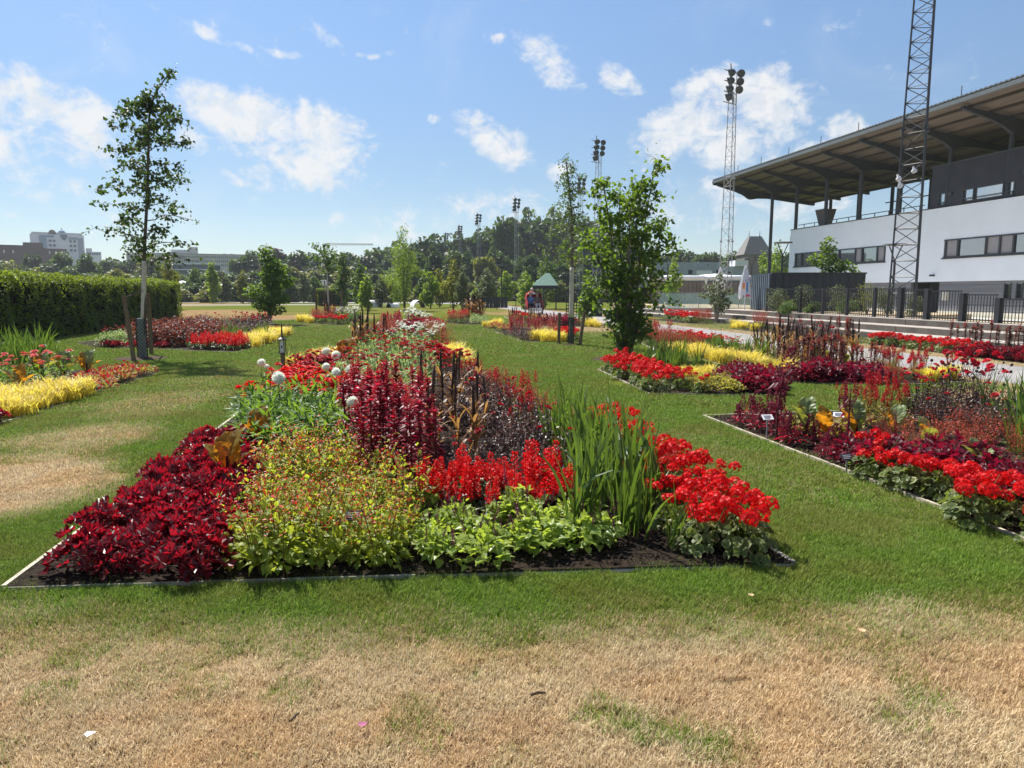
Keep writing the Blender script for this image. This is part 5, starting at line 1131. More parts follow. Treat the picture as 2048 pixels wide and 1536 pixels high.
fill('crim', [(-4.8,25.5),(-3.9,25.5),(-4.4,29),(-5.2,29)], .35, (.9, 1.1), 'crimson amaranth at the far end of the nearest bed')
fill('wine', [(-3.9,25.5),(-2.8,25.5),(-3.1,30),(-4.2,30)], .42, (1.4, 1.8), 'wine red coleus at the far end of the nearest bed'); fill('zred', [(-3.4,27),(-2.9,27),(-3.1,30),(-3.6,30)], .4, (1.3, 1.6), 'red bedding flower at the far end of the nearest bed')
fill('zwhite', [(-4.6,30),(-3.4,30),(-3.5,32.5),(-4.8,32.5)], .5, (1.2, 1.5), 'white bloom under the feathery tree'); fill('dark', [(-5.5,29.5),(-4.7,29.5),(-4.9,32.5),(-5.6,32.5)], .5, (.8, 1.0), 'dark bush under the feathery tree')
for (px, py, s, rz, w) in ((457, 985, .95, .0, 'standing among the coral bells'), (520, 915, .9, .7, 'behind the coral bells and left of the lime sage'), (690, 752, 1.35, .3, 'among the crimson flowers and white dahlias')):
    plant('canna', *G(px, py), s, f'canna with amber backlit leaves {w}', 'cannas of the nearest bed', near=True, rz=rz)
fill('dark', [(-.85,5.7),(-.2,5.75),(-.2,7.0),(-.85,7.0)], .27, (.38, .55), 'low dark foliage at the feet of the bronze millet')
# --- right bed
fill('amar', [(2.6,8.75),(2.75,7.6),(2.95,6.5),(3.5,6.9),(3.4,8.0),(3.5,8.95)], 0.27, (.6, .95), 'small dark spiked amaranth on bare soil at the corner of the right bed')
for (px, py, s, w) in ((1553, 885, 1.15, 'near the white plant label'), (1690, 905, .95, 'before the wine red coleus')): plant('tall', *G(px, py), s, f'tall drooping wine red amaranth {w} in the right bed', 'tall amaranths of the right bed', near=True)
fill('colm', C(.15, (1540, 838), (1700, 840), (1745, 890), (1670, 880)), .24, (.8, 1.1), 'lime and brown coleus behind the spiked amaranths of the right bed')
fill('wine', [(3.0,6.4),(3.3,6.6),(3.8,6.3),(4.1,5.4),(4.5,4.4),(4.8,3.3),(4.0,3.2),(3.74,4.4),(3.48,5.5),(3.22,6.0)], .24, (.85, 1.12), 'wine red coleus mass in the middle of the right bed')
fill('ger', [(3.0,5.9),(3.33,4.38),(3.54,3.2),(4.0,3.2),(3.74,4.4),(3.48,5.5),(3.22,6.0)], .215, (.82, 1.05), 'scarlet geranium with pale edged leaves along the front of the right bed')
for (px, py, s, rz, w) in ((1612, 850, 1.1, 0, 'nearest the spiked amaranths'), (1652, 862, 1.0, .5, 'second along the right bed'), (1712, 862, 1.15, .2, 'behind the wine red coleus, beside the tall plume'), (1790, 860, 1.0, -.5, 'rising over the left half of the wine red coleus'), (1855, 885, .95, .9, 'rising over the middle of the wine red coleus'), (1955, 925, 1.0, .1, 'at the right end of the wine red coleus')):
    plant('canna', *G(px, py, .16), s * .78, f'canna with amber leaves {w}', 'cannas of the right bed', near=True, rz=rz)
fill('dahlia', [(4.9,8.4),(6.2,8.6),(6.3,9.4),(5.2,9.3)], .36, (.75, .95), 'dark leaved dahlia with cherry red flowers at the back of the right bed')
fill('dark', [(4.3,7.2),(5.6,7.3),(6.0,8.8),(4.8,8.8)], .34, (.7, .95), 'dark bushy plant in front of the cherry red dahlias')
fill('lobel', [(3.9,8.0),(4.8,8.1),(5.0,9.2),(4.1,9.1)], .30, (.65, .9), 'reddish lobelia spikes at the back of the right bed')
fill('gaura', [(3.5,6.9),(3.9,6.5),(4.3,5.6),(5.6,6.0),(5.6,7.2),(4.4,7.6)], .27, (.5, .75), 'olive brown low plant behind the wine red coleus')
fill('glad', [(4.7,6.3),(6.0,6.2),(6.6,8.6),(5.6,8.4)], .25, (.7, 1.0), 'green sword leaved gladiolus at the back right of the right bed')
# --- bed by the many stemmed tree
fill('ger', [(1.8,14.3),(2.15,11.05),(3.0,11.0),(2.75,12.6),(2.3,14.9)], 0.27, (.85, 1.1), 'red geranium in the short bed below the many stemmed tree', near=False)
fill('glad', [(2.4,14.8),(2.8,12.8),(3.3,13.5),(3.6,13.4),(3.5,15),(2.9,15.6)], 0.27, (.8, 1.05), 'green sword leaves in the short bed below the many stemmed tree')
fill('yel', [(2.95,12.3),(3.6,12.2),(3.7,13.2),(3.1,13.4)], 0.26, (.95, 1.2), 'golden sedge in the short bed below the many stemmed tree')
fill('colm', [(3.0,10.95),(3.6,10.9),(3.6,12),(2.9,12.2)], 0.24, (.85, 1.1), 'lime and brown coleus in the short bed below the many stemmed tree')
fill('wine', [(3.6,10.9),(4.1,10.85),(4.4,11.6),(4.25,12.8),(3.6,12.4)], 0.25, (.95, 1.2), 'plum dark coleus at the right end of the short bed')
# --- long bed
fill('yel', [(4.1,18.6),(4.5,16.4),(4.8,13.6),(4.97,13.0),(5.6,13.2),(5.3,15),(4.9,18.5)], 0.25, (1.05, 1.3), 'golden sedge band along the lawn side of the long bed')
fill('wine', [(4.97,12.35),(6.4,12.2),(6.4,12.9),(5.5,13.2),(4.97,13.0)], 0.25, (.95, 1.2), 'wine red coleus along the front of the long bed')
fill('glad', [(4.9,18.4),(5.3,15.2),(5.9,15.4),(5.5,18.8)], 0.34, (.75, .95), 'green sword leaves in the middle of the long bed')
fill('gaura', [(3.97,19.6),(4.9,18.7),(5.4,19),(5.0,24),(4.1,25)], 0.36, (.8, 1.0), 'brick red gaura at the far end of the long bed')
fill('zred', [(5.4,19),(6.2,19.2),(5.6,23),(5.1,23)], 0.36, (1.1, 1.35), 'red flower in the back row of the long bed by the path')
fill('lobel', [(4.6,24),(5.3,23),(5.3,27),(4.5,26)], 0.42, (.8, 1.0), 'dark seed headed lobelia by the path at the far end of the long bed')
fill('crimd', [(5.6,13.3),(6.8,13),(6.9,14.6),(5.5,15.2)], 0.3, (.8, 1.05), 'crimson amaranth in the middle of the long bed')
fill('millet', [(6.0,15.4),(6.9,14.7),(7.5,14.9),(6.9,18.5),(6.0,18.8)], 0.5, (.85, 1.1), 'dark millet spikes against the path in the long bed')
fill('lobel', [(6.8,12.6),(7.8,12.6),(7.7,14.2),(6.9,14.4)], 0.32, (.75, .95), 'dark spiked lobelia at the right end of the long bed')
fill('gaura', [(6.4,12.2),(7.2,12.15),(7.3,12.7),(6.5,12.8)], 0.27, (.6, .8), 'olive low plant at the right end of the long bed')
fill('yel', [(7.25,12.15),(8.1,12.5),(7.9,13.2),(7.3,12.7)], 0.27, (1.0, 1.3), 'golden sedge at the right tip of the long bed')
for (px, py, w) in ((1632, 735, 'left'), (1655, 738, 'middle'), (1688, 740, 'right')): plant('canna', *G(px, py), .85, f'{w} canna among the crimson amaranths of the long bed', 'cannas of the long bed', near=True)
# --- beds past the path
fill('ger', [PU(14.4,21.2),PU(14.2,17.5),PU(14.9,17.4),PU(15.1,21.2)], 0.32, (.95, 1.2), 'red geranium in the pale edged bed past the path')
fill('coral', [PU(14.15,17.6),PU(14.08,11),PU(14.75,11),PU(14.85,17.6)], 0.3, (1.2, 1.5), 'dark red coral bells in the pale edged bed past the path')
fill('crimd', [PU(15.0,19.3),PU(14.85,11),PU(15.7,11),PU(15.9,19)], 0.36, (.95, 1.25), 'dark crimson amaranth in front of the stone steps')
fill('millet', [PU(15.9, 17), PU(16.2, 12), PU(16.3, 12), PU(16.1, 18)], .9, (1.3, 1.5), 'dark millet spikes rising before the stone steps')
fill('dark', C(.35, (1560, 652), (1655, 652), (1660, 672), (1550, 668)), .42, (.9, 1.15), 'grey purple bush at the foot of the steps'); fill('crimd', C(.5, (1655, 650), (1712, 655), (1720, 674), (1665, 668)), .42, (.9, 1.1), 'dark crimson amaranth at the end of the bed at the steps')
fill('ger', C(.25, (1622, 666), (1690, 670), (1692, 680), (1630, 676), lo=0), .4, (1.1, 1.3), 'red geranium in front of the grey purple bushes'); fill('yel', C(.2, (1465, 648), (1530, 654), (1530, 664), (1470, 658), lo=0), .42, (1.2, 1.5), 'golden sedge at the far end of the bed at the steps'); fill('gaura', C(.35, (1500, 640), (1570, 645), (1570, 656), (1510, 652)), .45, (1.0, 1.3), 'brick red gaura at the foot of the steps')
fill('ger', C(.3, (1328, 630), (1388, 632), (1392, 642), (1335, 641), lo=0), .5, (1.2, 1.5), 'red geranium in the small bed before the glass balustrade'); fill('crimd', C(.5, (1335, 616), (1370, 616), (1372, 626), (1337, 626)), .6, (.9, 1.1), 'dark stemmed plant in the small bed before the glass balustrade'); fill('gaura', C(.3, (1380, 628), (1425, 632), (1425, 644), (1390, 642)), .5, (1.0, 1.3), 'brick red gaura in the small bed before the glass balustrade')
# --- left beds
fill('coral', [(-5.95,7.2),(-6.22,8.6),(-6.9,8.8),(-6.7,7.2)], 0.23, (1.0, 1.25), 'dark red coral bells at the lower corner of the left bed', near=True)
fill('yel', [(-6.25,8.6),(-6.5,10.9),(-7.0,11.1),(-7.9,9.8),(-6.9,8.7)], 0.22, (1.0, 1.25), 'golden sedge along the front of the left bed')
fill('begon', [(-6.5,10.9),(-6.98,13.85),(-8.05,14.0),(-7.5,11.9),(-7.0,11.1)], 0.26, (.95, 1.25), 'pink red begonia along the front tip of the left bed', near=True)
fill('zpink', [(-7.4,11.2),(-7.9,12.4),(-8.7,13.3),(-9.9,12.6),(-8.5,10.2)], 0.32, (.85, 1.1), 'pink zinnia with green leaves in the left bed', near=True)
fill('glad', C(.45, (-60, 690), (100, 690), (95, 715), (0, 718)), .3, (.95, 1.2), 'green sword leaves at the back of the left bed')
for (px, py, s, rz, w) in ((40, 795, .95, .2, 'nearest the golden sedge of the left bed'), (85, 772, 1.25, -.3, 'with tall brown leaves in the left bed'), (130, 765, 1.05, .6, 'between the two other cannas of the left bed'), (175, 762, 1.05, .1, 'at the begonia end of the left bed')): plant('canna', *G(px, py), s, f'canna {w}', 'cannas of the left bed', near=True, rz=rz)
fill('bronze', [(-10.6,20.2),(-8.9,20.2),(-9.0,23.5),(-12.4,27.5),(-12.8,24)], .46, (.95, 1.2), 'red bronze shrub plant behind the staked tree'); fill('pale', [(-11.8,20.3),(-10.7,20.2),(-11.6,21.8),(-12.6,21.8)], .38, (.85, 1.0), 'pale green plant left of the staked tree foot'); fill('coral', [(-11.9,20.0),(-9.6,19.6),(-9.6,20.1),(-11.8,20.4)], .34, (.9, 1.1), 'low dark red plant edging the bed behind the staked tree')
fill('dark', [(-9.0,24),(-8.5,24.5),(-10.2,30),(-13,30),(-12.5,27.5)], .5, (1.0, 1.25), 'dark purple bush with red flowers at the back of the hedge bed'); fill('dahlia', [(-9.6,25.5),(-8.9,25.5),(-10.2,29.5),(-11.5,29.5)], .8, (.8, .95), 'red flowered dahlia at the back of the hedge bed')
fill('glad', [(-9.0,20.8),(-8.0,20.8),(-8.2,24),(-9.0,24)], .4, (.75, .95), 'green sword leaves in the hedge bed'); fill('redsage', [(-8.9,19.35),(-7.35,18.75),(-7.4,20.4),(-8.8,20.7)], .27, (1.0, 1.3), 'red sage at the front of the hedge bed'); fill('yel', [(-7.35,19.6),(-7.6,23.3),(-8.3,26.4),(-8.7,25),(-8.1,21)], .30, (1.2, 1.5), 'golden sedge on the lawn edge of the hedge bed'); fill('begon', [(-8.1,25.6),(-8.4,26.8),(-9.0,27.5),(-8.9,26)], .36, (1.2, 1.5), 'pink red plant at the tip of the hedge bed')
fill('yel', [(-11.2,37),(-10.0,35.5),(-10.0,36.6),(-11,38)], .45, (1.5, 1.8), 'golden sedge at the corner of the small far bed'); fill('gaura', [(-11,38),(-9.6,36.4),(-9.4,40),(-11.2,41)], .5, (1.1, 1.4), 'brick red gaura in the small far bed'); fill('ger', [(-9.8,35.4),(-8.0,33.6),(-8.0,34.8),(-9.6,36.4)], .48, (1.2, 1.5), 'red geranium at the front of the small far bed'); fill('zwhite', [(-9.3,36.5),(-8.1,35.5),(-8.3,40),(-9.4,41)], .55, (1.1, 1.4), 'white zinnia in the small far bed'); fill('millet', [(-10.3,38.2),(-9.6,38),(-9.6,39.4),(-10.4,39.6)], .55, (1.3, 1.5), 'dark millet in the small far bed')
# --- middle and far beds
fill('yel', [(.75,22.3),(1.9,22.3),(1.75,24.2),(.5,24.0)], .34, (1.2, 1.5), 'golden sedge in the bed behind the pale trunked tree'); fill('ger', [(1.55,22.3),(2.15,22.3),(1.9,24.6),(1.6,25)], .34, (1.1, 1.3), 'red geranium beside the pale trunked tree'); fill('dark', [(-.3,25.5),(.3,22.7),(.75,22.7),(.4,26)], .38, (.7, .9), 'low dark bush at the lawn edge of the pale trunked tree bed'); fill('crim', [(-.1,26),(1.0,24.8),(1.0,28.5),(-.1,29.5)], .40, (.65, .85), 'crimson amaranth in the bed behind the pale trunked tree'); fill('gaura', [(1.1,25),(1.8,25),(1.2,29),(.9,29)], .45, (.9, 1.1), 'brick red gaura behind the pale trunked tree'); fill('begon', [(-1.0,31.3),(-.3,27.5),(.0,27.8),(-.5,32)], .42, (1.2, 1.5), 'brown pink begonia at the left of the pale trunked tree bed'); fill('yel', [(-1.3,32),(-.95,31),(-.5,32.3),(-.7,33)], .4, (1.3, 1.6), 'golden sedge tip of the pale trunked tree bed'); fill('millet', [(.0,28.5),(.7,28),(.6,30),(-.1,31)], .5, (.85, 1.05), 'dark millet in the bed behind the pale trunked tree')
fill('ger', [(.1,37.5),(.9,36),(.9,38),(.1,39)], .5, (1.2, 1.5), 'red geranium at the left end of the tricycle bed'); fill('wine', [(1.4,33.2),(3.0,32),(3.0,33.2),(1.6,34.4)], .5, (1.4, 1.7), 'wine red coleus at the front of the tricycle bed'); fill('crimd', [(1.2,35),(3.0,34),(2.9,36.5),(1.2,37.5)], .5, (.6, .8), 'dark red plant in the tricycle bed'); fill('millet', [(.9,33.8),(1.6,33.2),(1.5,35.5),(.9,36)], .5, (.8, 1.0), 'dark millet at the left of the tricycle bed'); fill('glad', [(3.0,33),(3.5,33),(3.4,35),(3.0,35)], .4, (.8, 1.0), 'green leaves in the tricycle bed'); fill('yel', [(3.3,31.3),(3.9,31.2),(3.9,34),(3.4,33)], .42, (1.3, 1.6), 'golden sedge at the right of the tricycle bed')
fill('ger', [(-3.3,38),(-2.4,38),(-2.5,40),(-3.4,40)], .6, (1.2, 1.5), 'red geranium in the far millet bed'); fill('millet', [(-2.6,40),(-1.7,40),(-1.8,42),(-2.7,42)], .5, (1.4, 1.7), 'dark millet in the far millet bed'); fill('gaura', [(-3.3,36),(-2.2,34.2),(-2.3,37.5),(-3.3,38)], .5, (1.0, 1.3), 'brick red gaura in the far millet bed'); fill('pale', [(-2.0,34),(-1.3,34.4),(-1.4,38),(-2.1,38)], .5, (.8, 1.0), 'green leafy plant in the far millet bed')
HAZE = .0003
# ---------------------------------------------------------------- masts, fence, furniture, far buildings, people
M_GALV = mat('galvanised', (.30, .31, .32), .55, .4, var=.1)
M_LAMP = mat('lamp_dark', (.05, .06, .06), .4, .5)
def lattice(x, y, z0, H, w0, w1, label, step, mt, head=True, r=.035, k=3, rot=.35, group=None):
    root = ob('floodlight_mast', None, loc=(x, y, z0), rz=rot); tag(root, label, 'mast', group)
    A = [i * 2 * math.pi / k for i in range(k)]; wr = lambda z: (w0 + (w1 - w0) * z / H) / 1.732
    pt = lambda i, z: np.array((wr(z) * math.cos(A[i % k]), wr(z) * math.sin(A[i % k]), z))
    for i in range(k): ob('leg', Geo().tube([pt(i, 0), pt(i, H)], r, 6).mesh('leg', mt), root)
    g = Geo(); z = .3; f = 0
    while z < H - .2:
        s = step * (wr(z) / wr(0)) ** .6
        for i in range(k):
            g.tube([pt(i + f % 2, z), pt(i + 1 - f % 2, min(H, z + s))], r * .45, 4, cap=False); g.tube([pt(i, z), pt(i + 1, z)], r * .4, 4, cap=False)
        z += s; f += 1
    tag(ob('bracing', g.mesh('bracing', mt), root), kind='stuff')
    for z in (H * .33, H * .62):
        for i in range(k): ob('joint_plate', Geo().lathe([(0, -.05), (.1, -.05), (.1, .05), (0, .05)], 8, pt(i, z)).mesh('joint_plate', mt), root)
    if head:
        fr = Geo()
        for j in range(4): fr.tube([(-1.0, -.2, H - .2 + .75 * j - .6), (.5, .2, H - .2 + .75 * j - .6)], .04, 5)
        fr.tube([(0, 0, H - .8), (-.3, 0, H + 2.0)], .05, 5); fr.tube([(.45, .2, H - .8), (.45, .2, H + 1.6)], .03, 4); ob('lamp_frame', fr.mesh('lamp_frame', mt), root)
        lm = Geo().lathe([(0, -.12), (.2, -.1), (.3, .05), (.36, .3), (.34, .31), (.0, .26)], 12).mesh('floodlight', M_LAMP)
        for j in range(4):
            for i in range(2 + (j > 0)):
                o = ob('floodlight', lm, root, (-.55 + .42 * i + .06 * j, -.25 + .35 * (i % 2), H - .4 + .58 * j + .12 * (i % 2))); o.rotation_euler = (0, R(-110), R(-40 + 45 * i)); o.scale = (.8, .8, .8)
    return root
mm = lattice(15.0, 27.2, .6, 21, 1.05, .5, 'nearest dark lattice mast standing at the black fence and leaving the picture at the top', .62, M_STEEL, True, .036, rot=.5)
for (px, py, rz) in ((1797, 358, .3), (1800, 372, -.2), (1828, 342, .2)):
    p = wpt(px, py, 27.0); g = Geo().lathe([(0, -.12), (.12, -.1), (.16, .1), (0, .16)], 10).box(-.05, .05, -.04, .3, -.04, .04)
    o = ob('security_camera', g.mesh('security_camera', mat('white_plastic', (.7, .7, .72), .4)), mm); o.matrix_basis = (Matrix.Translation((15.0, 27.2, .6)) @ Matrix.Rotation(.5, 4, 'Z')).inverted() @ Matrix.Translation(p) @ Matrix.Scale(.6, 4) @ Euler((R(70), 0, rz)).to_matrix().to_4x4()
for i, (px, py, Y, lab) in enumerate(((1455, 128, 55, 'grey lattice mast with floodlights behind the stadium roof tip'), (1197, 272, 80, 'lattice floodlight mast above the many stemmed tree'), (1162, 350, 106, 'slim lattice mast just right of the pale trunked tree'), (1036, 392, 127, 'floodlight mast above the highest far trees'), (961, 424, 152, 'small far floodlight mast left of the highest trees'), (924, 448, 183, 'tiny far floodlight mast, second from the left'), (897, 463, 206, 'tiny far floodlight mast, leftmost of the row'))):
    H = wpt(px, py, Y)[2] - 2.0
    lattice((px - 1024) / FPX * Y - .3, Y, 0, H, 1.0, .55, lab, .9 if Y < 100 else 2.0, M_GALV, True, .03, rot=.4, group='floodlight masts along the sports ground')
# street lamps
def street_lamp(px, ptop, Y, z0, label):
    x = (px - 1024) / FPX * Y; H = wpt(px, ptop, Y)[2] - z0; r = ob('street_lamp', None, loc=(x, Y, z0)); tag(r, label, 'street lamp', 'Y topped street lamps')
    ob('pole', Geo().tube([(0, 0, 0), (0, 0, H - .7)], [.06, .05], 8).mesh('pole', M_STEEL), r)
    ob('lamp_arms', Geo().tube([(0, 0, H - .7), (-.28, 0, H - .05)], .025, 5).tube([(0, 0, H - .7), (.28, 0, H - .05)], .025, 5).mesh('lamp_arms', M_STEEL), r)
    ob('lamp_head', Geo().lathe([(0, H - .06), (.48, H - .04), (.46, H + .02), (0, H + .05)], 14).mesh('lamp_head', M_LAMP), r)
street_lamp(1557, 485, 38, .6, 'street lamp at the left end of the white stadium wall'); street_lamp(1779, 489, 31, .6, 'street lamp against the white wall beside the nearest lattice mast')
street_lamp(1497, 515, 52, .6, 'slim street lamp behind the closed parasol'); street_lamp(1332, 512, 52, 0, 'street lamp behind the right side of the many stemmed tree'); street_lamp(1003, 530, 70, 0, 'street lamp behind the black screen in front of the far wood'); street_lamp(356, 505, 95, 0, 'tall thin lamp left of the white parasols')
# black picket fence on the terrace
M_FENCE = mat('black_fence', (.018, .020, .024), .5, .45, var=.1)
fr = ob('picket_fence', None, loc=(19.0, 0, 0), rz=TH); tag(fr, 'black metal picket fence stepping down along the terrace edge', 'fence')
def fy(px): return K * FPX * 19.0 / (px - 772)
posts = [(2140, 1.3), (2062, 1.31), (1993, 1.36), (1921, 1.5), (1850, 1.66), (1797, 1.70), (1745, 1.70), (1690, 1.70), (1642, 1.70), (1597, 1.70), (1560, 1.70), (1530, 1.70)]
for i, (px, zt_) in enumerate(posts):
    y = fy(px); w = .09 if i < 6 else .045
    ob('fence_post', Geo().box(-w, w, y - w, y + w, .55, zt_ + .03).mesh('fence_post', M_FENCE), fr)
    if i + 1 < len(posts):
        y2 = fy(posts[i + 1][0]); zt2 = posts[i + 1][1] - .02
        if i >= 3 and i in (3, 4): zt2 = posts[i + 1][1] - .06
        for z in (.66, zt2 - .02): ob('rail', Geo().box(-.02, .02, y + w + .002, y2 - .095, z, z + .04).mesh('rail', M_FENCE), fr)
        g = Geo(); n = max(4, int((y2 - y) / .115))
        for k in range(1, n): q = y + (y2 - y) * k / n; g.box(-.009, .009, q - .009, q + .009, .6, zt2 + .01)
        if i < 3: g.box(-.006, .006, y, y2, .95, .965); g.box(-.006, .006, y, y2, 1.15, 1.165)
        tag(ob('pickets', g.mesh('pickets', M_FENCE), fr), kind='stuff')
# dark container with louvred end
M_CONT = mat('container_navy', (.018, .024, .033), .55, .4, var=.15)
M_LOUV = mat('louvre_blue', (.16, .20, .24), .5, .4, var=.1)
ct = ob('container', None, loc=(13.05, 36, .6)); tag(ct, 'dark navy corrugated container with a louvred grey end behind the fence', 'container'); ct.rotation_euler.z = -.03
g = Geo(); xs = np.arange(0, 4.7, .1); wv = np.where((np.arange(len(xs)) // 2) % 2, .04, 0)
g.add(np.concatenate([np.column_stack([xs, -wv, np.full(len(xs), z)]) for z in (0, 1.85)]), [np.array([(i, i + 1, len(xs) + i + 1, len(xs) + i) for i in range(len(xs) - 1)])])
g.box(.02, 4.6, .05, 3, 0, 1.8); g.box(-.02, 4.65, -.06, 3, 1.85, 1.92); ob('body', g.mesh('body', M_CONT), ct)
g = Geo().box(-.06, -.01, 0, 3, 0, 1.84); ob('end_panel', g.mesh('end_panel', M_CONT), ct)
lv = Geo().box(-.05, .05, -.03, .05, 0, 1.85).mesh('louvre_slat', M_LOUV)
for k in range(10): ob('louvre_slat', lv, ct, (-.1, .1 + k * .31, 0))
# glass balustrade with posts
gm, q, out = newmat('balustrade_glass'); p = q.n('ShaderNodeBsdfPrincipled'); p.inputs['Base Color'].default_value = (.55, .75, .68, 1); p.inputs['Roughness'].default_value = .03; p.inputs['Transmission Weight'].default_value = .0; p.inputs['Alpha'].default_value = .28; q.l(p.outputs[0], out.inputs[0])
gb = ob('glass_balustrade', None, loc=(8.4, 41, .6)); tag(gb, 'long greenish glass balustrade in front of the grey timber hall', 'balustrade')
for k in range(5):
    ob('pane', Geo().box(k * 1.15 + .02, k * 1.15 + 1.13, 0, .02, .05, .88).mesh('pane', gm), gb); ob('post', Geo().box(k * 1.15 - .015, k * 1.15 + .015, -.01, .03, 0, .9).mesh('post', M_GALV), gb)
ob('handrail', Geo().box(-.02, 5.8, -.02, .04, .9, .94).mesh('handrail', M_GALV), gb); ob('kerb', Geo().box(-.1, 5.9, -.1, .1, -.02, .05).mesh('kerb', M_PLINTH), gb)
# closed parasols
def parasol(px, ptop, Y, z0, label, printed):
    x = (px - 1024) / FPX * Y; H = wpt(px, ptop, Y)[2] - z0; r = ob('closed_parasol', None, loc=(x, Y, z0), rz=.2); tag(r, label, 'parasol', 'closed white parasols')
    ob('pole', Geo().tube([(0, 0, 0), (0, 0, H - .1)], .03, 8).mesh('pole', M_WHITE), r); n = 16; V = []
    for z, rr in ((H, .03), (H - .12, .09), (H - .6, .2), (H - 1.15, .33), (H - 1.55, .36)):
        for i in range(n): f = 1 if i % 2 else .55; t = i * 2 * math.pi / n; V.append((rr * f * math.cos(t), rr * f * math.sin(t), z - (.28 if rr > .35 and i % 2 else 0)))
    F = [(j * n + i, j * n + (i + 1) % n, (j + 1) * n + (i + 1) % n, (j + 1) * n + i) for j in range(4) for i in range(n)]
    cn = ob('canopy', Geo().add(V, F).mesh('canopy', mat('parasol_white', (.78, .77, .78), .8)), r)
    if printed:
        for (c, a0, zc, w, hh) in (((.75, .22, .05), -2.3, H - 1.1, .16, .3), ((.12, .3, .62), -1.75, H - 1.15, .12, .5), ((.75, .55, .1), -.9, H - 1.1, .2, .22), ((.7, .08, .22), -1.7, H - 1.6, .3, .1), ((.65, .1, .25), -1.3, H - .75, .1, .12), ((.15, .12, .14), -1.1, H - .85, .05, .16), ((.15, .12, .14), -2.1, H - .8, .05, .12)):
            rr = .05 + .36 * min(1, (H - zc) / 1.5) * .93; g = Geo(); m = 5
            A_ = [a0 + w * (j / (m - 1) - .5) * 2 for j in range(m)]
            g.add([((rr + .02) * math.cos(t), (rr + .02) * math.sin(t), z) for z in (zc - hh / 2, zc + hh / 2) for t in A_], [(j, j + 1, m + j + 1, m + j) for j in range(m - 1)])
            ob('print', g.mesh('print', mat('print_colour', c, .8, var=.2)), cn)
parasol(1486, 530, 38, .6, 'closed white parasol with a colourful print beside the louvred container', True); parasol(1436, 534, 46, .6, 'plain closed white parasol behind the airy shrub tree', False)
# grey timber hall with white ducts and a concrete panel building behind
M_TIMB = mat('weathered_timber', (.19, .17, .155), .9, .15, var=.2, scale=3, streak=(6, 6, .4))
M_DUCT = mat('white_duct', (.72, .75, .78), .4, .4, var=.05)
hl = ob('timber_hall', None, loc=(10.6, 56, 0)); tag(hl, 'low grey timber clad hall with white ducts along its roof', 'building')
ob('wall', Geo().box(0, 9.4, .2, 8, 0, 2.35).mesh('wall', M_STEEL), hl); pk = Geo().box(0, .3, 0, .08, .3, 2.3).mesh('plank', M_TIMB)
for k in range(29): ob('plank', pk, hl, (k * .32 + .02, .1 + .012 * (k % 2), 0))
g = Geo().tube([(0, -.2, 2.6), (4.3, -.2, 2.6), (4.5, -.2, 2.55), (4.5, -.2, 2.0)], .2, 10).tube([(4.7, -.1, 2.62), (8.6, -.1, 2.62), (8.9, -.1, 2.55), (9.0, -.1, 1.9)], .2, 10); ob('duct', g.mesh('duct', M_DUCT, True), hl)
ob('roof_unit', Geo().lathe([(0, 0), (1.4, .05), (1.2, .3), (0, .42)], 16, (5.5, 1.0, 2.55)).mesh('roof_unit', M_DUCT, True), hl); ob('glass_front', Geo().box(.3, 7, -.06, .05, .02, .3).mesh('glass_front', M_STEEL), hl)
pb = ob('panel_building', None, loc=(17, 88, 0)); tag(pb, 'pale grey concrete panel building with small holes behind the timber hall', 'building')
for k in range(4): ob('panel', Geo().box(k * 2.85, k * 2.85 + 2.82, 0, 5, 1.5, 5.1 - (.5 if k == 3 else 0)).mesh('panel', mat('panel_concrete', (.36, .40, .45), .85, var=.08, scale=1)), pb)
for (x, z, w, h) in ((4.6, 3.9, .5, .5), (5.6, 3.6, 1.9, 1.0), (8.0, 3.9, .5, .5), (9.3, 3.7, .5, .5), (2.2, 4.0, .4, .4), (6.9, 4.75, .15, .15), (8.6, 3.2, .2, .9)): ob('window', Geo().box(x, x + w, -.03, .03, z - h / 2, z + h / 2).mesh('window', M_DUCT if w > 1 else M_STEEL), pb)
ob('roof_hood', Geo().prism([(10.2, -.3), (11.8, -.3), (11.8, 2), (10.2, 2)], 4.6, 5.3).mesh('roof_hood', M_DUCT), pb)
tr = ob('roof_tower', None, loc=((1500 - 1024) / FPX * 150, 150, 0)); tag(tr, 'dark slate tower roof with two spikes above the trees', 'tower')
g = Geo(); V = [(-3, -3, 9), (3, -3, 9), (3, 3, 9), (-3, 3, 9), (-1.2, -.8, 12.8), (1.2, -.8, 12.8), (1.2, .8, 12.8), (-1.2, .8, 12.8)]; g.add(V, np.array([(0,3,2,1),(4,5,6,7),(0,1,5,4),(1,2,6,5),(2,3,7,6),(3,0,4,7)])); ob('roof', g.mesh('roof', mat('slate', (.16, .155, .15), .8)), tr)
ob('wall', Geo().box(-2.7, 2.7, -2.7, 2.7, 0, 9).mesh('wall', M_TIMB), tr)
for s in (-1.1, 1.1): ob('spike', Geo().tube([(s, 0, 12.8), (s, 0, 14)], [.1, .03], 5).mesh('spike', M_STEEL), tr)
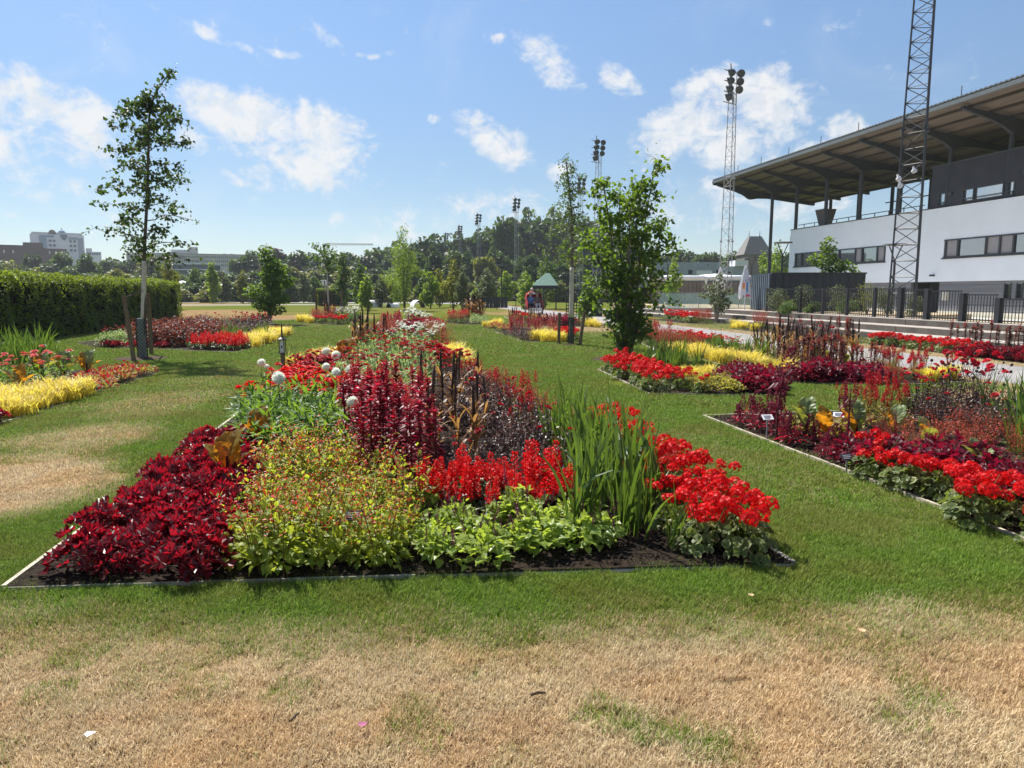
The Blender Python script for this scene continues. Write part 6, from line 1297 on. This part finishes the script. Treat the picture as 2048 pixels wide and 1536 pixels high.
# green roofed pavilion, black screens
pv = ob('pavilion', None, loc=(2.75, 62, 0), sc=(.42, .6, .96)); tag(pv, 'open pavilion with a pale green sloping roof and dark posts', 'pavilion')
V = [(-2.4, -2, 2.15), (2.8, -2, 2.15), (2.8, 2, 2.15), (-2.4, 2, 2.15), (.3, -.2, 3.25), (1.2, -.2, 3.25), (1.2, .2, 3.25), (.3, .2, 3.25)]
ob('roof', Geo().add(V, np.array([(0,3,2,1),(4,5,6,7),(0,1,5,4),(1,2,6,5),(2,3,7,6),(3,0,4,7)])).mesh('roof', mat('green_roof', (.14, .26, .20), .6, .4)), pv); ob('eave', Geo().box(-2.3, 2.7, -1.9, 1.9, 1.85, 2.13).mesh('eave', M_CONT), pv)
for x in (-1.9, -.1, 2.4): ob('post', Geo().box(x - .12, x + .12, -1.7, -1.46, 0, 1.85).mesh('post', M_CONT), pv)
scn = ob('black_screen', None, loc=(-4.6, 68, 0)); tag(scn, 'dark blue black slatted screen wall at the far path', 'screen'); lv2 = Geo().box(0, .33, 0, .06, 0, 1.0).mesh('plank', M_CONT)
for k in range(12): ob('plank', lv2, scn, (k * .35, .02 * (k % 2), 0))
tg = ob('trellis_gate', None, loc=(3.4, 45, 0)); tag(tg, 'black trellis gate standing open beside the far path', 'gate'); g = Geo()
for k in range(9): g.box(k * .16, k * .16 + .05, 0, .04, 0, 1.65)
for k in range(9): g.box(0, 1.33, .042, .07, .1 + k * .19, .15 + k * .19)
tag(ob('lattice', g.mesh('lattice', M_FENCE), tg), kind='stuff'); ob('post', Geo().box(1.36, 1.6, -.05, .15, 0, 1.7).mesh('post', M_FENCE), tg); ob('side_panel', Geo().box(1.62, 2.3, .05, .12, 0, 1.65).mesh('side_panel', M_CONT), tg)
tf = ob('wire_pergola', None, loc=(-1.3, 60, 0)); tag(tf, 'thin dark wire frame over the shrubs behind the tricycle', 'pergola'); g = Geo()
for x in (0, 1.6, 3.2): g.box(x, x + .05, 0, .05, 0, 1.75)
g.box(0, 3.25, .0, .05, 1.75, 1.8); ob('bars', g.mesh('bars', M_FENCE), tf)
# white arches on the lawn, round sign, lantern stake, plant tags
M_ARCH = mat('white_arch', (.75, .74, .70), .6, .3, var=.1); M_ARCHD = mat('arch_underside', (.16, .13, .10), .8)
def arch(px, py, w, h, rz, label):
    x, y = G(px, py); y2 = 70.0; x = x * y2 / y; r = ob('arch_seat', None, loc=(x, y2, 0), rz=rz); tag(r, label, 'sculpture', 'white arches across the far lawn'); n = 13; W_ = .8
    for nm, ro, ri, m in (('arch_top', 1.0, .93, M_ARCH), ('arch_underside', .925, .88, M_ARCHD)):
        V = []
        for i in range(n):
            t = math.pi * i / (n - 1)
            for rr in (ro, ri):
                for yy in (-W_, W_): V.append((-math.cos(t) * w / 2 * rr, yy, math.sin(t) * h * rr))
        F = [];
        for i in range(n - 1):
            a, c = 4 * i, 4 * i + 4; F += [(a, a + 1, c + 1, c), (a + 2, c + 2, c + 3, a + 3), (a, c, c + 2, a + 2), (a + 1, a + 3, c + 3, c + 1)]
        ob(nm, Geo().add(V, F).mesh(nm, m), r)
arch(746, 604, 1.15, .72, -.5, 'white arch left of the feathery tree'); arch(786, 606, .6, .4, -.4, 'smallest white arch hidden beside the feathery tree'); arch(835, 605, 1.15, .72, .4, 'white arch right of the feathery tree')
x, y = -13.6, 52.0; rs = ob('round_sign', None, loc=(x, y, 0)); tag(rs, 'round white sign with a dark figure on a pole above the clipped hedge', 'sign')
zc = wpt(650, 565, y)[2]; ob('pole', Geo().tube([(0, 0, 0), (0, 0, zc - .2)], .035, 6).mesh('pole', M_GALV), rs)
n = 20; ob('disc', Geo().add([(.2 * math.cos(t), s, zc + .2 * math.sin(t)) for s in (-.02, .02) for t in np.arange(n) * 2 * math.pi / n], [tuple(range(n)), tuple(range(2 * n - 1, n - 1, -1))] + [(i, n + i, n + (i + 1) % n, (i + 1) % n) for i in range(n)]).mesh('disc', mat('sign_white', (.8, .8, .8), .5)), rs)
ob('figure', Geo().add([(x_ * .2, -.026, zc + z_ * .2) for x_, z_ in ((-.1, -.9), (.25, -.9), (.25, .55), (.05, .55), (-.4, .2), (-.4, 0), (-.1, .2))], [tuple(range(7))]).mesh('figure', M_STEEL), rs)
x, y = G(567, 748); ls = ob('lantern_stake', None, loc=(x, y, 0)); tag(ls, 'small dark lantern on a short wooden post at the red flowers', 'lantern')
ob('post', Geo().box(-.035, .035, -.035, .035, -.05, .42).mesh('post', M_WOOD), ls); ob('cage', Geo().box(-.055, -.04, -.055, -.04, .42, .66).box(.04, .055, -.055, -.04, .42, .66).box(-.055, -.04, .04, .055, .42, .66).box(.04, .055, .04, .055, .42, .66).box(-.07, .07, -.07, .07, .405, .425).mesh('cage', M_STEEL), ls)
ob('roof', Geo().lathe([(.09, .66), (.09, .68), (.02, .72), (.012, .95), (0, 1.0)], 8).mesh('roof', M_STEEL), ls); ob('card', Geo().box(-.035, .035, -.03, -.025, .44, .64).mesh('card', mat('card', (.7, .7, .72), .6)), ls); ob('card_mark', Geo().box(-.012, .012, -.033, -.0305, .5, .56).mesh('card_mark', M_STEEL), ls)
def plant_tag(px, py, h, label, dark=False, rz=.2, w=.06):
    x, y = G(px, py); r = ob('plant_label', None, loc=(x, y, 0), rz=rz); tag(r, label, 'plant label', 'plant labels on stakes')
    mw = mat('label_slate', (.035, .04, .055), .4) if dark else mat('label_white', (.82, .84, .88), .45)
    ob('stake', Geo().box(-.008, .008, -.003, .003, -.05, h).mesh('stake', M_GALV), r); o = ob('plate', Geo().box(-w, w, -.004, .004, -.034, .034).mesh('plate', mw), r, (0, 0, h)); o.rotation_euler.x = R(-48)
    for k in range(3): 
        t = ob('text_line', Geo().box(-w * .75, w * (.6 - .3 * (k == 2)), -.0075, -.0055, .014 - k * .016, .018 - k * .016).mesh('text_line', mat('line_ink', (.5, .52, .55) if dark else (.1, .1, .12), .6)), o)
plant_tag(1533, 882, .26, 'white plant label on a stake at the corner of the right bed'); plant_tag(1676, 868, .22, 'white plant label behind the amaranths of the right bed', rz=-.3); plant_tag(712, 1092, .20, 'dark slate plant label among the lime sage', True, .1, .06); plant_tag(1692, 950, .16, 'dark plant label before the wine red coleus', True, .3, .06)
# rust brown fallen leaf
lf = Geo().put(T_([(0,0,0),(-.4,.2,.1),(-.3,.55,.05),(-.12,.6,.1),(0,1,.2),(.12,.6,.02),(.35,.5,.12),(.4,.2,.0)], [(0,7,6),(0,6,5),(0,5,4),(0,4,3),(0,3,2),(0,2,1)]), [(0, 0, 0)], basis([(1, .3, .2)]), .11); x, y = G(1478, 1112)
tag(ob('fallen_leaf', lf.mesh('fallen_leaf', mat('dry_leaf', (.42, .17, .08), .7)), loc=(x, y, .05)), 'dry brown leaf on the soil under the nearest geraniums', 'leaf')
for (px_, py_, a_, l_, lab) in ((1076, 1405, .2, .06, 'short pale twig lying in the dry grass'), (590, 1452, 1.2, .05, 'tiny brown twig on the dry grass at the front')):
    x, y = G(px_, py_); c_, s_ = math.cos(a_) * l_ / 2, math.sin(a_) * l_ / 2
    tag(ob('twig', Geo().tube([(-c_, -s_, 0), (0, .004, .004), (c_, s_, .002)], [.006, .007, .004], 6).mesh('twig', M_WOOD), loc=(x, y, .036)), lab, 'twig')
for (px_, py_, col_, lab) in ((172, 1496, (.75, .72, .68), 'small white petal on the dry grass'), (720, 1476, (.30, .08, .16), 'small plum coloured petal on the dry grass'), (1722, 1281, (.62, .35, .2), 'small pale brown leaf at the rim of the dry grass'), (1500, 1208, (.4, .3, .15), 'curled brown leaf on the green strip')):
    x, y = G(px_, py_); g = Geo().put(HEART, [(0, 0, 0)], basis([(.6, .8, .1)]), .038)
    tag(ob('petal', g.mesh('petal', mat('petal', col_, .7)), loc=(x, y, .045)), lab, 'petal')
# far buildings on the left
def facade(root, name, x0, x1, y0, y1, z0, z1, m): return ob(name, Geo().box(x0, x1, y0, y1, z0, z1).mesh(name, m), root)
M_OFF = mat('office_white', (.72, .75, .78), .7, var=.04); M_OFG = glassm('office_glass', (.045, .10, .19), .1); M_BRK = mat('dark_brick', (.095, .055, .055), .9, var=.2, scale=1); M_CONC = mat('far_concrete', (.50, .49, .47), .9, var=.1, scale=.3); M_FWIN = mat('far_window', (.12, .14, .17), .3, .5)
D = 330.0; s = D / FPX; X0 = (77 - 1024) * s; zz = lambda py, D=D: wpt(1024, py, D)[2] if False else EYE + (582 - py) / FPX * D
of = ob('office_block', None, loc=(X0, D, 0)); tag(of, 'white office block with blue glass bands and a round glass dome', 'building')
px = lambda p: (p - 77) * s
facade(of, 'wall', px(77), px(185), 0, 20, 0, zz(470), M_OFF); facade(of, 'roof_edge', px(80), px(182), 1, 19, zz(470), zz(466), M_CONC)
for (a, c, t, d) in ((95, 109, 472, 520), (109, 125, 472, 476), (172, 182, 476, 516), (153, 172, 475, 479)): facade(of, 'glass_band', px(a), px(c), -.25, 0, zz(d), zz(t), M_OFG)
for cx_ in (116, 124, 157, 165):
    for cy_ in (483, 492, 501): facade(of, 'window', px(cx_ - 2.6), px(cx_ + 2.6), -.2, 0, zz(cy_ + 2), zz(cy_ - 2.4), M_FWIN)
n = 18; V = []; rr = px(88) - px(77)
dm = Geo()
for i in range(9):
    e = math.pi / 2 * i / 8
    for j in range(n): t = j * 2 * math.pi / n; V.append((px(141) + rr * .92 * math.cos(e) * math.cos(t), 6 + rr * .92 * math.cos(e) * math.sin(t), zz(470) + rr * .95 * math.sin(e)))
dm.add(V, [(i * n + j, i * n + (j + 1) % n, (i + 1) * n + (j + 1) % n, (i + 1) * n + j) for i in range(8) for j in range(n)]); ob('dome', dm.mesh('dome', M_OFG), of)
ob('balloon_window', Geo().add([(px(a), -.3, zz(c)) for a, c in ((136, 470), (151, 470), (151, 475), (148, 479), (145, 482), (142, 480), (138, 475))], [tuple(range(7))]).mesh('balloon_window', M_FWIN), of)
ob('vault', Geo().add([(px(113) + (px(130) - px(113)) * (.5 - .5 * math.cos(math.pi * i / 8)), y, zz(470) + 2.2 * math.sin(math.pi * i / 8)) for y in (1, 14) for i in range(9)], [(i, i + 1, 10 + i, 9 + i) for i in range(8)] + [tuple(range(9))]).mesh('vault', mat('vault_bronze', (.2, .17, .13), .6)), of); ob('antenna', Geo().tube([(px(141), 6, zz(461)), (px(141), 6, zz(455))], .25, 5).mesh('antenna', M_GALV), of)
bk = ob('brick_block', None, loc=((0 - 1024) * 300 / FPX, 300, 0)); tag(bk, 'dark brown brick block in front of the white office', 'building'); s = 300 / FPX; z3 = lambda py: EYE + (582 - py) / FPX * 300
for (a, c, t) in ((-60, 62, 491), (62, 103, 485), (103, 152, 496)): facade(bk, 'wall', a * s, c * s - .02, 0, 18, 0, z3(t), M_BRK)
for a in (114, 127, 141, 146, 8, 22, 40): facade(bk, 'window', a * s, (a + 3) * s, -.2, 0, z3(507), z3(501), M_CONC)
lb = ob('apartment_slab', None, loc=((300 - 1024) * 310 / FPX, 310, 0)); tag(lb, 'long pale grey apartment slab behind the trees on the left', 'building'); s = 310 / FPX; z3 = lambda py: EYE + (582 - py) / FPX * 310
facade(lb, 'wall', -35 * s, 250 * s, 0, 16, 0, z3(509), M_CONC); facade(lb, 'roof_edge', -35 * s, 250 * s, -.3, 16, z3(509), z3(507), M_GALV)
for a, c, t in ((52, 88, 499), (88, 106, 493), (158, 165, 505), (172, 180, 505)): facade(lb, 'roof_block', a * s, c * s, 4, 12, z3(507), z3(t), M_CONC)
for row in (514, 522, 530):
    for k in range(-8, 62): facade(lb, 'window', k * 4 * s + .1, (k * 4 + 2.3) * s, -.2, 0, z3(row + 2), z3(row - 2.4), M_FWIN)
sb = ob('small_white_block', None, loc=((185 - 1024) * 340 / FPX, 340, 0)); tag(sb, 'small white block right of the office block', 'building'); s = 340 / FPX; z3 = lambda py: EYE + (582 - py) / FPX * 340
facade(sb, 'wall', 0, 30 * s, 0, 12, 0, z3(505), M_OFF); facade(sb, 'roof_block', 0, 12 * s, 2, 9, z3(505), z3(498), M_CONC)
for k in range(6): facade(sb, 'window', (2 + k * 4.6) * s, (5 + k * 4.6) * s, -.2, 0, z3(511), z3(507), M_FWIN)
ph = ob('low_pavilion', None, loc=((352 - 1024) * 180 / FPX, 180, 0)); tag(ph, 'low pale flat roofed building behind the white parasols', 'building'); s = 180 / FPX
facade(ph, 'wall', 0, 70 * s, .3, 8, 0, EYE + (582 - 530) / FPX * 180, M_FWIN); facade(ph, 'roof_slab', -1, 71 * s, 0, 8, EYE + (582 - 530) / FPX * 180, EYE + (582 - 527) / FPX * 180, M_OFF); facade(ph, 'beam', 0, 80 * s, -.5, -.2, EYE + (582 - 541) / FPX * 180, EYE + (582 - 539) / FPX * 180, M_OFF)
cr = ob('tower_crane', None, loc=((654 - 1024) * 420 / FPX, 420, 0)); tag(cr, 'far tower crane with a long thin jib over the trees', 'crane'); s = 420 / FPX; zc = EYE + (582 - 492) / FPX * 420; g = Geo()
g.tube([(0, 0, zc), (97 * s, 0, zc)], .22, 4).tube([(0, 0, zc + 1.0), (97 * s, 0, zc + .6)], .18, 4)
for k in range(19): g.tube([(k * 5 * s, 0, zc), ((k + 1) * 5 * s, 0, zc + .8)], .12, 3)
ob('jib', g.mesh('jib', M_GALV), cr); ob('mast', Geo().box(-.4, .4, -.4, .4, 0, zc).mesh('mast', M_GALV), cr)
for r_, pxm in ((of, 130), (bk, 60), (lb, 400), (sb, 200)):      # the far blocks face the park
    t_ = math.atan((1024 - pxm) / FPX); r_.rotation_euler.z = t_; r_.scale = (math.cos(t_), 1, 1)
# white parasols and slim posts of the terrace far left
PW = mat('parasol_cloth', (.82, .82, .80), .8)
for i, px_ in enumerate((372, 386, 398, 440, 452, 462)):
    Y = 112 + 3 * (i % 2); x = (px_ - 1024) / FPX * Y; h = EYE + (582 - (563 if i < 3 else 569)) / FPX * Y; r = ob('white_parasol', None, loc=(x, Y, 0)); tag(r, f'{("leftmost", "second", "third", "fourth", "fifth", "rightmost")[i]} open white parasol of the far terrace', 'parasol', 'open white parasols of the far terrace')
    ob('canopy', Geo().lathe([(1.0, h - .35), (.95, h - .3), (.5, h - .05), (0, h + .1)], 10).mesh('canopy', PW), r); ob('pole', Geo().tube([(0, 0, 0), (0, 0, h)], .05, 5).mesh('pole', M_GALV), r)
for i, px_ in enumerate((378, 392, 404, 416, 423, 434)):
    Y = 106; tag(ob('white_post', Geo().tube([(0, 0, 0), (0, 0, 2.2 - .1 * (i % 3))], .08, 6).mesh('white_post', PW), loc=((px_ - 1024) / FPX * Y, Y, 0)), f'{("leftmost", "second", "third", "fourth", "fifth", "rightmost")[i]} slim white post on the far terrace', 'post', 'slim white posts of the far terrace')
# people: one continuous skinned body each, hair and clothes as separate shells by material bands
M_SKIN = mat('skin', (.50, .30, .22), .6); 
def cloth(c): return mat('cloth', c, .85, var=.1)
def body(joints, edges, radii, name='body'):
    me = bpy.data.meshes.new('figure'); me.from_pydata(joints, edges, []); o = bpy.data.objects.new('figure', me); COL.objects.link(o)
    sk = o.modifiers.new('skin', 'SKIN'); sk.use_smooth_shade = True; 
    for v, r in zip(me.skin_vertices[0].data, radii): v.radius = (r, r); v.use_root = False
    me.skin_vertices[0].data[0].use_root = True
    o.modifiers.new('sub', 'SUBSURF').levels = 1
    dg = bpy.context.evaluated_depsgraph_get(); out = bpy.data.meshes.new_from_object(o.evaluated_get(dg)); out.name = name
    bpy.data.objects.remove(o); bpy.data.meshes.remove(me); return out
ED = [(0,1),(1,2),(2,3),(3,4),(4,5),(2,6),(6,7),(7,8),(8,9),(2,10),(10,11),(11,12),(12,13),(0,14),(14,15),(15,16),(16,17),(0,18),(18,19),(19,20),(20,21)]
RAD = [.15,.14,.16,.06,.09,.10,.075,.055,.042,.04,.075,.055,.042,.04,.10,.075,.055,.045,.10,.075,.055,.045]
def person(loc, rz, pose, label, top, legs, hair=(.12, .09, .07), group=None):
    if pose == 'walk': J = [(0,0,.95),(0,0,1.18),(0,0,1.38),(0,-.01,1.52),(0,-.02,1.62),(0,-.02,1.72),(-.2,0,1.38),(-.24,.08,1.12),(-.24,-.04,.92),(-.24,-.08,.84),(.2,0,1.38),(.24,-.06,1.12),(.24,-.16,.94),(.24,-.2,.86),(-.09,0,.88),(-.1,-.12,.5),(-.1,-.2,.08),(-.1,-.32,.04),(.09,0,.88),(.1,.06,.5),(.1,.22,.1),(.1,.14,.04)]
    else: J = [(0,0,.0),(0,.02,.22),(0,.04,.42),(0,.02,.56),(0,.0,.66),(0,0,.76),(-.2,.02,.42),(-.25,-.08,.2),(-.18,-.28,.12),(-.14,-.34,.12),(.2,.02,.42),(.25,-.08,.2),(.18,-.28,.12),(.14,-.34,.12),(-.1,-.05,-.02),(-.12,-.45,.04),(-.12,-.5,-.36),(-.12,-.62,-.4),(.1,-.05,-.02),(.12,-.45,.04),(.12,-.5,-.36),(.12,-.62,-.4)]
    me = body(J, ED, RAD); ms = [cloth(top), cloth(legs), M_SKIN]
    for m in ms: me.materials.append(m)
    hip, nk = J[0][2], J[3][2]
    for p in me.polygons:
        z = p.center.z; y = p.center.y; hand = abs(p.center.x) > .1 and ((pose == 'walk' and z < .98 and abs(p.center.x) > .19) or (pose != 'walk' and y < -.2 and z > .07 and abs(p.center.x) < .24 and z > .08))
        p.material_index = 2 if z > nk - .02 or hand else (1 if z < hip + .04 or (pose != 'walk' and y < -.16) else 0)
    r = ob('person', me, loc=loc, rz=rz); tag(r, label, 'person', group)
    h = Vector(J[5]); g = Geo(); V = []; n = 10
    for i in range(5):
        e = math.pi / 2 * (i - .6) / 4
        for j in range(n): t = j * 2 * math.pi / n; V.append((h.x + .112 * math.cos(e) * math.cos(t), h.y + .015 + .118 * math.cos(e) * math.sin(t), h.z - .02 + .125 * math.sin(e)))
    g.add(V, [(i * n + j, i * n + (j + 1) % n, (i + 1) * n + (j + 1) % n, (i + 1) * n + j) for i in range(4) for j in range(n)]); ob('hair', g.mesh('hair', cloth(hair)), r)
    f = Geo()
    for sx_ in (-.035, .035): f.lathe([(0, -.012), (.012, 0), (0, .012)], 6, (h.x + sx_, h.y - .098, h.z - .0))
    ob('eyes', f.mesh('eyes', cloth((.03, .02, .02))), r); ob('nose', Geo().add([(h.x - .014, h.y - .09, h.z - .035), (h.x + .014, h.y - .09, h.z - .035), (h.x, h.y - .125, h.z - .035), (h.x, h.y - .095, h.z + .01)], [(0, 1, 3), (1, 2, 3), (2, 0, 3), (0, 2, 1)]).mesh('nose', M_SKIN), r)
    return r
# cargo tricycle with rider and two passengers, coming along the path
tx, ty = 1.55, 50.0; tr = ob('cargo_tricycle', None, loc=(tx, ty, .02), rz=.12); tag(tr, 'red hooded passenger tricycle coming along the far path', 'tricycle')
M_RED = cloth((.30, .012, .02)); M_BLK = cloth((.02, .02, .022)); M_WHT = cloth((.75, .75, .75))
hood = Geo(); n = 9; V = []
for y in (-.05, .55):
    for i in range(n): t = math.pi * i / (n - 1); V.append((-math.cos(t) * .56, y + .15 * (y > 0), .95 + .62 * math.sin(t) ** .6))
hood.add(V, [(i, i + 1, n + i + 1, n + i) for i in range(n - 1)]); hood.box(-.56, .56, .68, .71, .5, 1.35); ob('hood', hood.mesh('hood', M_RED), tr)
ob('seat_box', Geo().box(-.52, .52, -.1, .66, .34, .55).box(-.54, -.49, -.5, .66, .34, .95).box(.49, .54, -.5, .66, .34, .95).box(-.5, .5, -.6, -.1, .28, .34).mesh('seat_box', M_RED), tr)
def wheel(x, y, r):
    g = Geo(); t = np.linspace(0, 2 * math.pi, 21); g.tube(np.stack([0 * t + x, y + r * np.cos(t), r + r * np.sin(t)], 1), .028, 6, cap=False); w = ob('wheel', g.mesh('tyre', M_BLK), tr); s = Geo()
    for i in range(10): a = i * math.pi / 5; s.tube([(x, y, r), (x, y + r * .95 * math.cos(a), r + r * .95 * math.sin(a))], .005, 3, cap=False)
    ob('spokes', s.mesh('spokes', M_GALV), w)
wheel(-.6, .1, .3); wheel(.6, .1, .3); wheel(0, 1.35, .33)
ob('frame', Geo().tube([(0, .7, .4), (0, 1.35, .35), (0, 1.1, .85), (0, .75, .95)], .025, 6).tube([(-.3, .72, 1.05), (.3, .72, 1.05)], .02, 6).tube([(-.6, .1, .3), (.6, .1, .3)], .025, 6).mesh('frame', M_GALV), tr); ob('saddle', Geo().lathe([(0, 0), (.12, .02), (.1, .07), (0, .09)], 10, (0, 1.12, .86)).mesh('saddle', M_BLK), tr); ob('front_panel', Geo().box(-.45, .45, -.64, -.6, .22, .42).mesh('front_panel', M_WHT), tr)
rot = lambda dx, dy: (tx + dx * math.cos(.12) - dy * math.sin(.12), ty + dx * math.sin(.12) + dy * math.cos(.12))
person((*rot(-.24, .2), .66), .12, 'sit', 'seated passenger in a blue top on the red tricycle', (.10, .20, .42), (.03, .03, .04), (.4, .38, .35)); person((*rot(.25, .2), .66), .12, 'sit', 'seated passenger in a brown top and white trousers on the red tricycle', (.20, .13, .11), (.72, .72, .72), (.35, .33, .3)); person((*rot(0, 1.08), .97), .12, 'sit', 'rider with pale hair in a white shirt behind the red hood', (.7, .65, .64), (.05, .06, .1), (.55, .52, .48))
for (px_, Y, rz, top, legs, lab) in ((486, 92, 1.2, (.03, .035, .05), (.05, .05, .07), 'person in dark clothes walking on the far left gravel walk'), (505, 96, -.5, (.32, .06, .05), (.1, .1, .14), 'person in a red top beside the rusty olive tree'), (381, 104, .6, (.05, .06, .09), (.04, .04, .05), 'person in dark clothes under the leftmost white parasols'), (408, 104, 2.0, (.08, .08, .10), (.10, .10, .13), 'person standing between the slim white posts'), (446, 104, -1.2, (.30, .28, .27), (.05, .05, .06), 'person in a pale top under the right white parasols')):
    person(((px_ - 1024) / FPX * Y, Y, .02), rz, 'walk', lab, top, legs)

# ---------------------------------------------------------------- a little summer haze over the whole park
hm = bpy.data.materials.new('haze'); hm.use_nodes = True; hm.node_tree.nodes.clear(); q = NB(hm.node_tree)
vo = q.n('ShaderNodeVolumePrincipled'); vo.inputs['Color'].default_value = (.86, .93, 1, 1); vo.inputs['Density'].default_value = HAZE; vo.inputs['Anisotropy'].default_value = .1
q.l(vo.outputs[0], q.n('ShaderNodeOutputMaterial').inputs['Volume'])
if HAZE: tag(ob('haze', Geo().box(-3200, 3200, -1300, 3600, -1, 62).mesh('haze', hm)), 'thin bluish summer haze over the park', 'haze', kind='stuff')
